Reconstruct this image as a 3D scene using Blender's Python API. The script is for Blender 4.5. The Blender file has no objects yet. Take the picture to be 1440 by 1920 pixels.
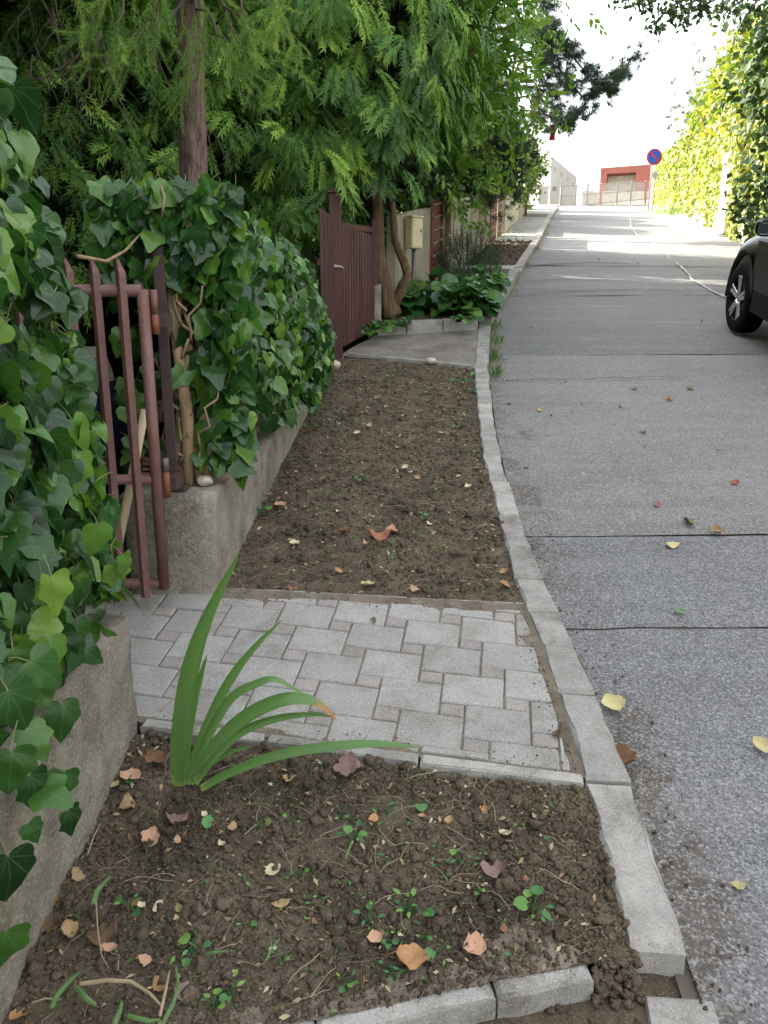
import bpy, bmesh, math, random
import numpy as np
from mathutils import Vector, Matrix, Quaternion

random.seed(7)
rng = np.random.default_rng(7)
SC = bpy.context.scene
COL = SC.collection
PI = math.pi

# ------------------------------------------------------------------ camera, sky, sun, exposure
CAM_H, PITCH, FPX = 1.55, math.radians(14.0), 1440.0
cam_d = bpy.data.cameras.new('camera')
cam = bpy.data.objects.new('camera', cam_d)
COL.objects.link(cam)
cam.location = (0, 0, CAM_H)
cam.rotation_euler = (PI / 2 - PITCH, 0, 0)
cam_d.sensor_fit = 'VERTICAL'
cam_d.sensor_height = 24.0
cam_d.lens = 24.0 * FPX / 1920.0
cam_d.clip_start = 0.05
cam_d.clip_end = 1000
SC.camera = cam

SUN_EL = math.radians(36.0)
SUN_AZ = Vector((-0.955, 0.296))          # horizontal direction towards the sun
world = bpy.data.worlds.new('World')
SC.world = world
world.use_nodes = True
wn = world.node_tree.nodes
sky_tex = wn.new('ShaderNodeTexSky')
sky_tex.sky_type = 'NISHITA'
sky_tex.sun_disc = False
sky_tex.sun_elevation = SUN_EL
sky_tex.sun_rotation = math.atan2(SUN_AZ.x, SUN_AZ.y)
sky_tex.dust_density = 5.0
sky_tex.air_density = 1.0
sky_tex.ozone_density = 1.0
wn['Background'].inputs['Strength'].default_value = 0.10
sky_sat = wn.new('ShaderNodeHueSaturation')          # a hazy, whitish late summer sky
sky_sat.inputs['Saturation'].default_value = 0.22
world.node_tree.links.new(sky_tex.outputs[0], sky_sat.inputs['Color'])
world.node_tree.links.new(sky_sat.outputs[0], wn['Background'].inputs['Color'])

sun_d = bpy.data.lights.new('sun', 'SUN')
sun_d.energy = 2.6
sun_d.angle = math.radians(0.5)
sun_d.color = (1.0, 0.93, 0.80)
sun = bpy.data.objects.new('sun', sun_d)
COL.objects.link(sun)
to_sun = Vector((SUN_AZ.x * math.cos(SUN_EL), SUN_AZ.y * math.cos(SUN_EL), math.sin(SUN_EL))).normalized()
sun.rotation_euler = to_sun.to_track_quat('Z', 'Y').to_euler()
sun.location = (-20, 10, 30)

vs = SC.view_settings
vs.view_transform = 'Standard'
vs.look = 'None'
vs.gamma = 1.0
vs.use_curve_mapping = False
vs.exposure = 3.42
SC.render.engine = 'CYCLES'
SC.cycles.max_bounces = 7
SC.cycles.transparent_max_bounces = 4
SC.cycles.use_denoising = True

# ------------------------------------------------------------------ geometry helpers
SL = 0.176

def g(y):
    """height of the street above the camera foot"""
    if y <= 28: return SL * y
    if y <= 55:
        d = y - 28
        return SL * 28 + SL * d - 0.5 * (0.046 / 27) * d * d
    e = SL * 28 + SL * 27 - 0.5 * 0.046 * 27
    d = min(y - 55, 10)
    return e + 0.13 * d - 0.0065 * d * d

gv = np.vectorize(g)
_cp, _sp = math.cos(PITCH), math.sin(PITCH)

def ray(px, py):
    u, v = (px - 720) / FPX, (960 - py) / FPX
    return Vector((u, _cp + v * _sp, -_sp + v * _cp))

def gp(px, py, off=0.0):
    """point of the street surface (raised by off) seen at a photograph pixel"""
    d = ray(px, py)
    t = 0.3
    lo, hi = 0.2, 120.0
    f = lambda t: CAM_H + d.z * t - g(d.y * t) - off
    for i in range(60):
        m = 0.5 * (lo + hi)
        if f(m) > 0: lo = m
        else: hi = m
    return Vector((d.x * lo, d.y * lo, g(d.y * lo) + off))

def at(px, py, Y):
    """point at distance Y up the street seen at a photograph pixel"""
    d = ray(px, py)
    t = Y / d.y
    return Vector((d.x * t, Y, CAM_H + d.z * t))

def proj(P):
    P = np.asarray(P, float).reshape(-1, 3)
    x, y, z = P[:, 0], P[:, 1], P[:, 2] - CAM_H
    dep = y * _cp - z * _sp
    v = y * _sp + z * _cp
    dd = np.where(dep < 0.05, 0.05, dep)
    return 720 + FPX * x / dd, 960 - FPX * v / dd, dep

def interp(tab, y):
    return float(np.interp(y, [p[0] for p in tab], [p[1] for p in tab]))

def vnoise(x, y, seed=0):
    xi, yi = np.floor(x).astype(np.int64), np.floor(y).astype(np.int64)
    fx, fy = x - xi, y - yi
    fx, fy = fx * fx * (3 - 2 * fx), fy * fy * (3 - 2 * fy)
    def h(a, b):
        n = (a * 374761393 + b * 668265263 + seed * 1442695041) & 0x7fffffff
        n = ((n ^ (n >> 13)) * 1274126177) & 0x7fffffff
        return ((n ^ (n >> 16)) & 0xffff) / 65535.0
    a, b, c, d = h(xi, yi), h(xi + 1, yi), h(xi, yi + 1), h(xi + 1, yi + 1)
    return a + (b - a) * fx + (c - a) * fy + (a - b - c + d) * fx * fy

def fbm(x, y, seed=0, octs=4):
    s, a, f = 0, 0.5, 1.0
    for o in range(octs):
        s = s + a * (vnoise(x * f, y * f, seed + o * 17) - 0.5)
        a *= 0.5; f *= 2.03
    return s

def new_obj(name, me, mat=None, parent=None, smooth=False, local=False):
    if mat is not None and not me.materials:
        me.materials.append(mat)
    if smooth:
        me.polygons.foreach_set('use_smooth', np.ones(len(me.polygons), bool))
    o = bpy.data.objects.new(name, me)
    COL.objects.link(o)
    if parent is not None:
        o.parent = parent
        if not local and not parent.get('local'):      # vertices are given in world coordinates
            o.matrix_parent_inverse = Matrix.Translation(-parent.location)
    return o

def pymesh(name, verts, faces):
    me = bpy.data.meshes.new(name)
    me.from_pydata([tuple(v) for v in verts], [], faces)
    me.validate()
    me.update()
    return me

def tag(o, label=None, cat=None, group=None, kind=None):
    if label: o['label'] = label
    if cat: o['category'] = cat
    if group: o['group'] = group
    if kind: o['kind'] = kind
    return o

def thing(name, label, cat, loc=(0, 0, 0), group=None):
    o = bpy.data.objects.new(name, None)
    o.empty_display_size = 0.1
    COL.objects.link(o)
    o.location = loc
    return tag(o, label, cat, group)

class MB:
    """collects shapes for one mesh object"""
    def __init__(s): s.v, s.f = [], []
    def add(s, v, f):
        b = len(s.v)
        s.v += [Vector(p) for p in v]
        s.f += [tuple(b + i for i in q) for q in f]
        return s
    def box(s, c, d, rot=None):
        c = Vector(c)
        hx, hy, hz = d[0] / 2, d[1] / 2, d[2] / 2
        P = [Vector((x, y, z)) for z in (-hz, hz) for x, y in ((-hx, -hy), (hx, -hy), (hx, hy), (-hx, hy))]
        if rot is not None: P = [rot @ p for p in P]
        return s.add([c + p for p in P], [(3, 2, 1, 0), (4, 5, 6, 7), (0, 1, 5, 4), (1, 2, 6, 5), (2, 3, 7, 6), (3, 0, 4, 7)])
    def bar(s, a, b, w, h, up=(0, 0, 1)):
        a, b = Vector(a), Vector(b)
        d = b - a
        L = d.length
        d.normalize()
        upv = Vector(up)
        if abs(d.dot(upv)) > 0.98: upv = Vector((0, 1, 0))
        x = d.cross(upv).normalized()
        z = x.cross(d).normalized()
        R = Matrix((x, d, z)).transposed()
        return s.box((a + b) / 2, (w, L, h), R)
    def tube(s, pts, rad, n=8, caps=True):
        pts = [Vector(p) for p in pts]
        if not isinstance(rad, (list, tuple)): rad = [rad] * len(pts)
        rings = []
        prev = None
        for i, p in enumerate(pts):
            d = (pts[min(i + 1, len(pts) - 1)] - pts[max(i - 1, 0)]).normalized()
            if prev is None:
                a = Vector((0, 0, 1)) if abs(d.z) < 0.9 else Vector((0, 1, 0))
                x = d.cross(a).normalized()
            else:
                x = (prev - d * prev.dot(d)).normalized()
            prev = x
            y = d.cross(x)
            rings.append([p + (x * math.cos(2 * PI * k / n) + y * math.sin(2 * PI * k / n)) * rad[i] for k in range(n)])
        V = [q for r in rings for q in r]
        F = []
        for i in range(len(pts) - 1):
            for k in range(n):
                F.append((i * n + k, i * n + (k + 1) % n, (i + 1) * n + (k + 1) % n, (i + 1) * n + k))
        if caps:
            F.append(tuple(reversed(range(n))))
            F.append(tuple((len(pts) - 1) * n + k for k in range(n)))
        return s.add(V, F)
    def prism(s, poly, top, bot, bevel=0.0):
        """a block standing on the street: poly is (x, y) counter-clockwise, top and bot are heights above the street"""
        n = len(poly)
        c = Vector((sum(p[0] for p in poly) / n, sum(p[1] for p in poly) / n))
        tz = top if isinstance(top, (list, tuple)) else [top] * n
        V, F = [], []
        for p in poly: V.append((p[0], p[1], g(p[1]) + bot))
        for p, t in zip(poly, tz): V.append((p[0], p[1], g(p[1]) + t - bevel))
        for k in range(n): F.append((k, (k + 1) % n, n + (k + 1) % n, n + k))
        if bevel > 0:
            for p, t in zip(poly, tz):
                d = c - Vector((p[0], p[1])); d = d.normalized() * min(bevel * 1.3, d.length * 0.4)
                V.append((p[0] + d.x, p[1] + d.y, g(p[1] + d.y) + t))
            for k in range(n): F.append((n + k, n + (k + 1) % n, 2 * n + (k + 1) % n, 2 * n + k))
            F.append(tuple(2 * n + k for k in range(n)))
        else:
            F.append(tuple(n + k for k in range(n)))
        F.append(tuple(reversed(range(n))))
        return s.add(V, F)
    def build(s, name, mat, parent=None, smooth=False, bevel=0.0, seg=1):
        me = pymesh(name, s.v, s.f)
        if bevel:
            bm = bmesh.new(); bm.from_mesh(me)
            es = [e for e in bm.edges if len(e.link_faces) == 2 and e.calc_face_angle(0) > 0.6]
            bmesh.ops.bevel(bm, geom=es, offset=bevel, segments=seg, affect='EDGES', profile=0.5)
            bm.to_mesh(me); bm.free()
        o = new_obj(name, me, mat, parent, smooth)
        return o

def rough_box(name, c0, c1, mat, parent=None, cell=0.05, amp=0.008, seed=0, topfun=None, botfun=None):
    """a cast block with an uneven surface; topfun/botfun give heights along y"""
    nx = max(2, int((c1[0] - c0[0]) / cell)); ny = max(2, int((c1[1] - c0[1]) / cell)); nz = max(2, int((c1[2] - c0[2]) / cell))
    bm = bmesh.new()
    def grid(fn, a, b):
        vs_ = [[bm.verts.new(fn(i / a, j / b)) for j in range(b + 1)] for i in range(a + 1)]
        for i in range(a):
            for j in range(b): bm.faces.new((vs_[i][j], vs_[i + 1][j], vs_[i + 1][j + 1], vs_[i][j + 1]))
    L = lambda k, t: c0[k] + (c1[k] - c0[k]) * t
    grid(lambda a, b: (L(0, 0), L(1, b), L(2, a)), nz, ny); grid(lambda a, b: (L(0, 1), L(1, a), L(2, b)), ny, nz)
    grid(lambda a, b: (L(0, a), L(1, 0), L(2, b)), nx, nz); grid(lambda a, b: (L(0, b), L(1, 1), L(2, a)), nz, nx)
    grid(lambda a, b: (L(0, a), L(1, b), L(2, 1)), nx, ny); grid(lambda a, b: (L(0, b), L(1, a), L(2, 0)), ny, nx)
    bmesh.ops.remove_doubles(bm, verts=bm.verts, dist=1e-5)
    bm.normal_update()
    for v in bm.verts:
        p = v.co
        t = (p.z - c0[2]) / (c1[2] - c0[2])
        lo = botfun(p.y) if botfun else c0[2]
        hi = topfun(p.y) if topfun else c1[2]
        z = lo + (hi - lo) * t
        n1 = float(fbm(np.array([p.y * 9 + p.x * 5]), np.array([z * 11 + p.x * 3]), seed, 4)[0])
        n2 = float(fbm(np.array([p.y * 2.2]), np.array([z * 2.6 + p.x]), seed + 5, 2)[0])
        edge = 1.0
        v.co = Vector((p.x, p.y, z)) + v.normal * (amp * (n1 * 2 + n2 * 3))
    me = bpy.data.meshes.new(name)
    bm.to_mesh(me); bm.free()
    return new_obj(name, me, mat, parent, True)

# ------------------------------------------------------------------ triangle-soup instancing
class Soup:
    """one variant of a small piece: vertices, triangles, uv per vertex"""
    def __init__(s, V, F, UV=None):
        s.V = np.array(V, float); s.F = np.array(F, np.int32)
        s.UV = np.array(UV, float) if UV is not None else np.zeros((len(V), 2))

def soup_mesh(name, V, F, UV, R, mat, smooth=True):
    me = bpy.data.meshes.new(name)
    n, m = len(V), len(F)
    me.vertices.add(n); me.vertices.foreach_set('co', np.ascontiguousarray(V, np.float32).ravel())
    me.loops.add(3 * m); me.loops.foreach_set('vertex_index', np.ascontiguousarray(F, np.int32).ravel())
    me.polygons.add(m)
    me.polygons.foreach_set('loop_start', np.arange(0, 3 * m, 3, dtype=np.int32))
    me.update(calc_edges=True)
    if smooth: me.polygons.foreach_set('use_smooth', np.ones(m, bool))
    uvl = me.uv_layers.new(name='UVMap')
    uvl.data.foreach_set('uv', np.ascontiguousarray(UV[F.ravel()], np.float32).ravel())
    at_ = me.attributes.new('rnd', 'FLOAT', 'POINT')
    at_.data.foreach_set('value', np.ascontiguousarray(R, np.float32))
    me.validate()
    me.materials.append(mat)
    return me

def frames(axis, normal):
    """rotation matrices whose columns are (side, axis, normal)"""
    y = axis / np.maximum(np.linalg.norm(axis, axis=1, keepdims=True), 1e-9)
    z = normal - y * np.sum(normal * y, axis=1, keepdims=True)
    zn = np.linalg.norm(z, axis=1, keepdims=True)
    alt = np.cross(y, np.array([0.3, 0.5, 0.8]))
    z = np.where(zn < 1e-4, alt, z)
    z = z / np.maximum(np.linalg.norm(z, axis=1, keepdims=True), 1e-9)
    x = np.cross(y, z)
    return np.stack([x, y, z], axis=2)

def scatter(parent, part, variants, P, A, N, S, mat, nparts=300, rest='foliage', key=None, smooth=True, rnd=None, fine=None):
    """pieces at P with axis A, normal N, size S: the nparts that show largest become children of their own, the rest one stuff mesh"""
    P = np.asarray(P, float); A = np.asarray(A, float); N = np.asarray(N, float); S = np.asarray(S, float)
    n = len(P)
    if n == 0: return
    M = frames(A, N)
    var = rng.integers(0, len(variants), n)
    R = rng.random(n) if rnd is None else rnd
    px, py, dep = proj(P)
    inside = (px > -20) & (px < 1460) & (py > -20) & (py < 1940) & (dep > 0.1)
    if key is None: key = np.ones(n)
    score = np.where(inside, 1, 0.001) * S / np.maximum(dep, 0.2) * key
    order = np.argsort(-score)
    nparts = min(nparts, n)
    own, others = order[:nparts], order[nparts:]
    if nparts:
        mes = []
        for vi, so in enumerate(fine or variants):
            mes.append([soup_mesh(part, so.V, so.F, so.UV, np.full(len(so.V), r), mat, smooth) for r in (0.15, 0.5, 0.85)])
        for i in own:
            o = bpy.data.objects.new(part, mes[var[i]][min(2, int(R[i] * 3))])
            COL.objects.link(o)
            m3 = M[i] * S[i]
            mw = Matrix(((*m3[0], P[i][0]), (*m3[1], P[i][1]), (*m3[2], P[i][2]), (0, 0, 0, 1)))
            if parent is not None:
                o.parent = parent
                o.matrix_parent_inverse = Matrix.Translation(parent.location).inverted()
            o.matrix_basis = mw
    if len(others):
        Vs, Fs, Us, Rs = [], [], [], []
        base = 0
        for vi, so in enumerate(variants):
            idx = others[var[others] == vi]
            if not len(idx): continue
            W = np.einsum('nij,vj->nvi', M[idx] * S[idx][:, None, None], so.V) + P[idx][:, None, :]
            k = len(so.V)
            F = so.F[None, :, :] + (np.arange(len(idx)) * k)[:, None, None] + base
            Vs.append(W.reshape(-1, 3)); Fs.append(F.reshape(-1, 3))
            Us.append(np.tile(so.UV, (len(idx), 1))); Rs.append(np.repeat(R[idx], k))
            base += k * len(idx)
        me = soup_mesh(rest, np.concatenate(Vs), np.concatenate(Fs), np.concatenate(Us), np.concatenate(Rs), mat, smooth)
        o = new_obj(rest, me, None, parent)
        o['kind'] = 'stuff'
        return o

def unit(v):
    return v / np.maximum(np.linalg.norm(v, axis=-1, keepdims=True), 1e-9)

def rdirs(n):
    return unit(rng.normal(size=(n, 3)))

# ------------------------------------------------------------------ materials
def nodes_of(name):
    m = bpy.data.materials.new(name)
    m.use_nodes = True
    nt = m.node_tree
    return m, nt, nt.nodes['Principled BSDF'], nt.nodes['Material Output']

def math_(nt, op, a, b=None, clamp=False):
    n = nt.nodes.new('ShaderNodeMath'); n.operation = op; n.use_clamp = clamp
    for i, v in enumerate((a, b)):
        if v is None: continue
        if hasattr(v, 'links'): nt.links.new(v, n.inputs[i])
        else: n.inputs[i].default_value = v
    return n.outputs[0]

def mixc(nt, f, a, b, mode='MIX'):
    n = nt.nodes.new('ShaderNodeMix'); n.data_type = 'RGBA'; n.blend_type = mode
    for i, v in ((0, f), (6, a), (7, b)):
        if hasattr(v, 'links'): nt.links.new(v, n.inputs[i])
        elif isinstance(v, (tuple, list)): n.inputs[i].default_value = (*v, 1) if len(v) == 3 else v
        else: n.inputs[i].default_value = v
    return n.outputs[2]

def noise_(nt, vec, scale, detail=4, rough=0.6, dist=0.0):
    n = nt.nodes.new('ShaderNodeTexNoise')
    n.inputs['Scale'].default_value = scale; n.inputs['Detail'].default_value = detail
    n.inputs['Roughness'].default_value = rough; n.inputs['Distortion'].default_value = dist
    nt.links.new(vec, n.inputs['Vector'])
    return n.outputs['Fac']

def ramp(nt, fac, stops):
    n = nt.nodes.new('ShaderNodeValToRGB')
    e = n.color_ramp.elements
    while len(e) < len(stops): e.new(0.5)
    for el, (p, c) in zip(e, stops):
        el.position = p; el.color = (*c, 1) if isinstance(c, (tuple, list)) else (c, c, c, 1)
    nt.links.new(fac, n.inputs[0])
    return n.outputs[0]

def surface(name, c1, c2, scale=8, rough=0.85, bump=0.3, bscale=60, speck=None, speck_scale=300, speck_amt=0.5, stain=None, stain_scale=3, vary=0.12, metallic=0.0, spec=0.3, stretch=None, bdist=0.004, sp_lo=0.60, sp_hi=0.66):
    """two-tone noise with fine speckle, stains, relief and a little difference from piece to piece"""
    m, nt, bs, out = nodes_of(name)
    tc = nt.nodes.new('ShaderNodeTexCoord')
    vec = tc.outputs['Object']
    if stretch:
        mp = nt.nodes.new('ShaderNodeMapping'); mp.inputs['Scale'].default_value = stretch
        nt.links.new(vec, mp.inputs['Vector']); vec = mp.outputs[0]
    n1 = noise_(nt, vec, scale, 6, 0.65)
    col = ramp(nt, n1, [(0.3, c1), (0.7, c2)])
    if stain:
        n2 = noise_(nt, vec, stain_scale, 6, 0.7, 0.4)
        f = ramp(nt, n2, [(0.48, 0.0), (0.68, 1.0)])
        col = mixc(nt, math_(nt, 'MULTIPLY', f, 0.75), col, stain)
    if speck:
        n3 = noise_(nt, vec, speck_scale, 2, 0.5)
        f = ramp(nt, n3, [(sp_lo, 0.0), (sp_hi, 1.0)])
        col = mixc(nt, math_(nt, 'MULTIPLY', f, speck_amt), col, speck)
        f = ramp(nt, n3, [(1 - sp_hi, 1.0), (1 - sp_lo, 0.0)])
        col = mixc(nt, math_(nt, 'MULTIPLY', f, speck_amt * 0.8), col, tuple(x * 0.35 for x in c1))
    if vary:
        oi = nt.nodes.new('ShaderNodeObjectInfo')
        hs = nt.nodes.new('ShaderNodeHueSaturation')
        v = math_(nt, 'ADD', math_(nt, 'MULTIPLY', oi.outputs['Random'], 2 * vary), 1 - vary)
        nt.links.new(v, hs.inputs['Value']); nt.links.new(col, hs.inputs['Color'])
        col = hs.outputs[0]
    nt.links.new(col, bs.inputs['Base Color'])
    bs.inputs['Roughness'].default_value = rough
    bs.inputs['Metallic'].default_value = metallic
    bs.inputs['Specular IOR Level'].default_value = spec
    if bump:
        nb = noise_(nt, vec, bscale, 5, 0.7)
        b = nt.nodes.new('ShaderNodeBump'); b.inputs['Strength'].default_value = bump; b.inputs['Distance'].default_value = bdist
        nt.links.new(nb, b.inputs['Height']); nt.links.new(b.outputs[0], bs.inputs['Normal'])
    return m

def plain(name, c, rough=0.5, metallic=0.0, spec=0.5, coat=0.0):
    m, nt, bs, out = nodes_of(name)
    tc = nt.nodes.new('ShaderNodeTexCoord')
    n1 = noise_(nt, tc.outputs['Object'], 14, 4)
    col = ramp(nt, n1, [(0.3, tuple(x * 0.88 for x in c)), (0.7, tuple(min(1, x * 1.08) for x in c))])
    nt.links.new(col, bs.inputs['Base Color'])
    bs.inputs['Roughness'].default_value = rough; bs.inputs['Metallic'].default_value = metallic
    bs.inputs['Specular IOR Level'].default_value = spec; bs.inputs['Coat Weight'].default_value = coat
    bs.inputs['Coat Roughness'].default_value = 0.05
    return m

def road_mat(name, a, b, spk, amt, st):
    """worn road concrete; dirt gathers along the kerb where the vertex value 'edge' is small"""
    m = surface(name, a, b, 1.6, 0.72, 0.65, 110, spk, 190, amt, st, 0.9, 0.06, spec=0.45, bdist=0.006, sp_lo=0.57, sp_hi=0.66)
    nt = m.node_tree; bs = nt.nodes['Principled BSDF']
    old = bs.inputs['Base Color'].links[0].from_socket
    tc = nt.nodes.new('ShaderNodeTexCoord')
    att = nt.nodes.new('ShaderNodeAttribute'); att.attribute_name = 'edge'
    big = noise_(nt, tc.outputs['Object'], 3.2, 5, 0.7, 0.3)
    fine = noise_(nt, tc.outputs['Object'], 60, 4, 0.7)
    lim = math_(nt, 'ADD', math_(nt, 'MULTIPLY', math_(nt, 'SUBTRACT', big, 0.40), 1.15), math_(nt, 'MULTIPLY', math_(nt, 'SUBTRACT', fine, 0.5), 0.25))
    d = math_(nt, 'SUBTRACT', lim, att.outputs['Fac'])
    f = ramp(nt, d, [(0.0, 0.0), (0.07, 0.95)])
    soft = ramp(nt, math_(nt, 'SUBTRACT', math_(nt, 'ADD', lim, 0.22), att.outputs['Fac']), [(0.0, 0.0), (0.5, 0.45)])
    col = mixc(nt, soft, old, (0.12, 0.10, 0.08))
    col = mixc(nt, f, col, ramp(nt, fine, [(0.35, (0.045, 0.034, 0.024)), (0.65, (0.11, 0.085, 0.06))]))
    mp = nt.nodes.new('ShaderNodeMapping'); mp.inputs['Scale'].default_value = (0.7, 5.0, 1.0)      # wear in bands across the street
    nt.links.new(tc.outputs['Object'], mp.inputs['Vector'])
    band = noise_(nt, mp.outputs[0], 1.6, 6, 0.7, 0.3)
    col = mixc(nt, math_(nt, 'MULTIPLY', ramp(nt, band, [(0.45, 0.0), (0.7, 1.0)]), 0.45), col, (0.065, 0.062, 0.058))
    pale = noise_(nt, mp.outputs[0], 0.9, 5, 0.65, 0.6)
    col = mixc(nt, math_(nt, 'MULTIPLY', ramp(nt, pale, [(0.5, 0.0), (0.75, 1.0)]), 0.5), col, (0.23, 0.215, 0.195))
    grit = nt.nodes.new('ShaderNodeTexVoronoi'); grit.inputs['Scale'].default_value = 165
    nt.links.new(tc.outputs['Object'], grit.inputs['Vector'])
    gs = nt.nodes.new('ShaderNodeSeparateColor'); nt.links.new(grit.outputs['Color'], gs.inputs[0])
    col = mixc(nt, math_(nt, 'MULTIPLY', ramp(nt, gs.outputs[0], [(0.5, 0.0), (1.0, 1.0)]), 0.7), col, (0.33, 0.33, 0.335))
    col = mixc(nt, math_(nt, 'MULTIPLY', ramp(nt, gs.outputs[1], [(0.55, 0.0), (1.0, 1.0)]), 0.75), col, (0.045, 0.045, 0.047))
    nt.links.new(col, bs.inputs['Base Color'])
    return m

def leaf_mat(name, stops, rough=0.38, spec=0.5, trans=0.25, veins=None, tcol=None, backlight=1.4, edge=None):
    """leaf: tone from a random number per leaf, optional palmate veins from the leaf's own uv, light passing through"""
    m, nt, bs, out = nodes_of(name)
    att = nt.nodes.new('ShaderNodeAttribute'); att.attribute_name = 'rnd'
    oi = nt.nodes.new('ShaderNodeObjectInfo')
    r = math_(nt, 'ADD', att.outputs['Fac'], math_(nt, 'MULTIPLY', math_(nt, 'SUBTRACT', oi.outputs['Random'], 0.5), 0.22))
    geo = nt.nodes.new('ShaderNodeNewGeometry')
    big = noise_(nt, geo.outputs['Position'], 2.6, 2)
    r = math_(nt, 'ADD', r, math_(nt, 'MULTIPLY', math_(nt, 'SUBTRACT', big, 0.5), 0.5), True)
    col = ramp(nt, r, stops)
    if veins:
        uv = nt.nodes.new('ShaderNodeUVMap'); uv.uv_map = 'UVMap'
        sp = nt.nodes.new('ShaderNodeSeparateXYZ'); nt.links.new(uv.outputs[0], sp.inputs[0])
        u = math_(nt, 'ABSOLUTE', math_(nt, 'SUBTRACT', sp.outputs[0], 0.5)); v = sp.outputs[1]
        th = math_(nt, 'ARCTAN2', u, math_(nt, 'ADD', v, 0.0001))
        rr = math_(nt, 'SQRT', math_(nt, 'ADD', math_(nt, 'MULTIPLY', u, u), math_(nt, 'MULTIPLY', v, v)))
        d = th
        for a in (0.55, 1.12, 1.8):
            d = math_(nt, 'MINIMUM', d, math_(nt, 'ABSOLUTE', math_(nt, 'SUBTRACT', th, a)))
        d = math_(nt, 'MULTIPLY', d, rr)
        f = ramp(nt, d, [(0.004, 1.0), (0.018, 0.0)])
        nz = noise_(nt, uv.outputs[0], 9, 5, 0.7)
        col = mixc(nt, math_(nt, 'MULTIPLY', nz, 0.35), col, tuple(x * 0.5 for x in stops[0][1]))
        col = mixc(nt, math_(nt, 'MULTIPLY', f, 0.34), col, veins)
        pet = math_(nt, 'LESS_THAN', v, -0.14)
        col = mixc(nt, pet, col, (0.16, 0.17, 0.05))
    nt.links.new(col, bs.inputs['Base Color'])
    bs.inputs['Roughness'].default_value = rough
    bs.inputs['Specular IOR Level'].default_value = spec
    if trans:
        tr = nt.nodes.new('ShaderNodeBsdfTranslucent')
        if tcol: tr.inputs['Color'].default_value = (*tcol, 1)
        else:
            mx = mixc(nt, 1.0, col, (backlight, backlight * 1.05, backlight * 0.6), 'MULTIPLY'); nt.links.new(mx, tr.inputs['Color'])
        ms = nt.nodes.new('ShaderNodeMixShader'); ms.inputs[0].default_value = trans
        nt.links.new(bs.outputs[0], ms.inputs[1]); nt.links.new(tr.outputs[0], ms.inputs[2])
        nt.links.new(ms.outputs[0], out.inputs['Surface'])
    return m

M = {}
M['concrete_old'] = surface('old_concrete', (0.20, 0.175, 0.14), (0.37, 0.335, 0.275), 5, 0.92, 0.9, 38, (0.50, 0.48, 0.44), 130, 0.5, (0.105, 0.088, 0.066), 4.0, 0.05, bdist=0.016)
M['kerb'] = surface('kerb_concrete', (0.235, 0.228, 0.21), (0.39, 0.378, 0.35), 9, 0.9, 0.8, 90, (0.48, 0.47, 0.45), 240, 0.6, (0.13, 0.115, 0.092), 6, 0.15, bdist=0.007)
M['paver_grey'] = surface('grey_paver', (0.252, 0.247, 0.230), (0.345, 0.338, 0.317), 8, 0.88, 0.6, 240, (0.58, 0.58, 0.56), 330, 0.85, (0.20, 0.18, 0.15), 6, 0.09)
M['paver_pink'] = surface('pinkish_paver', (0.235, 0.215, 0.20), (0.32, 0.295, 0.275), 8, 0.88, 0.6, 240, (0.52, 0.50, 0.48), 330, 0.8, (0.19, 0.165, 0.14), 6, 0.10)
M['soil'] = surface('dug_soil', (0.072, 0.056, 0.039), (0.158, 0.126, 0.090), 9, 0.97, 0.8, 150, (0.24, 0.21, 0.165), 210, 0.6, (0.040, 0.033, 0.025), 3.5, 0, spec=0.1, bdist=0.008)
M['dust'] = surface('trodden_dirt', (0.12, 0.098, 0.074), (0.22, 0.19, 0.15), 12, 0.97, 0.6, 180, (0.29, 0.26, 0.22), 260, 0.4, (0.08, 0.062, 0.045), 8, 0, spec=0.1)
M['road_base'] = surface('road_bed', (0.075, 0.066, 0.054), (0.125, 0.112, 0.094), 12, 0.9, 0.4, 80, vary=0)
M['road_near'] = road_mat('road_coarse_grey', (0.105, 0.107, 0.113), (0.155, 0.158, 0.168), (0.36, 0.37, 0.39), 0.75, (0.09, 0.086, 0.082))
M['road_light'] = road_mat('road_pale_grey', (0.135, 0.127, 0.117), (0.19, 0.18, 0.167), (0.36, 0.35, 0.34), 0.6, (0.11, 0.10, 0.093))
M['road_dark'] = road_mat('road_dark_grey', (0.064, 0.062, 0.060), (0.098, 0.095, 0.091), (0.21, 0.21, 0.21), 0.5, (0.07, 0.069, 0.067))
M['road_base_dark'] = surface('open_crack', (0.02, 0.019, 0.018), (0.045, 0.042, 0.038), 20, 0.95, 0.3, 80, vary=0)
M['white_paint'] = surface('worn_white_paint', (0.26, 0.26, 0.245), (0.42, 0.42, 0.40), 20, 0.8, 0.2, 80, vary=0)
M['iron'] = surface('brown_painted_iron', (0.115, 0.056, 0.050), (0.175, 0.088, 0.079), 9, 0.5, 0.35, 50, (0.22, 0.13, 0.11), 110, 0.3, (0.13, 0.050, 0.022), 16, 0.06, spec=0.4)
M['iron_dark'] = surface('dark_brown_iron', (0.045, 0.026, 0.026), (0.075, 0.045, 0.042), 9, 0.6, 0.2, 70, vary=0.04, spec=0.4)
M['rust_red'] = surface('red_primer', (0.15, 0.048, 0.030), (0.22, 0.075, 0.045), 20, 0.5, 0.2, 90, vary=0)
M['steel'] = surface('grey_steel', (0.10, 0.085, 0.08), (0.17, 0.15, 0.14), 20, 0.45, 0.2, 90, vary=0, metallic=0.4)
M['maroon'] = surface('maroon_wood', (0.060, 0.026, 0.024), (0.100, 0.046, 0.040), 5, 0.6, 0.25, 40, vary=0.15, stretch=(1, 1, 0.15))
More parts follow.
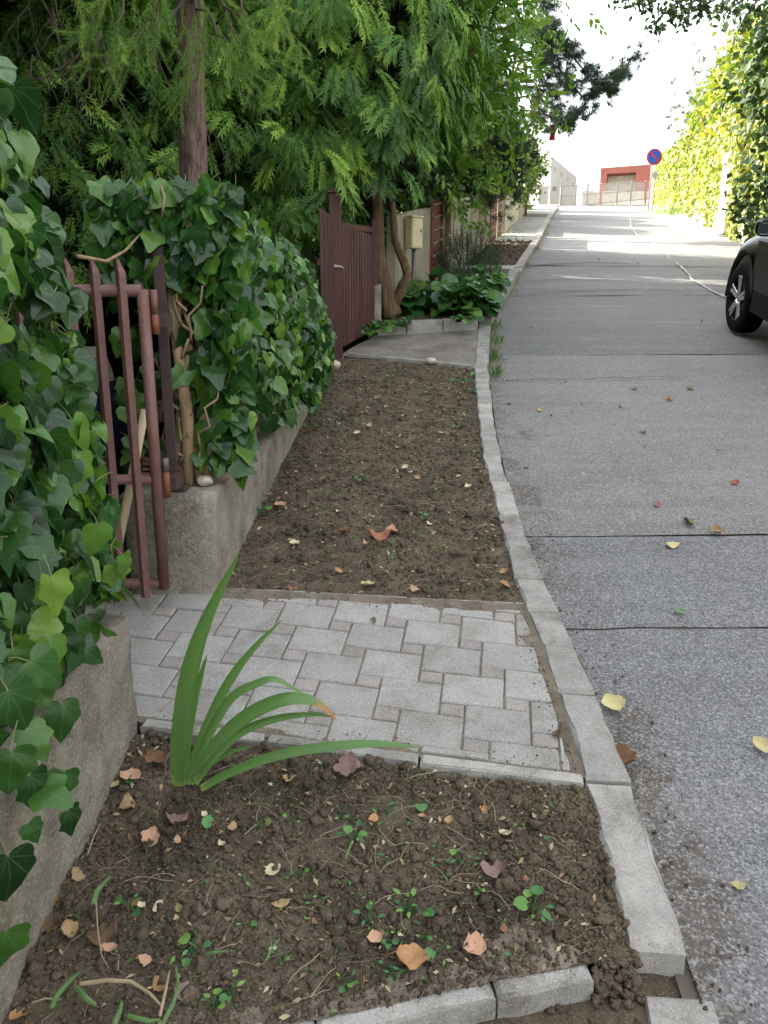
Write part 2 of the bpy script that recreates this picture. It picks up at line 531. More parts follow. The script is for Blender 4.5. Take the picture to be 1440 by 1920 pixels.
M['maroon_bright'] = surface('maroon_panel', (0.10, 0.016, 0.018), (0.15, 0.028, 0.028), 5, 0.6, 0.25, 40, vary=0.1)
M['cream'] = surface('cream_painted_metal', (0.52, 0.46, 0.28), (0.62, 0.56, 0.36), 12, 0.5, 0.1, 40, None, stain=(0.36, 0.31, 0.18), stain_scale=9, vary=0)
M['fence_concrete'] = surface('pale_cast_concrete', (0.23, 0.205, 0.15), (0.36, 0.325, 0.24), 5, 0.9, 0.35, 50, stain=(0.22, 0.20, 0.14), stain_scale=3, vary=0.08, stretch=(1, 1, 0.35))
M['green_pipe'] = plain('dark_green_plastic', (0.012, 0.05, 0.035), 0.4)
M['bark'] = surface('larch_bark', (0.095, 0.066, 0.055), (0.28, 0.195, 0.16), 7, 0.95, 1.0, 16, (0.27, 0.20, 0.17), 40, 0.4, (0.035, 0.025, 0.02), 11, 0, stretch=(2.2, 2.2, 0.55), bdist=0.03, spec=0.1)
M['bark_fork'] = surface('fissured_bark', (0.085, 0.058, 0.035), (0.24, 0.165, 0.10), 12, 0.95, 1.0, 30, None, stain=(0.05, 0.035, 0.022), stain_scale=14, vary=0, stretch=(2.4, 2.4, 0.3), bdist=0.02, spec=0.1)
M['twig'] = surface('twig_bark', (0.055, 0.042, 0.032), (0.13, 0.10, 0.075), 12, 0.95, 0.4, 60, vary=0, spec=0.1)
M['vine_stem'] = surface('ivy_stem_bark', (0.16, 0.105, 0.06), (0.36, 0.26, 0.16), 14, 0.9, 0.6, 60, vary=0.15, stretch=(1, 1, 0.5), spec=0.15)
IVY = [(0.0, (0.012, 0.046, 0.012)), (0.35, (0.027, 0.092, 0.018)), (0.7, (0.052, 0.150, 0.024)), (0.9, (0.105, 0.235, 0.026)), (1.0, (0.18, 0.31, 0.035))]
M['ivy'] = leaf_mat('ivy_leaf', IVY, 0.30, 0.45, 0.28, (0.12, 0.22, 0.10))
M['ivy_core'] = surface('ivy_core_shade', (0.006, 0.012, 0.005), (0.02, 0.03, 0.012), 20, 0.95, 0.8, 30, vary=0, spec=0.05)  # near-black core: the shade between ivy leaves is put into its colour
M['thuja'] = leaf_mat('thuja_spray', [(0.0, (0.030, 0.080, 0.014)), (0.45, (0.068, 0.160, 0.024)), (0.8, (0.14, 0.27, 0.036)), (1.0, (0.23, 0.37, 0.05))], 0.55, 0.3, 0.2)
M['thuja_core'] = surface('crown_core_shade', (0.005, 0.009, 0.004), (0.018, 0.024, 0.011), 12, 0.95, 0.8, 20, vary=0, spec=0.05)  # core of crowns and hedges, darkened to carry their inner shade
M['larch'] = leaf_mat('larch_needles', [(0.0, (0.11, 0.21, 0.045)), (0.5, (0.18, 0.31, 0.07)), (1.0, (0.30, 0.42, 0.10))], 0.6, 0.3, 0.3)
M['broadleaf'] = leaf_mat('broadleaf_leaf', [(0.0, (0.06, 0.135, 0.020)), (0.5, (0.12, 0.23, 0.032)), (1.0, (0.22, 0.32, 0.045))], 0.5, 0.4, 0.35)
M['yew'] = leaf_mat('yew_needles', [(0.0, (0.012, 0.032, 0.016)), (1.0, (0.035, 0.07, 0.03))], 0.55, 0.3, 0.12)
M['pine'] = leaf_mat('pine_needles', [(0.0, (0.02, 0.04, 0.026)), (1.0, (0.05, 0.08, 0.045))], 0.6, 0.3, 0.1)
M['pine_far'] = leaf_mat('far_pine_needles', [(0.0, (0.04, 0.065, 0.025)), (1.0, (0.085, 0.11, 0.045))], 0.6, 0.3, 0.15)
M['creeper'] = leaf_mat('creeper_leaf', [(0.0, (0.045, 0.08, 0.012)), (0.45, (0.11, 0.145, 0.014)), (0.8, (0.20, 0.20, 0.016)), (1.0, (0.23, 0.19, 0.022))], 0.5, 0.4, 0.32)
M['hedge'] = leaf_mat('pale_hedge_leaf', [(0.0, (0.08, 0.13, 0.03)), (1.0, (0.20, 0.26, 0.06))], 0.5, 0.3, 0.3)
M['overhang'] = leaf_mat('overhanging_leaf', [(0.0, (0.025, 0.055, 0.018)), (1.0, (0.06, 0.10, 0.03))], 0.5, 0.4, 0.2)
M['bergenia'] = leaf_mat('round_plant_leaf', [(0.0, (0.020, 0.075, 0.022)), (0.6, (0.045, 0.14, 0.030)), (1.0, (0.14, 0.27, 0.04))], 0.36, 0.5, 0.2, (0.13, 0.24, 0.08))
M['weed'] = leaf_mat('weed_leaf', [(0.0, (0.04, 0.13, 0.05)), (0.6, (0.085, 0.22, 0.06)), (1.0, (0.19, 0.34, 0.07))], 0.5, 0.35, 0.25)
M['rosemary'] = leaf_mat('needle_bush_leaf', [(0.0, (0.015, 0.035, 0.022)), (1.0, (0.05, 0.085, 0.05))], 0.55, 0.3, 0.12)
M['straw'] = leaf_mat('dry_roots', [(0.0, (0.09, 0.068, 0.045)), (0.6, (0.20, 0.155, 0.105)), (1.0, (0.34, 0.29, 0.20))], 0.8, 0.2, 0.1)
M['litter'] = leaf_mat('dry_leaf_scraps', [(0.0, (0.16, 0.10, 0.06)), (0.4, (0.30, 0.21, 0.12)), (1.0, (0.52, 0.43, 0.29))], 0.8, 0.2, 0.1)
M['grass'] = leaf_mat('short_grass', [(0.0, (0.05, 0.12, 0.025)), (1.0, (0.17, 0.26, 0.06))], 0.6, 0.3, 0.25)
M['plaster'] = surface('pale_plaster_wall', (0.40, 0.37, 0.30), (0.52, 0.49, 0.41), 3, 0.9, 0.3, 40, vary=0)
M['garden_soil'] = surface('garden_mulch', (0.03, 0.021, 0.015), (0.085, 0.062, 0.045), 18, 0.97, 0.8, 60, (0.13, 0.10, 0.075), 90, 0.5, vary=0, spec=0.1, bdist=0.02)
M['meadow'] = surface('rough_ground', (0.05, 0.07, 0.02), (0.10, 0.11, 0.045), 2.5, 0.95, 0.5, 20, vary=0, spec=0.1)
M['house_white'] = surface('white_render', (0.27, 0.26, 0.235), (0.33, 0.32, 0.29), 2, 0.9, 0.1, 30, vary=0)
M['red_cladding'] = surface('red_facade', (0.165, 0.052, 0.038), (0.21, 0.066, 0.048), 1.2, 0.8, 0.1, 10, vary=0.04)
M['glass'] = plain('window_glass', (0.05, 0.06, 0.07), 0.08, 0.0, 0.8)
M['fence_steel'] = plain('galvanised_steel', (0.20, 0.19, 0.18), 0.6, 0.1)
M['fence_red'] = plain('red_brown_post', (0.28, 0.13, 0.10), 0.5)
M['mesh_infill'] = surface('perforated_sheet', (0.22, 0.215, 0.20), (0.28, 0.27, 0.25), 2, 0.7, 0.2, 30, vary=0.05)
M['sign_blue'] = plain('sign_blue', (0.015, 0.07, 0.42), 0.4)
M['sign_red'] = plain('sign_red', (0.48, 0.02, 0.02), 0.4)
M['red_cloth'] = plain('red_cloth', (0.50, 0.02, 0.025), 0.8)
M['car_paint'] = plain('black_car_paint', (0.0012, 0.0014, 0.0016), 0.30, 0.0, 0.16, 0.12)
M['car_plastic'] = plain('black_car_plastic', (0.0022, 0.0026, 0.0029), 0.6, 0.0, 0.2)
M['tyre'] = plain('tyre_rubber', (0.0026, 0.0026, 0.0028), 0.85, 0.0, 0.15)
M['alloy'] = plain('alloy_silver', (0.62, 0.63, 0.66), 0.25, 0.9)
M['car_glass'] = plain('dark_car_glass', (0.006, 0.008, 0.009), 0.04, 0.0, 0.8)
M['lamp_red'] = plain('red_lamp_plastic', (0.25, 0.01, 0.01), 0.15)
M['lamp_clear'] = plain('clear_lamp_plastic', (0.45, 0.47, 0.5), 0.1)
M['navy'] = surface('navy_jacket', (0.006, 0.008, 0.022), (0.012, 0.016, 0.038), 14, 0.85, 0.4, 40, vary=0, spec=0.2)
M['black_cloth'] = surface('black_trousers', (0.005, 0.005, 0.007), (0.010, 0.010, 0.013), 14, 0.9, 0.3, 40, vary=0, spec=0.1)
M['skin'] = plain('skin', (0.36, 0.19, 0.13), 0.5)
M['hair'] = plain('dark_hair', (0.012, 0.009, 0.008), 0.5)
M['wood_pale'] = surface('pale_ash_handle', (0.52, 0.42, 0.26), (0.62, 0.52, 0.34), 8, 0.55, 0.15, 60, vary=0, stretch=(1, 1, 0.15))
M['stone'] = surface('field_stone', (0.22, 0.19, 0.16), (0.36, 0.32, 0.27), 12, 0.9, 0.5, 50, vary=0.15)
M['stone_pale'] = surface('pale_stone', (0.42, 0.36, 0.27), (0.56, 0.49, 0.38), 12, 0.9, 0.6, 40, vary=0.05)

# ================================================================== the setting: ground, road, kerb, path, soil
KR = [(0.64, -8), (0.645, 0.4), (0.648, 1.36), (0.671, 1.86), (0.673, 2.24), (0.666, 2.72), (0.652, 2.96), (0.655, 3.58), (0.671, 4.22), (0.723, 4.99), (0.826, 6.07), (0.879, 6.6), (1.176, 8.68), (1.46, 9.95), (2.25, 13.2), (3.74, 19.4), (4.83, 24.2), (5.95, 29.0), (7.6, 36), (10.2, 47), (12.2, 55)]
KL = [(0.52, -8), (0.525, 0.4), (0.528, 1.36), (0.554, 1.86), (0.559, 2.23), (0.546, 2.74), (0.538, 3.0), (0.556, 3.61), (0.583, 4.48), (0.664, 5.48), (0.745, 6.4), (0.765, 6.6), (1.045, 8.68), (1.32, 9.95), (2.10, 13.2), (3.58, 19.4), (4.66, 24.2), (5.78, 29.0), (7.4, 36), (10.0, 47), (12.0, 55)]
krx = lambda y: interp([(b, a) for a, b in KR], y)
klx = lambda y: interp([(b, a) for a, b in KL], y)
WALL_R = [(-10, 3.6), (0, 4.8), (8, 6.0), (18, 8.15), (31.6, 11.75), (55, 17.6)]       # foot of the creeper wall (y, x)
wrx = lambda y: interp(WALL_R, y)
FENCE = [(2.1, -0.74), (2.83, -0.66), (5.76, -0.49), (7.0, -0.43), (8.0, -0.08), (8.5, 0.10), (12, 0.93), (18, 2.33), (21, 3.06), (25, 4.0), (33, 5.7), (46, 8.6), (55, 10.6)]
fnx = lambda y: interp(FENCE, y)

# rough ground out to the horizon, a little below the street
ys = np.concatenate([np.linspace(-14, 66, 81), np.linspace(70, 400, 12)])
xs = np.concatenate([np.linspace(-260, -24, 8), np.linspace(-20, 26, 40), np.linspace(30, 260, 8)])
V, F = [], []
for y in ys:
    for x in xs:
        z = g(y) - 0.16 + 0.05 * float(fbm(np.array([x * .5]), np.array([y * .5]), 3, 3)[0])
        xw = wrx(min(y, 55))
        if x > xw + 0.8 and y < 56: z += min(2.4, 1.2 * (x - xw - 0.8))          # the bank held by the creeper wall
        V.append((x, y, z))
nx_ = len(xs)
for i in range(len(ys) - 1):
    for j in range(nx_ - 1):
        F.append((i * nx_ + j, i * nx_ + j + 1, (i + 1) * nx_ + j + 1, (i + 1) * nx_ + j))
ground = new_obj('ground', pymesh('ground', V, F), M['meadow'], smooth=True)
tag(ground, kind='structure')

def sheet(name, fx0, fx1, y0, y1, nx, ny, off, mat, parent=None, amp=0.0, freq=3.0, edge=0.0, kind=None, seed=1, smooth=True, spow=1.0, edge_attr=False):
    """a surface patch between two lines that run up the street; y0, y1 may be functions of s (0 left, 1 right)"""
    V, F = [], []
    for i in range(ny + 1):
        t = i / ny
        for j in range(nx + 1):
            s = (j / nx) ** spow
            a = y0(s) if callable(y0) else y0
            b = y1(s) if callable(y1) else y1
            y = a + (b - a) * t
            x = fx0(y) * (1 - s) + fx1(y) * s
            z = g(y) + off
            if amp: z += amp * float(fbm(np.array([x * freq]), np.array([y * freq]), seed, 3)[0])
            if edge and (i in (0, ny)): z -= edge
            V.append((x, y, z))
    for i in range(ny):
        for j in range(nx):
            F.append((i * (nx + 1) + j, i * (nx + 1) + j + 1, (i + 1) * (nx + 1) + j + 1, (i + 1) * (nx + 1) + j))
    o = new_obj(name, pymesh(name, V, F), mat, parent, smooth)
    if kind: o['kind'] = kind
    if edge_attr:
        at_ = o.data.attributes.new('edge', 'FLOAT', 'POINT')
        at_.data.foreach_set('value', np.array([v[0] - krx(v[1]) for v in V], np.float32))
    return o

# ---- road: a bed and its cast slabs
ROAD = -0.05
road = sheet('road', lambda y: krx(y) - 0.03, lambda y: wrx(y) + 0.05, -9, 55.5, 6, 90, ROAD - 0.008, M['road_base'], kind='structure')
jn = [-9, -5, -1.2, 2.70, 3.40, 3.49, 6.32, 7.32, 8.46, 10.94, 11.74, 14.6, 16.8, 20.5, 24.5, 29, 34, 39, 44, 49.5, 55.4]
tilt = [0, 0, 0, -0.01, -0.01, 0.0, 0.05, 0.03, -0.05, 0.1, 0.1, -0.15, 0.1, 0.2, 0.2, 0, 0, 0, 0, 0, 0]
_jog = {}
def jog(s, k, side=0):
    q = (round(s, 5), k, side)
    if q not in _jog:
        _jog[q] = 0.012 * math.sin(9 * s + k * 2.3) + 0.030 * float(fbm(np.array([s * 26 + k * 9.1]), np.array([k * 3.7]), 5, 4)[0]) + 0.007 * float(fbm(np.array([s * 60 + k * 5.1]), np.array([k * 3.7 + side * 8]), 8, 3)[0])
    return _jog[q]
for k in range(len(jn) - 1):
    a, b = jn[k], jn[k + 1]
    ta, tb = tilt[k], tilt[k + 1]
    rn = random.Random(k)
    w0 = [rn.uniform(-.012, .012) for _ in range(12)]
    gap = 0.0018
    mat = M['road_near'] if b <= 3.45 else M['road_light'] if b <= 7.4 else M['road_dark']
    if k == 4: mat = M['road_near']
    wig = lambda s, q: 0.02 * (math.sin(9 * s + q * 2.3) + 0.5 * math.sin(23 * s + q)) if q > 0.5 else 0
    o = sheet('road_slab', lambda y: krx(y) + 0.012, lambda y: wrx(y) - 0.02,
              (lambda s, a=a, ta=ta, k=k: a + gap + ta * s * 2 + jog(s, k, 1)),
              (lambda s, b=b, tb=tb, k=k: b - gap + tb * s * 2 + jog(s, k + 1)),
              60, max(2, int((b - a) * 6)), ROAD + (0.005 if k % 2 else 0.0) + (0.004 if k == 5 else 0), mat, road, 0.018, 1.3, 0.007, seed=k, spow=1.7, edge_attr=True)

# white sealed crack that runs up the road
pts = [gp(1375, 558), gp(1342, 543), gp(1318, 531), gp(1300, 522), gp(1292, 510), gp(1278, 497), gp(1268, 489)]
pts2 = [gp(1256, 484), gp(1247, 470), gp(1240, 463), gp(1222, 452), gp(1196, 440), gp(1185, 425), gp(1180, 408)]
def ribbon(name, P, w, off, mat, kind=None, parent=None):
    V, F = [], []
    for i, p in enumerate(P):
        d = (P[min(i + 1, len(P) - 1)] - P[max(0, i - 1)]); n = Vector((-d.y, d.x, 0)).normalized() * w * (0.75 + 0.5 * random.random())
        for q in (p - n, p + n): V.append((q.x, q.y, g(q.y) + off))
    for i in range(len(P) - 1): F.append((2 * i, 2 * i + 1, 2 * i + 3, 2 * i + 2))
    o = new_obj(name, pymesh(name, V, F), mat, parent)
    if kind: o['kind'] = kind
    return o
def refine(P, n, amp):
    out = []
    for a, b in zip(P, P[1:]):
        for i in range(n):
            q = a.lerp(b, i / n); out.append(q + Vector((random.uniform(-amp, amp), random.uniform(-amp, amp), 0)))
    return out + [P[-1]]
def crack(px_pts, w):
    P = refine([gp(*q) for q in px_pts], 7, .022)
    return ribbon('road_crack', P, w, ROAD + .0185, M['road_base_dark'], 'structure')
ribbon('road_marking', refine(pts, 4, 0.02), 0.017, ROAD + 0.022, M['white_paint'], 'structure')
ribbon('road_marking', refine(pts2, 4, 0.03), 0.015, ROAD + 0.022, M['white_paint'], 'structure')

crack([(950, 706), (1010, 703), (1080, 704), (1160, 700), (1290, 698)], .006)
crack([(1000, 545), (1100, 540), (1200, 538), (1360, 541)], .010)
crack([(985, 522), (1080, 519), (1180, 521)], .012)
crack([(960, 497), (1040, 491), (1120, 488), (1180, 490)], .022)
# ---- kerb stones on a haunch
kerb = sheet('kerb', lambda y: klx(y) + 0.01, lambda y: krx(y) - 0.01, 1.4, 54, 1, 110, -0.035, M['dust'], kind='structure')
kj = [1.36, 1.855, 2.235, 2.73, 2.98, 3.6, 4.05, 4.45, 4.8, 5.15, 5.5, 5.9, 6.25, 6.62, 7.3, 7.95, 8.62]
for a, b in zip(kj, kj[1:]):
    n = max(2, int((b - a) / 0.06))
    rn = random.Random(int(a * 100))
    jx, ja = rn.uniform(-.004, .004), rn.uniform(-0.006, .006)
    top = 0.004 + ja * 0.5
    if a > 6.6: top = 0.0
    ysn = [a + 0.004 + (b - a - 0.008) * i / n for i in range(n + 1)]
    L = [(klx(y) + jx + rn.uniform(-.005, .005), y + (klx(y) - krx(y)) * -0.08) for y in ysn]
    R_ = [(krx(y) + jx + rn.uniform(-.005, .003), y) for y in ysn]
    MB().prism(R_ + L[::-1], [top + rn.uniform(-.003, .003) for _ in R_ + L], -0.13, 0.010).build('kerbstone', M['kerb'], kerb)
kj2 = [8.64, 9.3, 9.95, 10.9, 11.9, 12.9, 13.55, 14.5, 15.5, 16.5, 17.5, 18.5, 19.5, 20.5, 21.5, 22.5, 23.5, 24.5, 25.5, 27, 28.5, 30, 32, 34, 36, 38]
for a, b in zip(kj2, kj2[1:]):
    rn = random.Random(int(a * 10))
    top = 0.085 if a < 12.8 else 0.03 if a < 13.5 else 0.05
    ysn = [a + 0.005, (a + b) / 2, b - 0.005]
    L = [(klx(y) + rn.uniform(-.006, .006), y + 0.01) for y in ysn]
    R_ = [(krx(y) + rn.uniform(-.006, .006), y) for y in ysn]
    MB().prism(R_ + L[::-1], top, -0.1, 0.012).build('kerbstone', M['kerb'], kerb)
# lowered kerb stone below the end of the raised kerb
MB().prism([(0.46, 0.72), (0.640, 0.74), (0.682, 1.305), (0.545, 1.315)], -0.045, -0.2, 0.008).build('kerbstone', M['kerb'], kerb)
MB().prism([(0.45, 0.1), (0.625, 0.1), (0.638, 0.73), (0.458, 0.71)], -0.045, -0.2, 0.008).build('kerbstone', M['kerb'], kerb)

# ---- path of pavers in two sizes
yn = lambda s: 2.115 - 0.235 * s            # lower edge line of the path, s across from wall to kerb
yf_ = lambda s: 2.885 - 0.135 * s
path = sheet('path', lambda y: -0.76, lambda y: klx(y) - 0.0, lambda s: yn(s) - 0.01, lambda s: yf_(s) + 0.03, 70, 50, -0.0065, M['dust'], None, 0.006, 16, kind='structure')
for v in path.data.vertices:                            # soil washed onto the rim of the path
    x, y = v.co.x, v.co.y
    s = (x + .76) / 1.3
    e = min(klx(y) - x, yf_(s) - y + .02, (y - yn(s)) + .03)
    v.co.z += max(0, .0090 * (1 - e / (.10 + .10 * float(fbm(np.array([x * 6]), np.array([y * 6]), 3, 3)[0]))))
threshold = sheet('path', lambda y: -2.4, lambda y: -0.755, 2.115, 2.84, 20, 12, -0.014, M['dust'], None, 0.012, 9, kind='structure')
e1, e2, o0, rr_ = Vector((0.196, -0.0384)), Vector((0.0224, 0.1486)), Vector((0.027, 2.017)), 0.40
def clip(poly, p, n):
    out = []
    for i in range(len(poly)):
        a, b = poly[i], poly[(i + 1) % len(poly)]
        da, db = (a - p).dot(n), (b - p).dot(n)
        if da >= 0: out.append(a)
        if da * db < 0: out.append(a + (b - a) * (da / (da - db)))
    return out
def clipped(poly):
    n = Vector((0.235, 1.30)).normalized(); poly = clip(poly, Vector((-0.74, 2.115 + 0.012)), n)
    if len(poly) < 3: return poly
    n = -Vector((0.135, 1.30)).normalized(); poly = clip(poly, Vector((-0.74, 2.885 - 0.012)), n)
    if len(poly) < 3: return poly
    poly = clip(poly, Vector((0.528, 1.86)), Vector((-1, 0.0)))
    if len(poly) < 3: return poly
    return clip(poly, Vector((-1.2, 2.2)), Vector((1, 0.0)))
def area(poly): return 0.5 * sum(poly[i].x * poly[(i + 1) % len(poly)].y - poly[(i + 1) % len(poly)].x * poly[i].y for i in range(len(poly)))
rp = random.Random(3)
for i in range(-12, 13):
    for j in range(-12, 13):
        for kind in (0, 1):
            ox, oy = i * 1 - j * rr_, i * rr_ + j
            x0, y0, sz = (ox, oy, 1.0) if kind == 0 else (ox + 1, oy, rr_)
            gp_ = 0.014
            q = [(x0 + gp_, y0 + gp_), (x0 + sz - gp_, y0 + gp_), (x0 + sz - gp_, y0 + sz - gp_), (x0 + gp_, y0 + sz - gp_)]
            poly = [o0 + e1 * a + e2 * b for a, b in q]
            c = sum(poly, Vector((0, 0))) / 4
            if not (-1.3 < c.x < 0.75 and 1.7 < c.y < 3.0): continue
            poly = clipped(poly)
            if len(poly) < 3 or abs(area(poly)) < 0.0012: continue
            poly = [p for k, p in enumerate(poly) if (p - poly[k - 1]).length > 0.004]
            if len(poly) < 3: continue
            t0 = rp.uniform(-.0022, .0022)
            poly = [p + Vector((rp.uniform(-.0018, .0018), rp.uniform(-.0018, .0018))) for p in poly]
            tz = [t0 + rp.uniform(-.0018, .0018) for _ in poly]
            m = M['paver_pink'] if kind == 1 else M['paver_grey']
            MB().prism([(p.x, p.y) for p in poly], tz, -0.05, 0.004).build('paver', m, path)
# edging strips along both sides of the path
def edging(pa, pb, w, top, joints, mat, wob=0.002):
    d = (Vector(pb) - Vector(pa)); n = Vector((-d.y, d.x)).normalized() * w
    js = [0] + joints + [1]
    for a, b in zip(js, js[1:]):
        p, q = Vector(pa) + d * (a + 0.002), Vector(pa) + d * (b - 0.002)
        off = Vector((rp.uniform(-wob, wob), rp.uniform(-wob, wob)))
        p, q = p + off, q - off
        mid = (p + q) / 2
        MB().prism([(p.x, p.y), (mid.x, mid.y + rp.uniform(-wob, wob)), (q.x, q.y), (q.x + n.x, q.y + n.y), (p.x + n.x, p.y + n.y)], top, -0.08, 0.006).build('edging', mat, path)
edging((-0.735, 2.082), (0.546, 1.846), 0.034, 0.004, [0.30, 0.65], M['kerb'])
edging((-0.62, 2.872), (0.54, 2.752), 0.04, 0.0, [0.27, 0.62], M['kerb'], 0.005)
# edging blocks at the bottom of the front bed, with a step down
bp = [(-1.35, 0.96), (-0.95, 1.055), (-0.52, 1.135), (-0.13, 1.205), (0.232, 1.283), (0.44, 1.318)]
for a, b in zip(bp, bp[1:]):
    d = Vector(b) - Vector(a); n = Vector((-d.y, d.x)).normalized() * 0.045
    a_, b_ = Vector(a) + d * 0.008, Vector(b) - d * 0.008
    m1, m2 = a_.lerp(b_, .33), a_.lerp(b_, .66)
    MB().prism([(a_.x, a_.y), (m1.x, m1.y - .004), (m2.x, m2.y + .003), (b_.x, b_.y), (b_.x + n.x, b_.y + n.y), (m2.x + n.x, m2.y + n.y + .004), (m1.x + n.x, m1.y + n.y - .003), (a_.x + n.x, a_.y + n.y)], rp.uniform(-.018, -.012), -0.16, 0.008).build('edging', M['kerb'], kerb)

# ---- dug soil beds: real clods and relief
def soil_h(x, y, amp=1.0):
    return amp * (0.034 * fbm(x * 4, y * 4, 11, 3) + 0.017 * fbm(x * 36, y * 36, 23, 4) + 0.012 * np.abs(fbm(x * 110, y * 110, 31, 2)))
class Bed:
    def __init__(s, name, xl, xr, y0, y1, nx, ny, off, amp=1.0, mat='soil'):
        s.xl, s.xr, s.y0, s.y1, s.off, s.amp = xl, xr, y0, y1, off, amp
        S_, T_ = np.meshgrid(np.linspace(0, 1, nx + 1), np.linspace(0, 1, ny + 1))
        X, Y = s.xy(S_.ravel(), T_.ravel())
        Z = s.z(X, Y)
        idx = np.arange((nx + 1) * (ny + 1)).reshape(ny + 1, nx + 1)
        a, b, c, d = idx[:-1, :-1].ravel(), idx[:-1, 1:].ravel(), idx[1:, 1:].ravel(), idx[1:, :-1].ravel()
        Fq = np.concatenate([np.stack([a, b, c], 1), np.stack([a, c, d], 1)])
        Vv = np.stack([X, Y, Z], 1)
        me = soup_mesh(name, Vv, Fq, np.zeros((len(Vv), 2)), np.zeros(len(Vv)), M[mat])
        s.o = new_obj(name, me); s.o['kind'] = 'structure'
    def xy(s, S_, T_):
        a = np.vectorize(s.y0)(S_); b = np.vectorize(s.y1)(S_)
        Y = a + (b - a) * T_
        X = np.vectorize(s.xl)(Y) * (1 - S_) + np.vectorize(s.xr)(Y) * S_
        return X, Y
    def z(s, X, Y):
        return gv(Y) + s.off + soil_h(X, Y, s.amp)

bot = lambda s: float(np.interp(-0.80 + 1.34 * s, [p[0] for p in bp], [p[1] for p in bp])) + 0.03
bed_front = Bed('soil_bed', lambda y: -0.80, lambda y: klx(y) + 0.006, bot, lambda s: 2.075 - 0.235 * s, 215, 160, -0.012, 1.0)
bed_mid = Bed('soil_bed', lambda y: fnx(y) - 0.06, lambda y: klx(y) + 0.006, lambda s: 2.91 - 0.13 * s, lambda s: 7.06 - 0.47 * s, 125, 350, -0.012, 1.1)
bed_far = Bed('soil_bed', lambda y: fnx(y) - 0.05, lambda y: klx(y) + 0.01, lambda s: 13.9, lambda s: 18.9, 60, 110, 0.0, 1.4)
bed_low = Bed('soil_bed', lambda y: -1.6, lambda y: 0.67, lambda s: 0.2, lambda s: float(np.interp(-1.6 + 2.27 * s, [p[0] for p in bp] + [.45, .54, .66], [p[1] for p in bp] + [1.40, 1.42, 1.372])) + 0.01, 160, 80, -0.068, 0.6)
dirt_strip = Bed('packed_dirt', lambda y: -0.80, lambda y: klx(y) + 0.006, bot, lambda s: bot(s) + .05 + .05 * s + .03 * math.sin(9 * s) + .015 * math.sin(31 * s), 120, 24, -0.012, .6, 'dust')

ico = bmesh.new(); bmesh.ops.create_icosphere(ico, subdivisions=1, radius=1.0)
IV = np.array([v.co[:] for v in ico.verts]); IF = np.array([[v.index for v in f.verts] for f in ico.faces]); ico.free()
ico = bmesh.new(); bmesh.ops.create_icosphere(ico, subdivisions=2, radius=1.0)
IV2 = np.array([v.co[:] for v in ico.verts]); IF2 = np.array([[v.index for v in f.verts] for f in ico.faces]); ico.free()
def lump(V, F, amp, seed):
    r = np.random.default_rng(seed)
    k = 1 + amp * (r.random(len(V)) - 0.5) * 2
    sc = np.array([1, r.uniform(.65, 1), r.uniform(.5, .85)])
    return Soup(V * k[:, None] * sc, F)
CLOD = [lump(IV, IF, 0.48, k) for k in range(6)]
CLOD2 = [lump(IV2, IF2, 0.36, k + 30) for k in range(5)]
def clods(bed, n, rmin, rmax, name, variants=CLOD, power=3.0, smooth=False, trange=(0, 1), mat='soil'):
    S_ = rng.random(n); T_ = trange[0] + (trange[1] - trange[0]) * rng.random(n)
    X, Y = bed.xy(S_, T_)
    r = rmin + (rmax - rmin) * rng.random(n) ** power
    keep = fbm(X * 4, Y * 4, 5, 2) + 0.25 * rng.random(n) > -0.12
    X, Y, r = X[keep], Y[keep], r[keep]
    Z = bed.z(X, Y) + r * 0.22
    o = scatter(None, 'clod', variants, np.stack([X, Y, Z], 1), rdirs(len(X)), rdirs(len(X)) * .6 + np.array([0, 0, 1.0]), r, M[mat], 0, name, smooth=smooth)
    return o
clods(bed_front, 12500, 0.0022, 0.010, 'soil_crumbs', trange=(0.0, 1))
clods(bed_front, 520, 0.007, 0.022, 'soil_clods', CLOD2, 2.6, trange=(0.08, 1))
clods(bed_mid, 10500, 0.004, 0.012, 'soil_crumbs')
clods(bed_mid, 600, 0.009, 0.024, 'soil_clods', CLOD2, 2.5)
clods(bed_far, 2500, 0.02, 0.06, 'soil_clods')
clods(bed_low, 2200, 0.003, 0.012, 'soil_crumbs')
class Spill:                                           # soil that spills past the end of the edging down to the lowered kerb
    def xy(s, S_, T_): return .44 + .10 * S_, 1.30 + .075 * T_
    def z(s, X, Y): return gv(Y) - .062 + .055 * np.clip((Y - 1.30) / .06, 0, 1)
clods(Spill(), 170, .004, .013, 'soil_clods', CLOD2, 1.8)
class Strip:                                           # crumbs that rolled onto the road beside the kerb
    def xy(s, S_, T_):
        Y = 0.9 + 6.5 * T_
        return np.vectorize(krx)(Y) + 0.006 + 0.16 * S_ ** 2.2, Y
    def z(s, X, Y): return gv(Y) + ROAD + 0.004 + 0 * X
clods(Strip(), 1500, 0.0015, 0.006, 'soil_crumbs')
class PathEdge:                                        # and onto the path along both edgings and the kerb
    def xy(s, S_, T_):
        k = rng.random(len(S_))
        e = rng.random(len(S_)) ** 2.4
        Y = np.where(k < .4, 2.885 - .135 * S_ - .10 * e, np.where(k < .6, 2.13 - .235 * S_ + .05 * e, 1.9 + .85 * T_))
        X = np.where(k < .6, -.72 + 1.26 * S_, .535 - .07 * e)
        return X, Y
    def z(s, X, Y): return gv(Y) + 0 * X
clods(PathEdge(), 900, 0.001, 0.004, 'soil_crumbs')
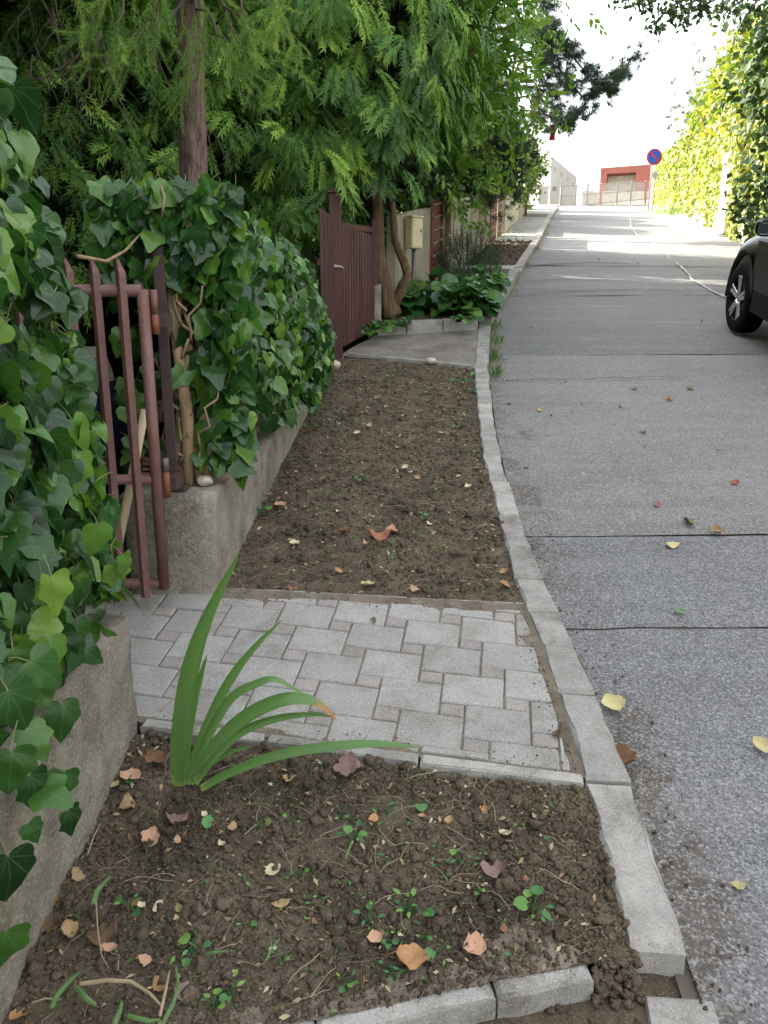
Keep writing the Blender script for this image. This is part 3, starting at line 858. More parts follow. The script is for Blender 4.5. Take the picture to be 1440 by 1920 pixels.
# trodden pale dirt at the lower edge of the front bed and swept dirt along the road
def ragged(name, side, y0, y1, n, w0, w1, off, mat, seed):
    V, F = [], []
    for i in range(n + 1):
        y = y0 + (y1 - y0) * i / n
        w = w0 + (w1 - w0) * max(0.0, 0.5 + 1.3 * float(fbm(np.array([y * 3.1]), np.array([seed * 7.7]), seed, 5)[0]))
        for k in range(5):
            x = side(y) + w * k / 4
            V.append((x, y, g(y) + off + (0.010 * (1 - k / 4) - 0.006 * (k == 4)) + 0.010 * float(fbm(np.array([x * 40]), np.array([y * 40]), seed, 3)[0])))
    for i in range(n):
        for k in range(4):
            F.append((i * 5 + k, i * 5 + k + 1, i * 5 + k + 6, i * 5 + k + 5))
    o = new_obj(name, pymesh(name, V, F), mat, smooth=True)
    o['kind'] = 'stuff'
    return o
# roots, straw and cut stems lying on the soil
def straw_soups():
    out = []
    for k in range(7):
        r = np.random.default_rng(k)
        n = 5
        P = np.zeros((n + 1, 3)); P[:, 1] = np.linspace(-.5, .5, n + 1)
        P[:, 0] = np.cumsum(r.normal(0, .055, n + 1)); P[:, 2] = 0.10 * np.abs(np.sin(np.linspace(0, 3.1, n + 1))) * r.random()
        w = 0.009
        V, F, UV = [], [], []
        for i in range(n + 1):
            V += [P[i] + [-w, 0, 0], P[i] + [0, 0, w * 1.4], P[i] + [w, 0, 0]]
        for i in range(n):
            for q in (0, 1):
                a = i * 3 + q
                F += [(a, a + 1, a + 4), (a, a + 4, a + 3)]
        out.append(Soup(V, F, np.zeros((len(V), 2))))
    return out
STRAW = straw_soups()
def straw(bed, n, l0, l1, mat='straw', name='dry_roots'):
    X, Y = bed.xy(rng.random(n), rng.random(n))
    a = rng.random(n) * 2 * PI
    A = np.stack([np.cos(a), np.sin(a), 0.176 * np.sin(a) + rng.normal(0, .12, n)], 1)
    L = l0 + (l1 - l0) * rng.random(n) ** 2
    P = np.stack([X, Y, bed.z(X, Y) + 0.008], 1)
    scatter(None, 'root', STRAW, P, A, np.tile([0, -.17, 1.0], (n, 1)) + rng.normal(0, .2, (n, 3)), L, M[mat], 0, name)
straw(bed_front, 480, 0.025, 0.12); straw(bed_front, 120, 0.02, 0.06, 'grass', 'cut_grass')
straw(bed_mid, 1300, 0.03, 0.13); straw(bed_mid, 350, 0.03, 0.08, 'grass', 'cut_grass')

def scraps(bed, n, s0, s1, mat, name):
    X, Y = bed.xy(.02 + .96 * rng.random(n), rng.random(n))
    a = rng.random(n) * 2 * PI
    A = np.stack([np.cos(a), np.sin(a), .17 * np.sin(a) + rng.normal(0, .35, n)], 1)
    P = np.stack([X, Y, bed.z(X, Y) + .007], 1)
    scatter(None, 'scrap', [Soup([(0, -.5, 0), (.22, 0, .08), (0, .5, 0), (-.22, .1, .1)], [(0, 1, 2), (0, 2, 3)], np.zeros((4, 2)))], P, A, np.tile([0, -.17, 1.0], (n, 1)) + rng.normal(0, .45, (n, 3)), s0 + (s1 - s0) * rng.random(n) ** 2, M[mat], 0, name, smooth=False)
scraps(bed_front, 620, .006, .026, 'litter', 'leaf_litter'); scraps(bed_front, 260, .008, .022, 'weed', 'green_scraps')
scraps(bed_mid, 1100, .012, .036, 'litter', 'leaf_litter'); scraps(bed_mid, 520, .012, .03, 'weed', 'green_scraps')

# ---- concrete crossing beyond the middle bed, planter blocks, far pavement
crossing = sheet('pavement', lambda y: fnx(y) - 0.02, lambda y: klx(y) + 0.004, lambda s: 7.10 - 0.48 * s, lambda s: 8.02 + 0.32 * s, 14, 12, -0.008, surface('dusty_slab', (0.15, 0.135, 0.115), (0.25, 0.23, 0.20), 5, 0.95, 0.4, 60, (0.32, 0.30, 0.26), 120, 0.3, (0.10, 0.085, 0.065), 4, 0), None, 0.02, 4, kind='structure')
MB().prism([(-0.33, 7.085), (0.745, 6.60), (0.745, 6.65), (-0.33, 7.14)], 0.015, -0.1, 0.008).build('edging', M['kerb'], crossing)
apron = sheet('pavement', lambda y: fnx(y), lambda y: klx(y), 12.9, 13.9, 6, 6, 0.03, M['kerb'], kind='structure')
for a, b in ((18.95, 20.3), (20.35, 22.9), (22.95, 25.5), (25.55, 29)):
    sheet('pavement_slab', lambda y: fnx(y), lambda y: klx(y), a, b, 6, 8, 0.02, M['kerb'], apron, 0.02, 1.5)
sheet('pavement_slab', lambda y: fnx(y), lambda y: klx(y), 31, 54, 6, 30, 0.02, M['kerb'], apron)
sheet('soil_bed', lambda y: fnx(y), lambda y: klx(y), 29, 31, 6, 8, 0.02, M['dust'], kind='structure', amp=0.05)
planter_soil = sheet('soil_bed', lambda y: fnx(y) - 0.02, lambda y: klx(y) + 0.02, lambda s: 8.05 + 0.32 * s, 12.9, 14, 40, 0.085, M['soil'], None, 0.06, 6, kind='structure')

# ================================================================== leaf shapes
def ivy_leaf(seed, lobe=1.0, fine=False):
    r = np.random.default_rng(seed)
    half = [(0.0, 0.0), (0.14, -0.10), (0.34, -0.12), (0.49, 0.03), (0.50 - .03 * lobe, 0.20), (0.52, 0.38 + .03 * lobe), (0.37 - .045 * lobe, 0.58), (0.22, 0.80), (0.0, 1.06)]
    mid = [(0.0, y) for y in (0.0, 0.03, 0.10, 0.18, 0.30, 0.44, 0.60, 0.82, 1.08)]
    jit = [(0, 0) if k in (0, 8) else (r.uniform(-.025, .025), r.uniform(-.025, .025)) for k in range(9)]
    half = [(a + c, b_ + d) for (a, b_), (c, d) in zip(half, jit)]
    if fine:                                           # rounder rim for the leaves that show large
        def cr(L):
            out = []
            for i in range(len(L) - 1):
                p = [np.array(L[max(0, min(len(L) - 1, i + o))]) for o in (-1, 0, 1, 2)]
                for f in (0, .5): out.append(tuple(.5 * (2 * p[1] + (p[2] - p[0]) * f + (2 * p[0] - 5 * p[1] + 4 * p[2] - p[3]) * f * f + (3 * p[1] - p[0] - 3 * p[2] + p[3]) * f ** 3)))
            return out + [tuple(L[-1])]
        half, mid = cr(half), [(0.0, q[1]) for q in cr(mid)]
    fold, droop, wav = r.uniform(.04, .30), r.uniform(.06, .36), r.uniform(.012, .04)
    ph = r.uniform(0, 6)
    def z(x, y): return fold * abs(x) - droop * max(0, y) ** 2 - 0.25 * droop * abs(x) ** 2 * 4 + wav * math.sin(9 * y + ph + 5 * x)
    V, UV, F = [], [], []
    j = lambda: r.uniform(-.025, .025)
    for side in (1, -1):
        b = len(V)
        n = len(half)
        for k in range(n):
            hx, hy = half[k]
            for t in (0.0, 0.5, 1.0):
                x = side * (mid[k][0] * (1 - t) + hx * t); y = mid[k][1] * (1 - t) + hy * t
                V.append((x, y, z(x, y))); UV.append((x + 0.5, y))
        for k in range(n - 1):
            for q in (0, 1):
                a, c = b + k * 3 + q, b + (k + 1) * 3 + q
                f = [(a, a + 1, c + 1), (a, c + 1, c)]
                F += f if side > 0 else [(p, s, q_) for p, q_, s in f]
    b = len(V)                                     # petiole
    dx, dz = r.uniform(-.3, .3), -r.uniform(.15, .45)
    for t, w in ((0, .016), (0.5, .014), (1, .012)):
        for sgn in (-1, 1):
            V.append((dx * t * t + sgn * w, -0.55 * t, dz * t * t - 0.004)); UV.append((0.5, -0.3))
    F += [(b, b + 1, b + 3), (b, b + 3, b + 2), (b + 2, b + 3, b + 5), (b + 2, b + 5, b + 4)]
    return Soup(V, F, UV)
IVY_L = [ivy_leaf(k, 0.3 + 0.25 * (k % 6)) for k in range(12)]
IVY_FINE = [ivy_leaf(k, 0.3 + 0.25 * (k % 6), True) for k in range(12)]

def round_leaf(seed):
    r = np.random.default_rng(seed)
    half = [(0.0, 0.0), (0.22, -0.06), (0.43, 0.12), (0.50, 0.38), (0.43, 0.66), (0.25, 0.88), (0.0, 0.97)]
    ml = [0.0, 0.05, 0.18, 0.36, 0.60, 0.80, 0.97]
    cup, wav, ph = r.uniform(.1, .45), r.uniform(.02, .06), r.uniform(0, 6)
    z = lambda x, y: cup * x * x * 2 - .25 * max(0, y - .3) ** 2 + wav * math.sin(10 * y + ph + 7 * x)
    V, UV, F = [], [], []
    for side in (1, -1):
        b = len(V)
        for k in range(len(half)):
            for t in (0, .55, 1.0):
                x = side * half[k][0] * t; y = ml[k] * (1 - t) + half[k][1] * t
                V.append((x, y, z(x, y))); UV.append((x + .5, y))
        for k in range(len(half) - 1):
            for q in (0, 1):
                a, c = b + k * 3 + q, b + (k + 1) * 3 + q
                f = [(a, a + 1, c + 1), (a, c + 1, c)]
                F += f if side > 0 else [(p, s, q_) for p, q_, s in f]
    b = len(V)
    for t in (0, 1):
        for sgn in (-1, 1): V.append((sgn * .018, -.9 * t, -.5 * t * t)); UV.append((.5, -.3))
    F += [(b, b + 1, b + 3), (b, b + 3, b + 2)]
    return Soup(V, F, UV)
ROUND_L = [round_leaf(k) for k in range(8)]

def oval_leaf(seed, wid=0.24):
    r = np.random.default_rng(seed)
    V, UV, F = [], [], []
    prof = [(0, 0), (.7, .18), (1, .42), (.72, .72), (0, 1.0)]
    fold, dr = r.uniform(.1, .35), r.uniform(.0, .3)
    for k, (w, y) in enumerate(prof):
        for x in (-w * wid, 0, w * wid):
            V.append((x, y, fold * abs(x) - dr * y * y)); UV.append((x + .5, y))
    for k in range(4):
        for q in (0, 1):
            a, c = k * 3 + q, (k + 1) * 3 + q
            F += [(a, a + 1, c + 1), (a, c + 1, c)]
    return Soup(V, F, UV)
OVAL_L = [oval_leaf(k) for k in range(6)]

def join_soups(items):
    Vs, Fs, Us, b = [], [], [], 0
    for so, Mx, S, T in items:
        Vs.append((so.V * S) @ np.array(Mx).T + T); Fs.append(so.F + b); Us.append(so.UV); b += len(so.V)
    return Soup(np.concatenate(Vs), np.concatenate(Fs), np.concatenate(Us))

def leaf_spray(seed, n=7, spread=.55, size=.33, wid=.24):
    """a twig with a handful of leaves"""
    r = np.random.default_rng(seed)
    it = []
    for k in range(n):
        t = k / (n - 1)
        s = -1 if k % 2 else 1
        ang = s * r.uniform(.7, 1.25) * (1 - .75 * t)
        ax = np.array([[math.sin(ang), math.cos(ang), r.uniform(-.35, .1)]])
        Mx = frames(ax, np.array([[r.normal(0, .35), r.normal(0, .35), 1.0]]))[0]
        it.append((oval_leaf(seed * 20 + k, wid), Mx, size * r.uniform(.75, 1.2), np.array([0.02 * s, t * .8, -.12 * t * t])))
    sp = join_soups(it)
    b = len(sp.V)
    V = np.concatenate([sp.V, [(-.008, 0, 0), (.008, 0, 0), (.006, .82, -.12), (-.006, .82, -.12)]])
    F = np.concatenate([sp.F, [(b, b + 1, b + 2), (b, b + 2, b + 3)]])
    return Soup(V, F, np.concatenate([sp.UV, np.zeros((4, 2))]))
SPRAY_L = [leaf_spray(k) for k in range(6)]
def lite_leaf(seed, wid=.30):
    r = np.random.default_rng(seed); f, d = r.uniform(.08, .3), r.uniform(.05, .3)
    return Soup([(0, 0, 0), (wid, .38, f * wid), (0, 1, -d), (-wid, .38, f * wid), (0, .4, -d * .16)], [(0, 1, 4), (1, 2, 4), (2, 3, 4), (3, 0, 4)], [(.5, 0), (.8, .4), (.5, 1), (.2, .4), (.5, .4)])
LITE_L = [lite_leaf(k) for k in range(6)]

def thuja_frond(seed, n=9, msub=2):
    """flat drooping spray: an axis, side branchlets, toothed tips"""
    r = np.random.default_rng(seed)
    V, F, UV = [], [], []
    def blade(p, d, L, w):
        n = np.array([-d[1], d[0]])
        b = len(V)
        for q in (p, p + d * L * .45 - n * w, p + d * L, p + d * L * .45 + n * w): V.append((q[0], q[1], 0)); UV.append((.5, .5))
        F.extend([(b, b + 1, b + 2), (b, b + 2, b + 3)])
    blade(np.array([0., 0.]), np.array([0., 1.]), 1.0, .020)
    for i in range(n):
        y = .08 + .86 * i / n
        for s in (-1, 1):
            yy = y + (.045 if s > 0 else 0)
            L = (.40 * math.sin(PI * (.18 + .80 * (1 - (yy - .05)))) + .06) * r.uniform(.75, 1.12)
            a = r.uniform(.65, .9)
            d = np.array([s * math.sin(a), math.cos(a)])
            p = np.array([0, yy])
            blade(p, d, L, .024)
            m = msub
            for k in range(m):
                for s2 in (-1, 1):
                    a2 = a * s + s2 * .65
                    blade(p + d * L * (.28 + .55 * k / m), np.array([math.sin(a2), math.cos(a2)]), L * (.46 - .12 * k) * r.uniform(.8, 1.2), .022)
    V = np.array(V)
    dr, cu = r.uniform(.15, .5), r.uniform(-.25, .35)
    V[:, 2] = -dr * V[:, 1] ** 2 - cu * V[:, 0] ** 2 * 3 + .02 * np.sin(V[:, 0] * 20 + V[:, 1] * 14)
    return Soup(V, F, UV)
FROND = [thuja_frond(k, 9, 1) for k in range(7)]
FROND_LITE = [thuja_frond(k + 50, 7, 1) for k in range(6)]
FROND_FAR = [thuja_frond(k + 70, 6, 0) for k in range(5)]

def needle_twig(seed, clusters=24, per=9, nl=.13, droop=.35):
    """hanging larch shoot: needles in tufts along a curved axis of length 1"""
    r = np.random.default_rng(seed)
    V, F, UV = [], [], []
    curve = lambda t: np.array([.08 * math.sin(3 * t + seed), t, -droop * t * t])
    prev = None
    for k in range(9):
        p = curve(k / 8); w = .006 * (1 - .6 * k / 8)
        b = len(V); V += [p + [-w, 0, 0], p + [w, 0, 0]]; UV += [(0, 0)] * 2
        if k: F += [(b - 2, b - 1, b + 1), (b - 2, b + 1, b)]
    for c in range(clusters):
        t = (c + .5) / clusters
        p = curve(t)
        for q in range(per):
            d = r.normal(size=3); d[1] = abs(d[1]) * .6 + .25; d /= np.linalg.norm(d)
            s = np.cross(d, r.normal(size=3)); s /= np.linalg.norm(s)
            L = nl * r.uniform(.7, 1.15) * (1 - .35 * t)
            b = len(V)
            V += [p - s * .006, p + s * .006, p + d * L]; UV += [(0, 0)] * 3
            F.append((b, b + 1, b + 2))
    return Soup(V, F, UV)
LARCH = [needle_twig(k) for k in range(6)]
def needle_tuft(seed, n=46, w=.02):
    r = np.random.default_rng(seed)
    V, F, UV = [], [], []
    for q in range(n):
        d = r.normal(size=3); d[1] = abs(d[1]) + .15; d /= np.linalg.norm(d)
        s = np.cross(d, r.normal(size=3)); s /= np.linalg.norm(s)
        p = np.array([0, r.uniform(-.3, .3), 0])
        b = len(V)
        V += [p - s * w, p + s * w, p + d * r.uniform(.7, 1.1)]; UV += [(0, 0)] * 3
        F.append((b, b + 1, b + 2))
    return Soup(V, F, UV)
TUFT = [needle_tuft(k) for k in range(5)]
TUFT_THIN = [needle_tuft(k + 9, 70, .022) for k in range(5)]

# ================================================================== walls that carry the ivy
wall_a = rough_box('wall', (-1.12, -1.5, -0.75), (-0.748, 2.115, 0.72), M['concrete_old'], None, 0.034, 0.010, 2)
tag(wall_a, 'low rough concrete wall under the big near ivy, at the iris side of the front soil bed', 'wall')
xa = lambda y: float(np.interp(y, [2.83, 5.8, 7.0], [-0.66, -0.50, -0.43]))
def wall_along(name, ya, yb, thick, top, bot, mat, seed, cell=.045, amp=.010, fx=xa):
    o = rough_box(name, (-thick, ya, 0), (0, yb, 1), mat, None, cell, amp, seed, top, bot)
    for v in o.data.vertices: v.co.x += fx(v.co.y)
    return o
wall_b = wall_along('wall', 2.85, 6.9, 0.34, lambda y: 0.905 + 0.035 * (y - 2.85) + max(0, y - 5.6) * .13, lambda y: g(y) - .3, M['concrete_old'], 8)
tag(wall_b, 'low crumbling concrete wall with a square end beside the open gate, carrying the rounded ivy bush', 'wall')
# loose stones on and by that wall
def stone(px, py, Y, r, label, mat='stone', off=None, sub=3, flat=.7):
    p = at(px, py, Y) if off is None else gp(px, py, off)
    bm = bmesh.new(); bmesh.ops.create_icosphere(bm, subdivisions=sub, radius=r)
    sd = random.random() * 50
    for v in bm.verts:
        n = v.co.normalized()
        v.co *= 1 + .5 * float(fbm(np.array([n.x * 2 + sd]), np.array([n.y * 2 + n.z * 1.7]), 3, 4)[0])
        v.co.z *= flat
    me = bpy.data.meshes.new('stone'); bm.to_mesh(me); bm.free()
    o = new_obj('stone', me, M[mat], smooth=True); o.location = p
    return tag(o, label, 'stone')
p = at(385, 922, 2.98); s_ = stone(385, 922, 2.98, .034, 'small pale lumpy stone lying on top of the square wall end', 'stone_pale', flat=.65)
s_.location.z = 0.935
stone(588, 726, 5.62, .055, 'brown rounded stone at the far end of the wall under the ivy bush', 'stone')
stone(626, 684, None, .06, 'pale rough stone at the foot of the maroon gate post', 'stone_pale', .02)
stone(808, 677, None, .045, 'small grey stone resting on the edging of the concrete crossing', 'stone_pale', .03)
stone(1028, 1108, None, .018, 'small pale pebble on the middle soil bed beside the peach leaf', 'stone_pale', .015, 2) if False else None

# ================================================================== gate, leaf open into the garden
GY = 2.74
gate = thing('garden_gate', 'open brown iron picket gate between the two ivy masses', 'gate', (-0.80, GY, g(GY)))
zr = lambda py, Y=GY: at(0, py, Y).z
xg = lambda px, py, Y=GY: at(px, py, Y).x
xs_ = xg(283, 760)                                      # hinge stile
b = MB().tube([(xs_, GY, zr(1103)), (xs_, GY, zr(543))], .021, 12)
b.build('stile', M['iron'], gate, True)
MB().tube([(xs_ - .78, GY, zr(545)), (xs_ - 0.004, GY, zr(545))], .021, 12).build('rail', M['iron'], gate, True)
MB().tube([(xs_ - .78, GY, zr(899)), (xs_ - 0.014, GY, zr(899))], .019, 12).build('rail', M['iron'], gate, True)
MB().tube([(xs_ - .78, GY, zr(1094)), (xs_ - 0.014, GY, zr(1094))], .019, 12).build('rail', M['iron'], gate, True)
MB().tube([(xs_ - .78, GY, zr(1103)), (xs_ - .78, GY, zr(543))], .021, 12).build('stile', M['iron'], gate, True)
xp0 = xg(246, 800, GY - .03)
for k in range(8):                                      # pickets: folded angle strips with a pointed head
    x = xp0 - k * 0.088
    z0, z1 = zr(1122, GY - .03), zr(484, GY - .03)
    m = MB(); w = .018
    y0 = GY - .026
    prof = [(x - w, y0 + .010), (x, y0 - .006), (x + w, y0 + .010), (x + w - .004, y0 + .013), (x, y0 - .001), (x - w + .004, y0 + .013)]
    V = [(a, b_, z0) for a, b_ in prof] + [(a, b_, z1 - .045) for a, b_ in prof] + [(x + (a - x) * .12 - .006, b_, z1) for a, b_ in prof]
    F = [(i + 6 * q, (i + 1) % 6 + 6 * q, (i + 1) % 6 + 6 * (q + 1), i + 6 * (q + 1)) for q in (0, 1) for i in range(6)] + [tuple(range(12, 18)), tuple(reversed(range(6)))]
    m.add(V, F).build('picket', M['iron'], gate)
for (py0, py1, matn) in ((590, 543, 'iron'), (627, 590, 'rust_red'), (885, 860, 'steel'), (934, 886, 'rust_red')):
    MB().tube([(xs_ + .034, GY + .01, zr(py0)), (xs_ + .034, GY + .01, zr(py1))], .013, 10).build('hinge', M[matn], gate, True)
for zz in (zr(600), zr(908)): MB().box((xs_ + .052, GY + .06, zz), (.03, .10, .05)).build('hinge_plate', M['iron_dark'], gate)
post = thing('gate_post', 'dark brown iron gate post bolted to the wall end, wrapped by ivy stems', 'post', (-0.8, 2.9, 0.9))
xp = at(318, 800, 2.90).x
MB().box((xp, 2.90, 1.36), (.040, .008, .94)).box((xp - .018, 2.925, 1.36), (.006, .05, .94)).build('upright', M['iron_dark'], post, bevel=.002)
MB().box((xp + .012, 2.90, .925), (.085, .06, .02)).box((xp + .012, 2.893, .965), (.06, .010, .075)).build('base_plate', M['iron_dark'], post, bevel=.002)

# ================================================================== ivy masses
def ivy_mass(name, label, pts, core_fn, n_leaves, loc, size, hole=None, stems=(), nparts=300, lift=0.0):
    root = thing(name, label, 'ivy', loc)
    return root
def ivy_leaves(root, P, Nrm, S, nparts, mat='ivy', rest='ivy_leaves', droop=1.0, key=None, jitter=.5):
    n = len(P)
    nn = unit(Nrm + rng.normal(0, jitter, (n, 3)) * 1.25 + np.array([0, 0, .35]))
    down = np.tile([0.0, 0.0, -1.0], (n, 1)) * droop + rng.normal(0, .45, (n, 3)) + nn * .25
    scatter(root, 'leaf', IVY_L, P, down, nn, S, M[mat], nparts, rest, key, fine=IVY_FINE)

# near ivy on wall_a: the surface that faces the street, its rounded top and its end towards the gate
ivy_near = thing('ivy', 'large glossy ivy cascading over the near low wall beside the gate', 'ivy', (-0.95, 1.2, 0.72))
def near_face(z, y):
    """x of the leafy face at height z"""
    return float(np.interp(z, [.5, .8, .92, 1.02, 1.15, 1.3, 1.5, 1.7, 1.8, 2.0, 2.15], [-.735, -.735, -.745, -.765, -.79, -.80, -.81, -.81, -.84, -.91, -1.03])) + 0.035 * float(fbm(np.array([y * 4.0]), np.array([z * 4.0]), 77, 3)[0]) * 2
Pn, Nn, Kn = [], [], []
while len(Pn) < 2000:
    y = rng.uniform(0.35, 2.12); z = rng.uniform(0.42, 2.15); dpt = abs(rng.normal(0, .055))
    top = 2.08 + .05 * math.sin(y * 7)
    if z > top: continue
    wall_z = 0.72
    if z < wall_z:                                     # strands that hang down over the wall face
        hang = 0.30 * max(0, 1.30 - y)
        if z < wall_z - hang: continue
        x = -0.735 + 0.045 * rng.random(); nx = (1, -.25, .1)
    elif z < wall_z + .075: continue
    else:
        x = near_face(z, y) - dpt; nx = (1, -.35, .25)
    if 1.54 < z < 1.615 and y > 1.6 and rng.random() < .8: continue     # a gap that shows the garden
    Pn.append((x, y, z)); Nn.append(nx); Kn.append(1.0 - 5 * dpt if z >= wall_z else .9)
while len(Pn) < 2500:                                  # the end towards the gate
    z = rng.uniform(0.79, 2.1); x = rng.uniform(-1.25, near_face(z, 2.1) - .02); dpt = abs(rng.normal(0, .06))
    y = 2.11 - dpt
    if 1.54 < z < 1.615 and rng.random() < .8: continue
    Pn.append((x, y, z)); Nn.append((.35, 1, .2) if rng.random() < .4 else (.7, -.6, .2)); Kn.append(.7)
while len(Pn) < 2800:                                  # rounded top
    y = rng.uniform(0.35, 2.1); x = rng.uniform(-1.3, -.9); z = 2.08 + rng.uniform(-.06, .07)
    Pn.append((x, y, z)); Nn.append((.4, -.2, 1)); Kn.append(.8)
Pn, Nn, Kn = np.array(Pn), np.array(Nn, float), np.array(Kn)
Sn = rng.uniform(.05, .110, len(Pn)) * np.where(rng.random(len(Pn)) < .28, .55, 1)
ivy_leaves(ivy_near, Pn, Nn, Sn, 300, key=np.maximum(Kn, .1))
# single leaves and shoots that hang in front of the bare wall (traced from the photograph, standing on the wall face)
hp = [(118, 1345, .105, 0), (60, 1480, .10, 1), (122, 1470, .095, 2), (130, 1540, .085, 1), (20, 1640, .13, 0), (55, 1560, .06, 2), (15, 1780, .12, 1), (70, 1500, .11, 1), (25, 1440, .11, 2),
      (150, 1190, .09, 0), (95, 1225, .10, 1), (60, 1270, .11, 2), (215, 1080, .10, 0), (20, 1330, .12, 1), (232, 1060, .085, 2), (100, 1110, .11, 1), (185, 1010, .1, 0), (55, 1390, .09, 2), (40, 1350, .08, 0)]
P_, N_, S_ = [], [], []
for px, py, s, q in hp:
    d = ray(px, py); x0 = -0.715 + 0.012 * q
    t = x0 / d.x
    s *= .78; P_.append((x0, d.y * t, CAM_H + d.z * t + .4 * s)); N_.append((1, -.7, .45)); S_.append(s)
n = len(P_)
scatter(ivy_near, 'leaf', IVY_L, np.array(P_), np.tile([.18, -.12, -1.0], (n, 1)) + rng.normal(0, .3, (n, 3)), np.array(N_) + rng.normal(0, .25, (n, 3)), np.array(S_), M['ivy'], 40, 'ivy_leaves', fine=IVY_FINE)
def core_mesh(name, parent, fn, nu, nv, mat):
    V = [fn(i / nu, j / nv) for i in range(nu + 1) for j in range(nv + 1)]
    F = [(i * (nv + 1) + j, (i + 1) * (nv + 1) + j, (i + 1) * (nv + 1) + j + 1, i * (nv + 1) + j + 1) for i in range(nu) for j in range(nv)]
    return new_obj(name, pymesh(name, V, F), mat, parent, True)
def stems(parent, chains, mat='vine_stem', name='stem'):
    for P, r0, r1 in chains:
        n = len(P)
        MB().tube(P, [r0 + (r1 - r0) * i / (n - 1) for i in range(n)], 7).build(name, M[mat], parent, True)
def wander(a, b, n, amp, seed):
    r = random.Random(seed)
    a, b = Vector(a), Vector(b)
    return [a.lerp(b, i / n) + (Vector((r.uniform(-amp, amp), r.uniform(-amp, amp), r.uniform(-amp, amp))) if 0 < i < n else Vector()) for i in range(n + 1)]
def near_core(u, v):                                   # closed tunnel, coloured as the shade inside the mass
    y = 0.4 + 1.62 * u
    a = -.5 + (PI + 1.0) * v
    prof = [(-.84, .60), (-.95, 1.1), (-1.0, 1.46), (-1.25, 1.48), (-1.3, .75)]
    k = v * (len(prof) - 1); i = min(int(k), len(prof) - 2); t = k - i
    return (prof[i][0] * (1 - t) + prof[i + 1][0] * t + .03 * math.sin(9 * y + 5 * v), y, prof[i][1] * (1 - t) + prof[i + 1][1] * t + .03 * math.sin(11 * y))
core_mesh('shade_core', ivy_near, near_core, 16, 12, M['ivy_core'])
stems(ivy_near, [(wander((-.95, y0, .7), (-.92 - .1 * random.random(), y0 + random.uniform(-.2, .2), 1.85), 7, .035, k), .014, .006) for k, y0 in enumerate((.7, 1.1, 1.5, 1.8, 2.0))])
sp_ = [at(145, 480, 2.2), at(200, 490, 2.5), at(235, 470, 2.75), at(262, 440, 2.9)]
stems(ivy_near, [(sp_, .006, .004)])

# rounded ivy bush on wall_b
ivy_bush = thing('ivy', 'rounded ivy bush on the wall past the gate, under the tall trunk', 'ivy', (-0.85, 4.4, 1.0))
bx = lambda y: float(np.interp(y, [2.9, 3.4, 4.2, 5.2, 6.0, 6.6], [-.60, -.50, -.44, -.42, -.42, -.47]))
bt = lambda y: float(np.interp(y, [2.9, 3.2, 3.8, 4.6, 5.6, 6.2, 6.6], [1.98, 2.07, 2.10, 2.10, 2.08, 1.95, 1.70]))
bb = lambda y: float(np.interp(y, [2.9, 3.1, 3.5, 4.0, 4.6, 5.4, 6.6], [1.22, 1.16, 1.10, 1.08, 1.10, 1.15, 1.24]))
def bush_pt(y, a):
    """a: 0 at the lower street-side hem, up the face, over the top to the garden side"""
    lump_ = .07 * float(fbm(np.array([y * 2.6]), np.array([a * 5.0]), 41, 3)[0]) * 2
    lo, hi, xf = bb(y), bt(y), bx(y)
    xb = xf - .66
    if a < .55:
        t = a / .55
        return (xf - .10 * (1 - t) ** 2 * 0 - .20 * t ** 4 + lump_, y, lo + (hi - lo) * (t * .95)), (1, -.25, .15 + .5 * t ** 3)
    t = (a - .55) / .45
    if t < .7:
        s = t / .7
        return (xf - .20 - (.46) * s, y, hi - .05 * (2 * s - 1) ** 2 + lump_), (.2 - .4 * s, -.15, 1)
    s = (t - .7) / .3
    return (xb - .03, y, hi - .1 - .7 * s), (-1, -.2, .2)
Pb, Nb, Kb = [], [], []
while len(Pb) < 2800:
    y = rng.uniform(2.92, 6.6); a = rng.uniform(0, 1)
    p, nv = bush_pt(y, a); dpt = abs(rng.normal(0, .05))
    if p[1] < 3.08 and p[2] < 1.75 and p[0] < -.62: continue
    if p[1] < 3.5 and p[0] < -1.0 - .1 * max(0, p[1] - 3.0): continue
    Pb.append(tuple(np.array(p) - np.array(nv) * dpt)); Nb.append(nv); Kb.append((1 - 4 * dpt) * (1 if a < .75 else .2))
while len(Pb) < 3350:                                  # the end that faces the camera: full above, thin over bare stems below
    x = rng.uniform(-1.04, bx(3.0) + .04); z = rng.uniform(.98, 2.04)
    dens = 1.0 if z > 1.66 else (1.0 if x > -.66 else (.10 if x > -.80 else .20))
    if rng.random() > dens: continue
    if x < -1.0 and z < 1.62: continue
    hi = 2.04 - .35 * max(0, (-x - 1.0)) / .22 * .6
    if z > hi: continue
    y = 2.96 + .30 * max(0, (x + .68)) * 1.2 + abs(rng.normal(0, .06)) - .05 * (z > 1.7)
    Pb.append((x, y, z)); Nb.append((.25, -1, .25)); Kb.append(1.0)
Pb, Nb, Kb = np.array(Pb), np.array(Nb, float), np.array(Kb)
Sb = rng.uniform(.05, .105, len(Pb)) * np.where(rng.random(len(Pb)) < .28, .55, 1)
ivy_leaves(ivy_bush, Pb, Nb, Sb, 300, key=np.maximum(Kb, .1))
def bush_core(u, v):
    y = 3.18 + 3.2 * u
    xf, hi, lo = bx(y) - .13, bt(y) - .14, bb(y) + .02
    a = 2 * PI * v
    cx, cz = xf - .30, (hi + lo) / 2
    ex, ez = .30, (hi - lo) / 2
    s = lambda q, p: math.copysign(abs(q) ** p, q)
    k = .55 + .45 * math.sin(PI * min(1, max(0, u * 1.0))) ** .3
    return (cx + ex * s(math.cos(a), .55) * k, y, cz + ez * s(math.sin(a), .55) * k)
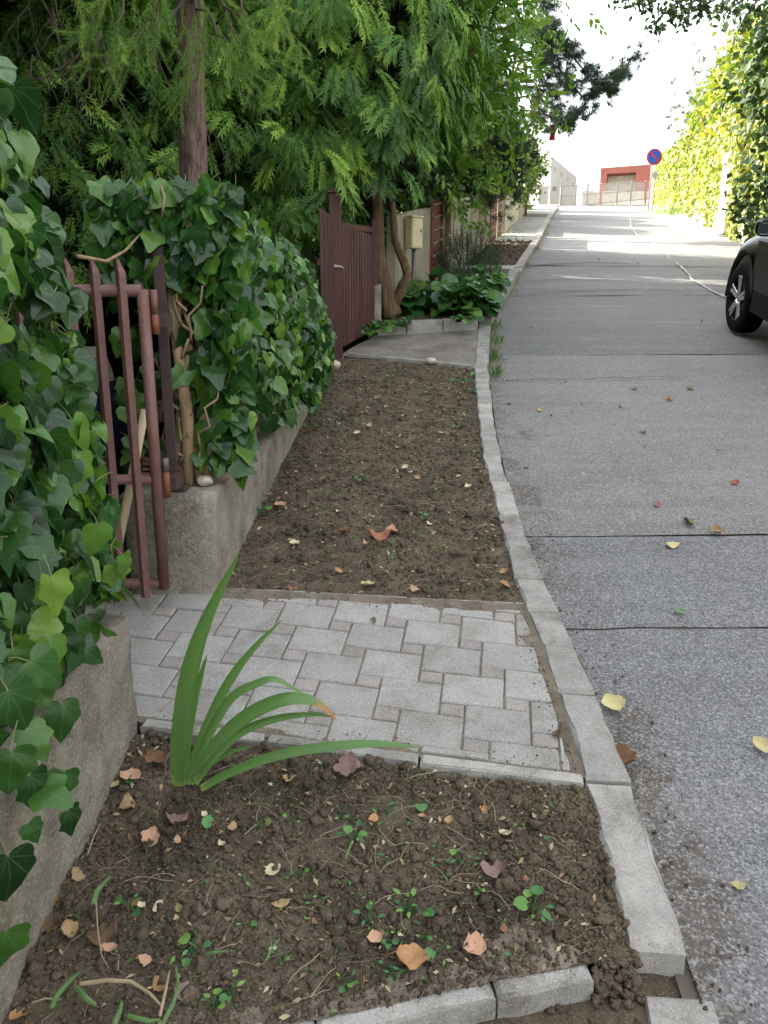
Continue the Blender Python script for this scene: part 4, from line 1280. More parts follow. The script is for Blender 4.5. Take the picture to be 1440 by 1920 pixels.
core_mesh('shade_core', ivy_bush, bush_core, 18, 20, M['ivy_core'])
st = []
for k, (x0, x1) in enumerate(((-.80, -.86), (-.74, -.80), (-.72, -.66), (-.78, -.72), (-.70, -.74), (-.83, -.78))):
    st.append((wander((x0, 2.99 + .02 * k, .93), (x1, 3.0 + .03 * k, 1.85), 9, .028, k + 60), .020 - .002 * k, .010))
for k in range(10):
    z0 = random.uniform(1.0, 1.7); st.append((wander((random.uniform(-.84, -.70), 2.96, z0), (random.uniform(-.86, -.60), 2.93, z0 + random.uniform(.1, .35)), 6, .03, k + 90), .006, .004))
stems(ivy_bush, st)
MB().tube([(-.775, 2.97, .92), (-.76, 2.97, 1.2), (-.79, 2.98, 1.5), (-.81, 2.99, 1.75)], [.022, .026, .019, .016], 9).build('stem', M['vine_stem'], ivy_bush, True)

# ================================================================== garden behind the gate
gsheet = []
V, F = [], []
GX, GYs = np.linspace(-9, 1.0, 41), np.linspace(-6, 34, 81)
gfloor = lambda x, y: min(max(g(y) - .02, .43 if y < 3.4 else .43 + (y - 3.4) * .16) + .05 * float(fbm(np.array([x * 1.3]), np.array([y * 1.3]), 9, 3)[0]), 99)
for y in GYs:
    xr = fnx(y) - 0.16
    for k in range(21):
        x = xr - 9 * (k / 20) ** 1.5
        z = gfloor(x, y) if y > 2.9 else min(gfloor(x, y), .43)
        V.append((x, y, z))
F = [(i * 21 + j + 1, i * 21 + j, (i + 1) * 21 + j, (i + 1) * 21 + j + 1) for i in range(80) for j in range(20)]
tag(new_obj('garden_ground', pymesh('garden_ground', V, F), M['garden_soil'], smooth=True), kind='structure')
o = rough_box('wall', (-5.5, 5.6, .6), (-1.5, 5.85, 1.36), M['concrete_old'], None, .12, .006, 4)
tag(o, 'low mossy garden wall seen between the gate pickets', 'wall')

# house far back in the garden (a white scrap of it shows through the ivy)
hs = thing('house', 'white rendered house with orange red trim glimpsed through the gap in the near ivy', 'house', (-7, 12, 1.6))
MB().box((-8.2, 12.6, 3.4), (5.2, 6, 4.4)).build('wall', M['house_white'], hs)
b = MB(); b.add([(-11, 9.3, 5.6), (-5.3, 9.3, 5.6), (-5.3, 15.9, 5.6), (-11, 15.9, 5.6), (-11, 12.6, 7.6), (-5.3, 12.6, 7.6)], [(0, 1, 5, 4), (1, 2, 5), (2, 3, 4, 5), (3, 0, 4), (3, 2, 1, 0)]).build('roof', M['red_cladding'], hs)
for x in (-9.4, -7.2):
    w = MB().box((x, 9.57, 3.4), (1.1, .06, 1.3)).build('window', M['rust_red'], hs)
    MB().box((x, 9.53, 3.4), (.9, .04, 1.1)).build('pane', M['glass'], w)

# person squatting behind the gate, bent over a tool
def skin_body(name, joints, edges, mat, parent=None, root=0, sub=2):
    me = bpy.data.meshes.new(name)
    me.from_pydata([j[0] for j in joints], edges, [])
    o = bpy.data.objects.new(name, me); COL.objects.link(o)
    sk = o.modifiers.new('skin', 'SKIN'); sk.use_smooth_shade = True
    for i, (c, r) in enumerate(joints):
        sv = me.skin_vertices[0].data[i]
        sv.radius = (r, r) if not isinstance(r, tuple) else r
        sv.use_root = (i == root)
    ss = o.modifiers.new('sub', 'SUBSURF'); ss.levels = sub; ss.render_levels = sub
    dg = bpy.context.evaluated_depsgraph_get()
    me2 = bpy.data.meshes.new_from_object(o.evaluated_get(dg))
    bpy.data.objects.remove(o)
    me2.materials.clear()
    return new_obj(name, me2, mat, parent, True)
pc = at(252, 1045, 3.42); gz = gfloor(pc.x, 3.42)
bx0, by0 = pc.x, 3.42
Q = lambda x, y, z: (bx0 + x, by0 + y, gz + z)
J = [(Q(-.10, .10, .30), .15), (Q(-.06, .06, .45), .15), (Q(0.0, 0.0, .58), .165), (Q(.07, -.06, .64), .12), (Q(.13, -.10, .63), .055), (Q(.17, -.14, .61), .085), (Q(.20, -.16, .54), .075),
     (Q(-.17, -.02, .60), .075), (Q(-.16, -.16, .42), .052), (Q(-.02, -.24, .36), .04),
     (Q(.17, .10, .58), .075), (Q(.24, -.05, .42), .052), (Q(.12, -.20, .38), .04),
     (Q(-.20, .08, .26), .10), (Q(-.20, -.16, .36), .082), (Q(-.17, -.02, .08), .055), (Q(-.17, -.14, .03), .045),
     (Q(.02, .12, .26), .10), (Q(.06, -.14, .36), .082), (Q(.06, .0, .08), .055), (Q(.07, -.14, .03), .045)]
E = [(0, 1), (1, 2), (2, 3), (3, 4), (4, 5), (5, 6), (2, 7), (7, 8), (8, 9), (2, 10), (10, 11), (11, 12), (0, 13), (13, 14), (14, 15), (15, 16), (0, 17), (17, 18), (18, 19), (19, 20)]
person = skin_body('person', J, E, M['navy'])
person.data.materials.append(M['black_cloth']); person.data.materials.append(M['skin'])
for p in person.data.polygons:
    c = p.center - Vector((bx0, by0, gz))
    if c.z < .40 and not (c.y < -.17 and c.z > .30): p.material_index = 1
    if (c - Vector((.185, -.15, .585))).length < .125 and c.x > .11: p.material_index = 2
    if c.y < -.20 and .30 < c.z < .42 and abs(c.x - .05) < .14: p.material_index = 2
tag(person, 'person in a navy jacket and black trousers squatting bent forward behind the gate', 'person')
bm = bmesh.new(); bmesh.ops.create_icosphere(bm, subdivisions=3, radius=.105)
for v in bm.verts:
    n = v.co.normalized(); v.co *= 1 + .10 * float(fbm(np.array([n.x * 5]), np.array([n.y * 5 + n.z * 4]), 2, 3)[0])
    if n.y < -.35 and n.z < .35: v.co *= .72
me = bpy.data.meshes.new('hair'); bm.to_mesh(me); bm.free()
hair = new_obj('hair', me, M['hair'], person, True, True); hair.location = Q(.165, -.115, .645)
for sx in (-.02, .12):                                   # fingers closed on the handle
    for k in range(4):
        MB().tube([Q(sx, -.23, .385 - .02 * k), Q(sx + .03, -.275, .385 - .02 * k), Q(sx + .055, -.25, .380 - .02 * k)], [.010, .009, .007], 6).build('finger', M['skin'], person, True)
    MB().tube([Q(sx, -.22, .40), Q(sx + .035, -.245, .425)], [.011, .008], 6).build('thumb', M['skin'], person, True)
tp, tb = at(272, 768, 2.815), at(222, 1012, 2.80)
tb2 = tb + (tb - tp) * .55
spade = thing('garden_spade', 'garden spade with a pale wooden handle leaning behind the gate pickets', 'spade', tb2)
MB().tube([tp, tp.lerp(tb2, .5) + Vector((.004, 0, 0)), tb2], [.0155, .017, .018], 10).build('handle', M['wood_pale'], spade, True)
dn = (tb2 - tp).normalized()
MB().bar(tb2 - dn * .02, tb2 + dn * .20, .15, .008, (0, 1, 0)).build('blade', M['steel'], spade, bevel=.003)

# ================================================================== conifers on the left
def trunk_obj(root, P, R, mat, name='trunk', n=14, amp=.010, seed=1):
    P = [Vector(p) for p in P]
    PP, RR = [], []
    for i in range(len(P) - 1):
        for k in range(8):
            t = k / 8; PP.append(P[i].lerp(P[i + 1], t)); RR.append(R[i] + (R[i + 1] - R[i]) * t)
    PP.append(P[-1]); RR.append(R[-1])
    o = MB().tube(PP, RR, n * 2).build(name, mat, root, True)
    for i, v in enumerate(o.data.vertices):
        c = PP[min(i // (n * 2), len(PP) - 1)]
        d = (v.co - c); a = math.atan2(d.y, d.x)
        v.co = c + d * (1 + amp / max(RR[min(i // (n * 2), len(RR) - 1)], .01) * 2.2 * float(fbm(np.array([a * 3.2]), np.array([v.co.z * 5.5]), seed, 4)[0]))
    return o
larch = thing('larch_tree', 'larch with a straight scaly brown trunk rising out of the ivy bush', 'tree', (-1.22, 5.0, 1.2))
la, lb, lc = at(364, 345, 5.0), at(357, 80, 5.0), at(352, -300, 5.0)
trunk_obj(larch, [(la.x + .02, 5.0, .9), la, lb, lc, (lc.x - .1, 5.1, 7.5)], [.105, .082, .078, .066, .03], M['bark'], amp=.012)
# larch limbs and hanging shoots in front of the trunk top and to both sides
lim, P_, A_, N_, S_ = [], [], [], [], []
shoots = [((560, -60), (500, 60), 4.6), ((330, -40), (240, 90), 4.5), ((345, 0), (215, 130), 4.6), ((400, -20), (520, 100), 4.6), ((420, 10), (500, 215), 4.6), ((380, -40), (370, 150), 4.7),
          ((260, -60), (150, 60), 4.4), ((440, -60), (470, 90), 4.4), ((470, -40), (560, 90), 4.6), ((350, -20), (340, 170), 4.75), ((250, -80), (215, 80), 4.4), ((300, -60), (290, 90), 4.5), ((390, 20), (440, 120), 4.5), ((500, -60), (515, 70), 4.3), ((200, -60), (160, 130), 4.8)]
for k, (a, b_, Y) in enumerate(shoots):
    p0 = at(*a, Y + .25); p1 = at(*b_, Y)
    chain = wander(p0, p1, 5, .02, k + 300)
    org = Vector((la.x, 5.0, p0.z + .25))
    lim.append((wander(org, p0, 4, .04, k + 500) + chain[1:], .014, .002))
    for q in range(13):
        t = rng.random() ** .7
        i = min(int(t * 5), 4); c = chain[i].lerp(chain[i + 1], t * 5 - i)
        d = (p1 - p0).normalized()
        P_.append(c); A_.append(np.array(d) * 1.0 + rng.normal(0, .22, 3) + np.array([0, 0, -.12])); N_.append(rng.normal(0, 1, 3)); S_.append(rng.uniform(.14, .28))
stems(larch, lim, 'twig', 'limb')
for q in range(110):                                      # the rest of the crown above the frame
    c = Vector((la.x + rng.normal(0, .8), 5.0 + rng.normal(0, .8), rng.uniform(3.3, 7.0)))
    P_.append(c); A_.append(rng.normal(0, .5, 3) + np.array([0, 0, -.6])); N_.append(rng.normal(0, 1, 3)); S_.append(rng.uniform(.3, .6))
scatter(larch, 'shoot', LARCH, np.array([p[:] for p in P_]), np.array(A_), np.array(N_), np.array(S_), M['larch'], 220, 'needles')
# bare dead twigs below the larch crown, over the dark conifers
dead = []
for k in range(12):
    p0 = at(rng.uniform(40, 320), rng.uniform(-60, 120), 5.0); p1 = p0 + Vector((rng.uniform(-.35, .3), rng.uniform(-.2, .2), rng.uniform(-.75, -.25)))
    c = wander(p0, p1, 6, .03, k + 700); dead.append((c, .006, .0015))
    for q in range(3):
        i = rng.integers(1, 5); dead.append((wander(c[i], c[i] + Vector((rng.uniform(-.25, .25), rng.uniform(-.1, .1), rng.uniform(-.3, .02))), 4, .015, k * 7 + q), .003, .001))
for a, b_ in (((175, 75), (95, 165)), ((190, 60), (150, 230)), ((170, 95), (60, 150)), ((260, 60), (300, 150)), ((200, 110), (250, 230))):
    dead.append((wander(at(*a, 4.9), at(*b_, 4.8), 6, .02, a[0]), .012, .003))
stems(larch, dead, 'twig', 'dead_twig')

def thuja(name, label, c, R, z0, z1, nb, trunk, nparts=0, fs=(.19, .33), mat='thuja', seed=0, per=7, side=None, corek=.70, low=.75, prof_pow=.8, variants=None, skirt=0.0, nlim=14):
    root = thing(name, label, 'tree', tuple(trunk[0][0][0]))
    for k, (P, R0) in enumerate(trunk):
        trunk_obj(root, P, R0, M['bark_fork'], 'trunk', 10, .012, seed + k)
    r_ = lambda t: R * (low + (1 - low) * min(1, t / .25)) * (1 - max(0, (t - .25) / .75) ** 1.6) ** prof_pow
    P, A, N_, S, K = [], [], [], [], []
    lim = []
    for b_ in range(nb):
        t = rng.random() ** 1.25
        a = rng.uniform(0, 2 * PI)
        if side is not None and rng.random() < .75:
            a = side + rng.normal(0, .95)
        rad = r_(t) * rng.uniform(.70, 1.10) * (1 + .25 * float(fbm(np.array([a * 1.3]), np.array([t * 6]), seed + 3, 3)[0]))
        z = z0 + (z1 - z0) * t - skirt * max(0, 1 - t * 3) * max(0, math.cos(a - (-PI / 2 - .5)))
        out = np.array([math.cos(a), math.sin(a), 0])
        tip = np.array([c[0], c[1], z]) + out * rad
        rootp = np.array([c[0], c[1], z + .35]) + out * rad * .15
        if b_ % 4 == 0: lim.append((wander(Vector(rootp), Vector(tip), 4, .04, b_), .012, .004))
        bd = unit(out * 1.0 + np.array([0, 0, -.55]) + rng.normal(0, .22, 3))
        sidev = np.cross(bd, [0, 0, 1]); sidev /= np.linalg.norm(sidev)
        for q in range(per):
            f = rng.uniform(-.38, .12)
            s = rng.normal(0, .13)
            P.append(tip + bd * f + sidev * s + np.array([0, 0, -.05 * abs(s) * 4 + rng.normal(0, .03)]))
            A.append(bd * .7 + sidev * s * 4.6 + np.array([0, 0, -.28]) + rng.normal(0, .2, 3))
            N_.append(out * .85 + np.array([0, 0, .55]) + rng.normal(0, .25, 3)); S.append(rng.uniform(*fs)); K.append(1 + f * .8)
    stems(root, lim[:nlim], 'twig', 'branch')
    scatter(root, 'frond', variants or FROND_LITE, np.array(P), np.array(A), np.array(N_), np.array(S), M[mat], nparts, 'foliage', np.maximum(np.array(K), .1))
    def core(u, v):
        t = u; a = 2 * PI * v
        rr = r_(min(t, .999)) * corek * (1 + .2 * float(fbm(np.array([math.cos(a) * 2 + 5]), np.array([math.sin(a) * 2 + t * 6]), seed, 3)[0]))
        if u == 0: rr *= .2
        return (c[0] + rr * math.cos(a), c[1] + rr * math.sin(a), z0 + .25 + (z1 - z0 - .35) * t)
    core_mesh('shade_core', root, core, 16, 18, M['thuja_core'])
    return root
th_z = lambda y: g(y)
fk = gp(735, 596, .09); fk = Vector((.10, 8.45, g(8.45) + .09))
A1 = [at(735, 592, 8.45), at(722, 545, 8.42), at(708, 475, 8.45), at(707, 385, 8.5), at(690, 250, 8.6), (-.5, 8.7, 6.5)]
A2 = [at(736, 572, 8.45), at(752, 545, 8.4), at(764, 515, 8.4), at(757, 490, 8.45), at(740, 450, 8.5), at(735, 380, 8.55)]
thuja('thuja_tree', 'big bright thuja with a forked trunk growing in the raised planter', (-.66, 8.5, 0), 1.55, 3.38, 8.6, 560, [(A1, [.105, .08, .072, .066, .06, .03]), (A2, [.07, .052, .045, .042, .04, .035])], 300, seed=11, side=-PI / 2 + .25, low=.85, variants=FROND, skirt=1.0)
thuja('thuja_tree', 'dark thuja filling the shade behind the larch trunk', (-3.3, 7.6, 0), 1.9, 1.7, 8.5, 480, [([(-3.3, 7.6, 1.2), (-3.3, 7.6, 3), (-3.3, 7.6, 7.5)], [.16, .13, .04])], 160, seed=23, side=-PI / 2 + .5, low=.9)
thuja('thuja_tree', 'shaded thuja standing between the larch and the maroon gate', (-1.75, 8.3, 0), 1.35, 2.2, 8.4, 300, [([(-1.75, 8.3, 1.5), (-1.75, 8.3, 7)], [.13, .04])], 60, seed=29, side=-PI / 2 + .2, low=.95)
thuja('thuja_tree', 'dense shaded thuja at the far left edge behind the near ivy', (-4.3, 4.6, 0), 1.5, 1.2, 8.8, 210, [([(-4.3, 4.6, .8), (-4.3, 4.6, 7)], [.14, .04])], 0, seed=31, side=-.4, low=.9)
tr = at(232, 700, 4.4)
thuja('thuja_tree', 'young conifer whose dark bare trunk shows between the gate pickets', (-1.62, 4.75, 0), .0001, 2.4, 2.5, 1, [([(tr.x, 4.4, .6), (tr.x + .0, 4.4, 1.6), (tr.x - .1, 4.5, 3.2)], [.075, .065, .05])], 0, seed=37, per=3) if False else None
tr_t = thing('bare_trunk', 'thin dark bare trunk seen between the pickets of the open gate', 'tree', (tr.x, 4.4, .6))
trunk_obj(tr_t, [(tr.x + .02, 4.4, .5), (tr.x, 4.4, 1.3), (tr.x - .01, 4.4, 1.78)], [.07, .06, .055], M['bark'], 'trunk', 9, .008, 5)

# trees of the garden beyond the frame on the left, some added: they keep the street in shade
def shade_tree(label, c, R, z0, z1, nb, seed):
    return thuja('conifer_tree', label, c, R, z0, z1, nb, [([(c[0], c[1], g(c[1]) - .3), (c[0], c[1], z1 - .6)], [.16, .03])], 0, (.5, .85), 'thuja', seed, 7, None, .86, .92, .8, FROND_FAR, 0, 6)
shade_tree('tall conifer in the garden beside the near ivy', (-4.9, 1.0, 0), 2.4, .8, 11.5, 200, 41)
shade_tree('tall conifer in the garden below the near ivy', (-5.0, -2.8, 0), 2.5, .6, 11.5, 180, 43)
shade_tree('tall conifer in the garden at the bottom of the street', (-4.8, -6.8, 0), 2.4, .2, 10.0, 130, 47)
shade_tree('unseen added conifer crown between the larch and the far left thuja', (-3.4, 5.6, 0), 1.9, 4.25, 12.0, 210, 73)  # crown added above the frame to stop sun streaks on the road
shade_tree('unseen conifer added for shade over the middle of the garden', (-3.2, 3.3, 0), 1.25, 3.6, 10.0, 120, 79)  # also added out of view as a sun block
shade_tree('very tall conifer added for shade at the back of the garden', (-6.9, 4.6, 0), 2.6, .8, 13.0, 200, 67)  # added behind the others to close sun gaps over the foreground
shade_tree('very tall conifer added for shade by the house', (-6.6, 9.0, 0), 2.6, 1.4, 13.5, 200, 71)  # second added sun block at the back
shade_tree('tall conifer behind the broadleaf tree', (-1.9, 12.6, 0), 1.9, 2.6, 12.5, 240, 53)
shade_tree('tall conifer behind the yew', (-.5, 16.2, 0), 1.9, 3.2, 12.8, 240, 59)
shade_tree('dark conifer deep in the garden', (-4.6, 11.0, 0), 2.2, 2.0, 10.0, 240, 61)

shade_tree('hidden conifer added for road shade by the pale green hedge', (1.8, 27.6, 0), 1.35, 4.9, 9.6, 120, 83)  # hidden conifer, added and sized to shade the far road
shade_tree('hidden conifer added for road shade by the clipped hedge', (3.3, 31.6, 0), 1.35, 5.6, 10.2, 120, 89)  # added behind the foliage to lengthen that shade
shade_tree('hidden conifer added for road shade beyond the clipped hedge', (4.9, 36.0, 0), 1.3, 6.3, 10.9, 120, 97)  # last of the hidden conifers added to shade the far road
# ================================================================== broadleaf tree, yew, pine, hedges along the fence
def leafy(name, label, cat, base, blobs, n, size, mat, variants, trunk, nparts=0, part='leaf', seed=0, core=None, up=.7, dens=1.0, shell=.6):
    root = thing(name, label, cat, base)
    for k, (P, R) in enumerate(trunk): trunk_obj(root, P, R, M['bark_fork'], 'trunk' if k == 0 else 'limb', 8, .008, seed + k)
    P, A, N_, S = [], [], [], []
    w = np.array([b_[3] * b_[4] * b_[5] for b_ in blobs]); w = w / w.sum()
    cl = []
    for k in range(max(6, n // 14)):
        b_ = blobs[rng.choice(len(blobs), p=w)]
        d = rdirs(1)[0]; r = shell + (1 - shell) * rng.random()
        cl.append((np.array(b_[:3]) + d * r * np.array(b_[3:6]), d))
    for c, d in cl:
        for q in range(14):
            P.append(c + rng.normal(0, size * 1.15, 3)); A.append(d * .5 + rng.normal(0, .6, 3) + np.array([0, 0, -.35])); N_.append(d * .4 + rng.normal(0, .5, 3) + np.array([0, 0, up])); S.append(size * rng.uniform(.7, 1.3))
    scatter(root, part, variants, np.array(P), np.array(A), np.array(N_), np.array(S), M[mat], nparts, 'foliage')
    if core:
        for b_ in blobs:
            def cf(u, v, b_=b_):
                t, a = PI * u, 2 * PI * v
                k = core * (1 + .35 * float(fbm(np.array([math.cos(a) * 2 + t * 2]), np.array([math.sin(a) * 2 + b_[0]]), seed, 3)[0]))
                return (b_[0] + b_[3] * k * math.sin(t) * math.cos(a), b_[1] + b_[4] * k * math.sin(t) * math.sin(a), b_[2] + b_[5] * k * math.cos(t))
            core_mesh('shade_core', root, cf, 10, 12, M['thuja_core'])
    return root
br = []
for k in range(26):
    a = (1.0 + rng.normal(0, .2), 11.6 + rng.normal(0, .2), rng.uniform(3.2, 5.5)); b_ = (1.1 + rng.normal(0, .6), 11.4 + rng.normal(0, .7), rng.uniform(3.2, 7.0))
    br.append((wander(a, b_, 4, .06, k), [.022, .016, .012, .009, .005]))
bl = leafy('broadleaf_tree', 'light green broadleaf tree leaning over the pale fence panels', 'tree', (.75, 11.7, 2.05),
      [(.88, 11.4, 5.0, 1.0, 1.0, 1.9), (.98, 11.0, 4.2, .58, .6, .75), (1.30, 11.6, 6.1, 1.0, .9, 1.2), (.45, 10.6, 5.6, .75, .7, 1.4), (.85, 10.7, 4.1, .40, .4, .42)], 1900, .30, 'broadleaf', SPRAY_L,
      [([(.75, 11.7, 2.0), (.95, 11.6, 3.6), (1.2, 11.5, 5.5), (1.4, 11.5, 7)], [.09, .075, .05, .02])], 240, 'leaf_spray', 5, None, .7, shell=.35)
stems(bl, [(P, .018, .005) for P, R in br], 'twig', 'branch')
for P_up in range(1):
    pass
yw = leafy('yew_tree', 'dark green yew beyond the broadleaf tree, overhanging the second maroon gate', 'tree', (1.3, 17.0, 2.9),
      [(1.85, 16.5, 5.3, .75, .85, 1.4), (2.0, 16.2, 4.3, .5, .6, .6), (1.3, 16.6, 5.4, .9, .8, 1.6), (2.3, 17.6, 4.7, .35, .6, .6)], 2100, .20, 'yew', TUFT, [([(1.3, 17.0, 2.8), (1.6, 16.8, 6)], [.1, .03])], 60, 'needle_tuft', 7, .5)
# pine with long bare branches reaching out over the street
pine = thing('pine_tree', 'pine reaching sparse dark branches over the street against the sky', 'tree', (2.0, 20.6, 3.6))
trunk_obj(pine, [(2.0, 20.6, 3.4), (2.2, 20.6, 6.5), (2.3, 20.5, 11.5)], [.17, .14, .05], M['bark'], 'trunk', 10, .01, 3)
pb, P_, A_, N_, S_ = [], [], [], [], []
paths = [[(1000, 40), (1060, 90), (1110, 150), (1150, 145), (1200, 95)], [(1000, 95), (1050, 130), (1090, 180), (1130, 175), (1180, 130)], [(1000, 150), (1020, 195), (1060, 225), (1100, 205)], [(990, 60), (1040, 60), (1080, 100)],
         [(1010, 0), (1040, 60)], [(990, 180), (1015, 235), (1040, 240)], [(960, 20), (1000, 70), (1030, 120), (1060, 160)], [(1110, 150), (1150, 170)], [(1000, 110), (1030, 165), (1050, 185)], [(1005, 210), (1060, 228), (1095, 212)], [(980, -40), (1030, 10)]]
for k, pl in enumerate(paths):
    Y = 20.2 + .25 * (k % 3 - 1)
    C = [at(px, py, Y) for px, py in pl]
    st0 = Vector((2.2, 20.5, C[0].z - .2))
    pb.append(([st0] + C, .035, .010))
    for i in range(len(C) - 1):
        L = (C[i + 1] - C[i]).length
        for q in range(max(4, int(L * 26))):
            c = C[i].lerp(C[i + 1], rng.random()) + Vector(rng.normal(0, .13, 3))
            P_.append(c[:]); A_.append(np.array((C[i + 1] - C[i]).normalized()) + rng.normal(0, .6, 3) + np.array([0, 0, .3])); N_.append(rng.normal(0, 1, 3)); S_.append(rng.uniform(.17, .32))
for q in range(260):
    a = rng.uniform(0, 2 * PI); r = rng.uniform(.2, 1.9)
    P_.append((2.2 + r * math.cos(a) * .9, 20.5 + r * math.sin(a), rng.uniform(7.6, 11.2))); A_.append(rng.normal(0, 1, 3) + np.array([0, 0, .4])); N_.append(rng.normal(0, 1, 3)); S_.append(rng.uniform(.15, .26))
stems(pine, pb, 'twig', 'branch')
scatter(pine, 'needle_tuft', TUFT_THIN, np.array(P_), np.array(A_), np.array(N_), np.array(S_), M['pine'], 180, 'needles')
rag = thing('red_flag', 'small red cloth hanging from a cord off the pine branch tip', 'flag', at(1038, 246, 20.2))
f0 = at(1037, 233, 20.2)
V = []; 
for i in range(9):
    for j in range(5):
        V.append((f0.x + .03 * math.sin(i * .9 + j) * .6 + (j / 4 - .5) * (.14 + .05 * math.sin(i)), f0.y + .03 * math.sin(j * 2.1 + i * .8), f0.z - .36 * i / 8))
MBf = MB().add(V, [(i * 5 + j, i * 5 + j + 1, (i + 1) * 5 + j + 1, (i + 1) * 5 + j) for i in range(8) for j in range(4)])
fo = MBf.build('cloth', M['red_cloth'], rag, True)
MB().tube([f0 + Vector((0, 0, .22)), f0], .008, 6).build('cord', M['twig'], rag)
leafy('hedge', 'pale green hedge spilling over the wall beyond the second maroon gate', 'hedge', (4.0, 25, 4.3),
      [(3.55, 23.2, 5.7, .5, 1.2, .9), (3.9, 24.8, 5.8, .5, 1.3, 1.0), (3.1, 24.5, 6.6, .8, 1.5, .9)], 1900, .12, 'hedge', LITE_L, [([(3.3, 23.5, 4.2), (3.3, 23.5, 5.4)], [.05, .02])], 0, 'leaf', 9, .7)
leafy('hedge', 'yellowish clipped hedge next to the grey lamp post', 'hedge', (5.4, 31, 5.2),
      [(4.8, 29.0, 6.9, .7, 1.8, 1.25), (5.3, 31.4, 7.1, .7, 1.8, 1.2), (4.2, 27.2, 6.7, .6, 1.0, 1.3)], 1900, .14, 'hedge', LITE_L, [([(5.2, 30, 5.2), (5.2, 30, 6.4)], [.05, .02])], 0, 'leaf', 10, .75)
leafy('tree', 'tall thin birch top behind the yellowish hedge', 'tree', (5.4, 36, 6),
      [(5.2, 36, 8.8, .7, .7, 1.8)], 420, .18, 'hedge', LITE_L, [([(5.2, 36, 6), (5.2, 36, 9.5)], [.07, .02])], 0, 'leaf', 12, None, shell=.3)
# climbing leaves over the fence behind the mailbox
leafy('shrub', 'dark climbing shrub hanging over the fence behind the mailbox', 'shrub', (.5, 10.2, 1.9),
      [(.25, 10.4, 3.5, .5, .5, .55), (.70, 11.0, 3.65, .4, .5, .4), (-.25, 9.3, 3.1, .35, .4, .6)], 800, .11, 'yew', OVAL_L, [([(.4, 10.3, 1.8), (.4, 10.3, 3)], [.04, .015])], 0, 'leaf', 14, .6)

# ================================================================== creeper wall and trees on the right
cw_top = lambda y: float(np.interp(y, [-10, 8, 18, 31.6, 55], [2.9, 3.6, 3.2, 2.7, 2.6]))
V, F = [], []
yy = np.linspace(-10, 52, 63)
for y in yy:
    xw = wrx(y); zt = g(y) + cw_top(y)
    for x, z in ((xw, g(y) - .4), (xw + .02, g(y) + .5 * cw_top(y)), (xw + .04, zt), (xw + .40, zt), (xw + .44, g(y) - .4)): V.append((x, y, z))
for i in range(len(yy) - 1):
    for k in range(4): F.append((i * 5 + k, (i + 1) * 5 + k, (i + 1) * 5 + k + 1, i * 5 + k + 1))
F.append((0, 1, 2, 3, 4)); F.append(tuple((len(yy) - 1) * 5 + k for k in (4, 3, 2, 1, 0)))
cwall = new_obj('retaining_wall', pymesh('retaining_wall', V, F), M['plaster'])
tag(cwall, 'long pale plaster retaining wall half hidden by yellow creeper', 'wall')
for y, h in ((21.2, 1.7),):
    b_ = MB().box((wrx(y) - .12, y, g(y) + h / 2), (.26, .42, h)).build('buttress', M['plaster'], cwall, bevel=.02)
    MB().box((wrx(y) - .13, y, g(y) + h + .13), (.30, .46, .26)).build('cap', M['fence_red'], b_, bevel=.02)
creeper = thing('creeper', 'yellow green creeper covering the sunlit retaining wall', 'creeper', (8.2, 18, 3.2))
P_, N_, S_ = [], [], []
for q in range(34000):
    y = 6 + 42 * rng.random() ** 1.2
    h = cw_top(y) * rng.random() ** .8
    cov = float(fbm(np.array([y * .8]), np.array([h * .30 + 3]), 61, 4)[0]) + .30 * (h / cw_top(y)) + .05
    if cov < 0.0 and rng.random() < .85: continue
    if y < 15 and rng.random() < .2: continue
    bul = .10 + .28 * max(0, cov)
    P_.append((wrx(y) - bul * rng.random(), y, g(y) + h)); N_.append((-1, -.25, .35)); S_.append(rng.uniform(.07, .16))
n = len(P_)
scatter(creeper, 'leaf', LITE_L, np.array(P_), np.tile([-.2, 0, -1.0], (n, 1)) + rng.normal(0, .6, (n, 3)), np.array(N_) + rng.normal(0, .75, (n, 3)), np.array(S_) * 1.15, M['creeper'], 300, 'creeper_leaves')
blobs = []
for y in (13.5, 16, 18.5, 21, 23.5, 26, 28.5, 31):
    top = float(np.interp(y, [12, 18, 25, 31.6, 36], [7.6, 8.0, 9.1, 9.1, 8.4])); base = g(y) + cw_top(y) - .4
    blobs.append((wrx(y) + .45 + .12 * (y > 20), y, (top + base) / 2, .9, 1.5, max(.5, (top - base) / 2 + .35)))
blobs.append((13.25, 35.0, 8.0, .85, 1.2, 1.9))
leafy('creeper_bush', 'yellow green bushes billowing over the top of the retaining wall', 'bush', (9, 20, 7), blobs, 13000, .19, 'creeper', LITE_L, [([(9.2, 20, 5), (9.2, 20, 7)], [.06, .02])], 200, 'leaf', 21, .72)
leafy('pine_tree', 'far pine with upright tiers behind the yellow bushes', 'tree', (12.6, 34, 6),
      [(12.9, 33, 8.6, 1.1, 1.1, 1.5), (13.3, 33, 10.4, 1.1, 1.1, 1.6), (14.2, 33, 12.2, 1.1, 1.1, 1.4), (14.6, 33, 9.5, 1.5, 1.2, 2.0)], 900, .34, 'pine_far', TUFT, [([(13.6, 33.4, 5.5), (13.6, 33.4, 12.5)], [.16, .04])], 60, 'needle_tuft', 25, .6)
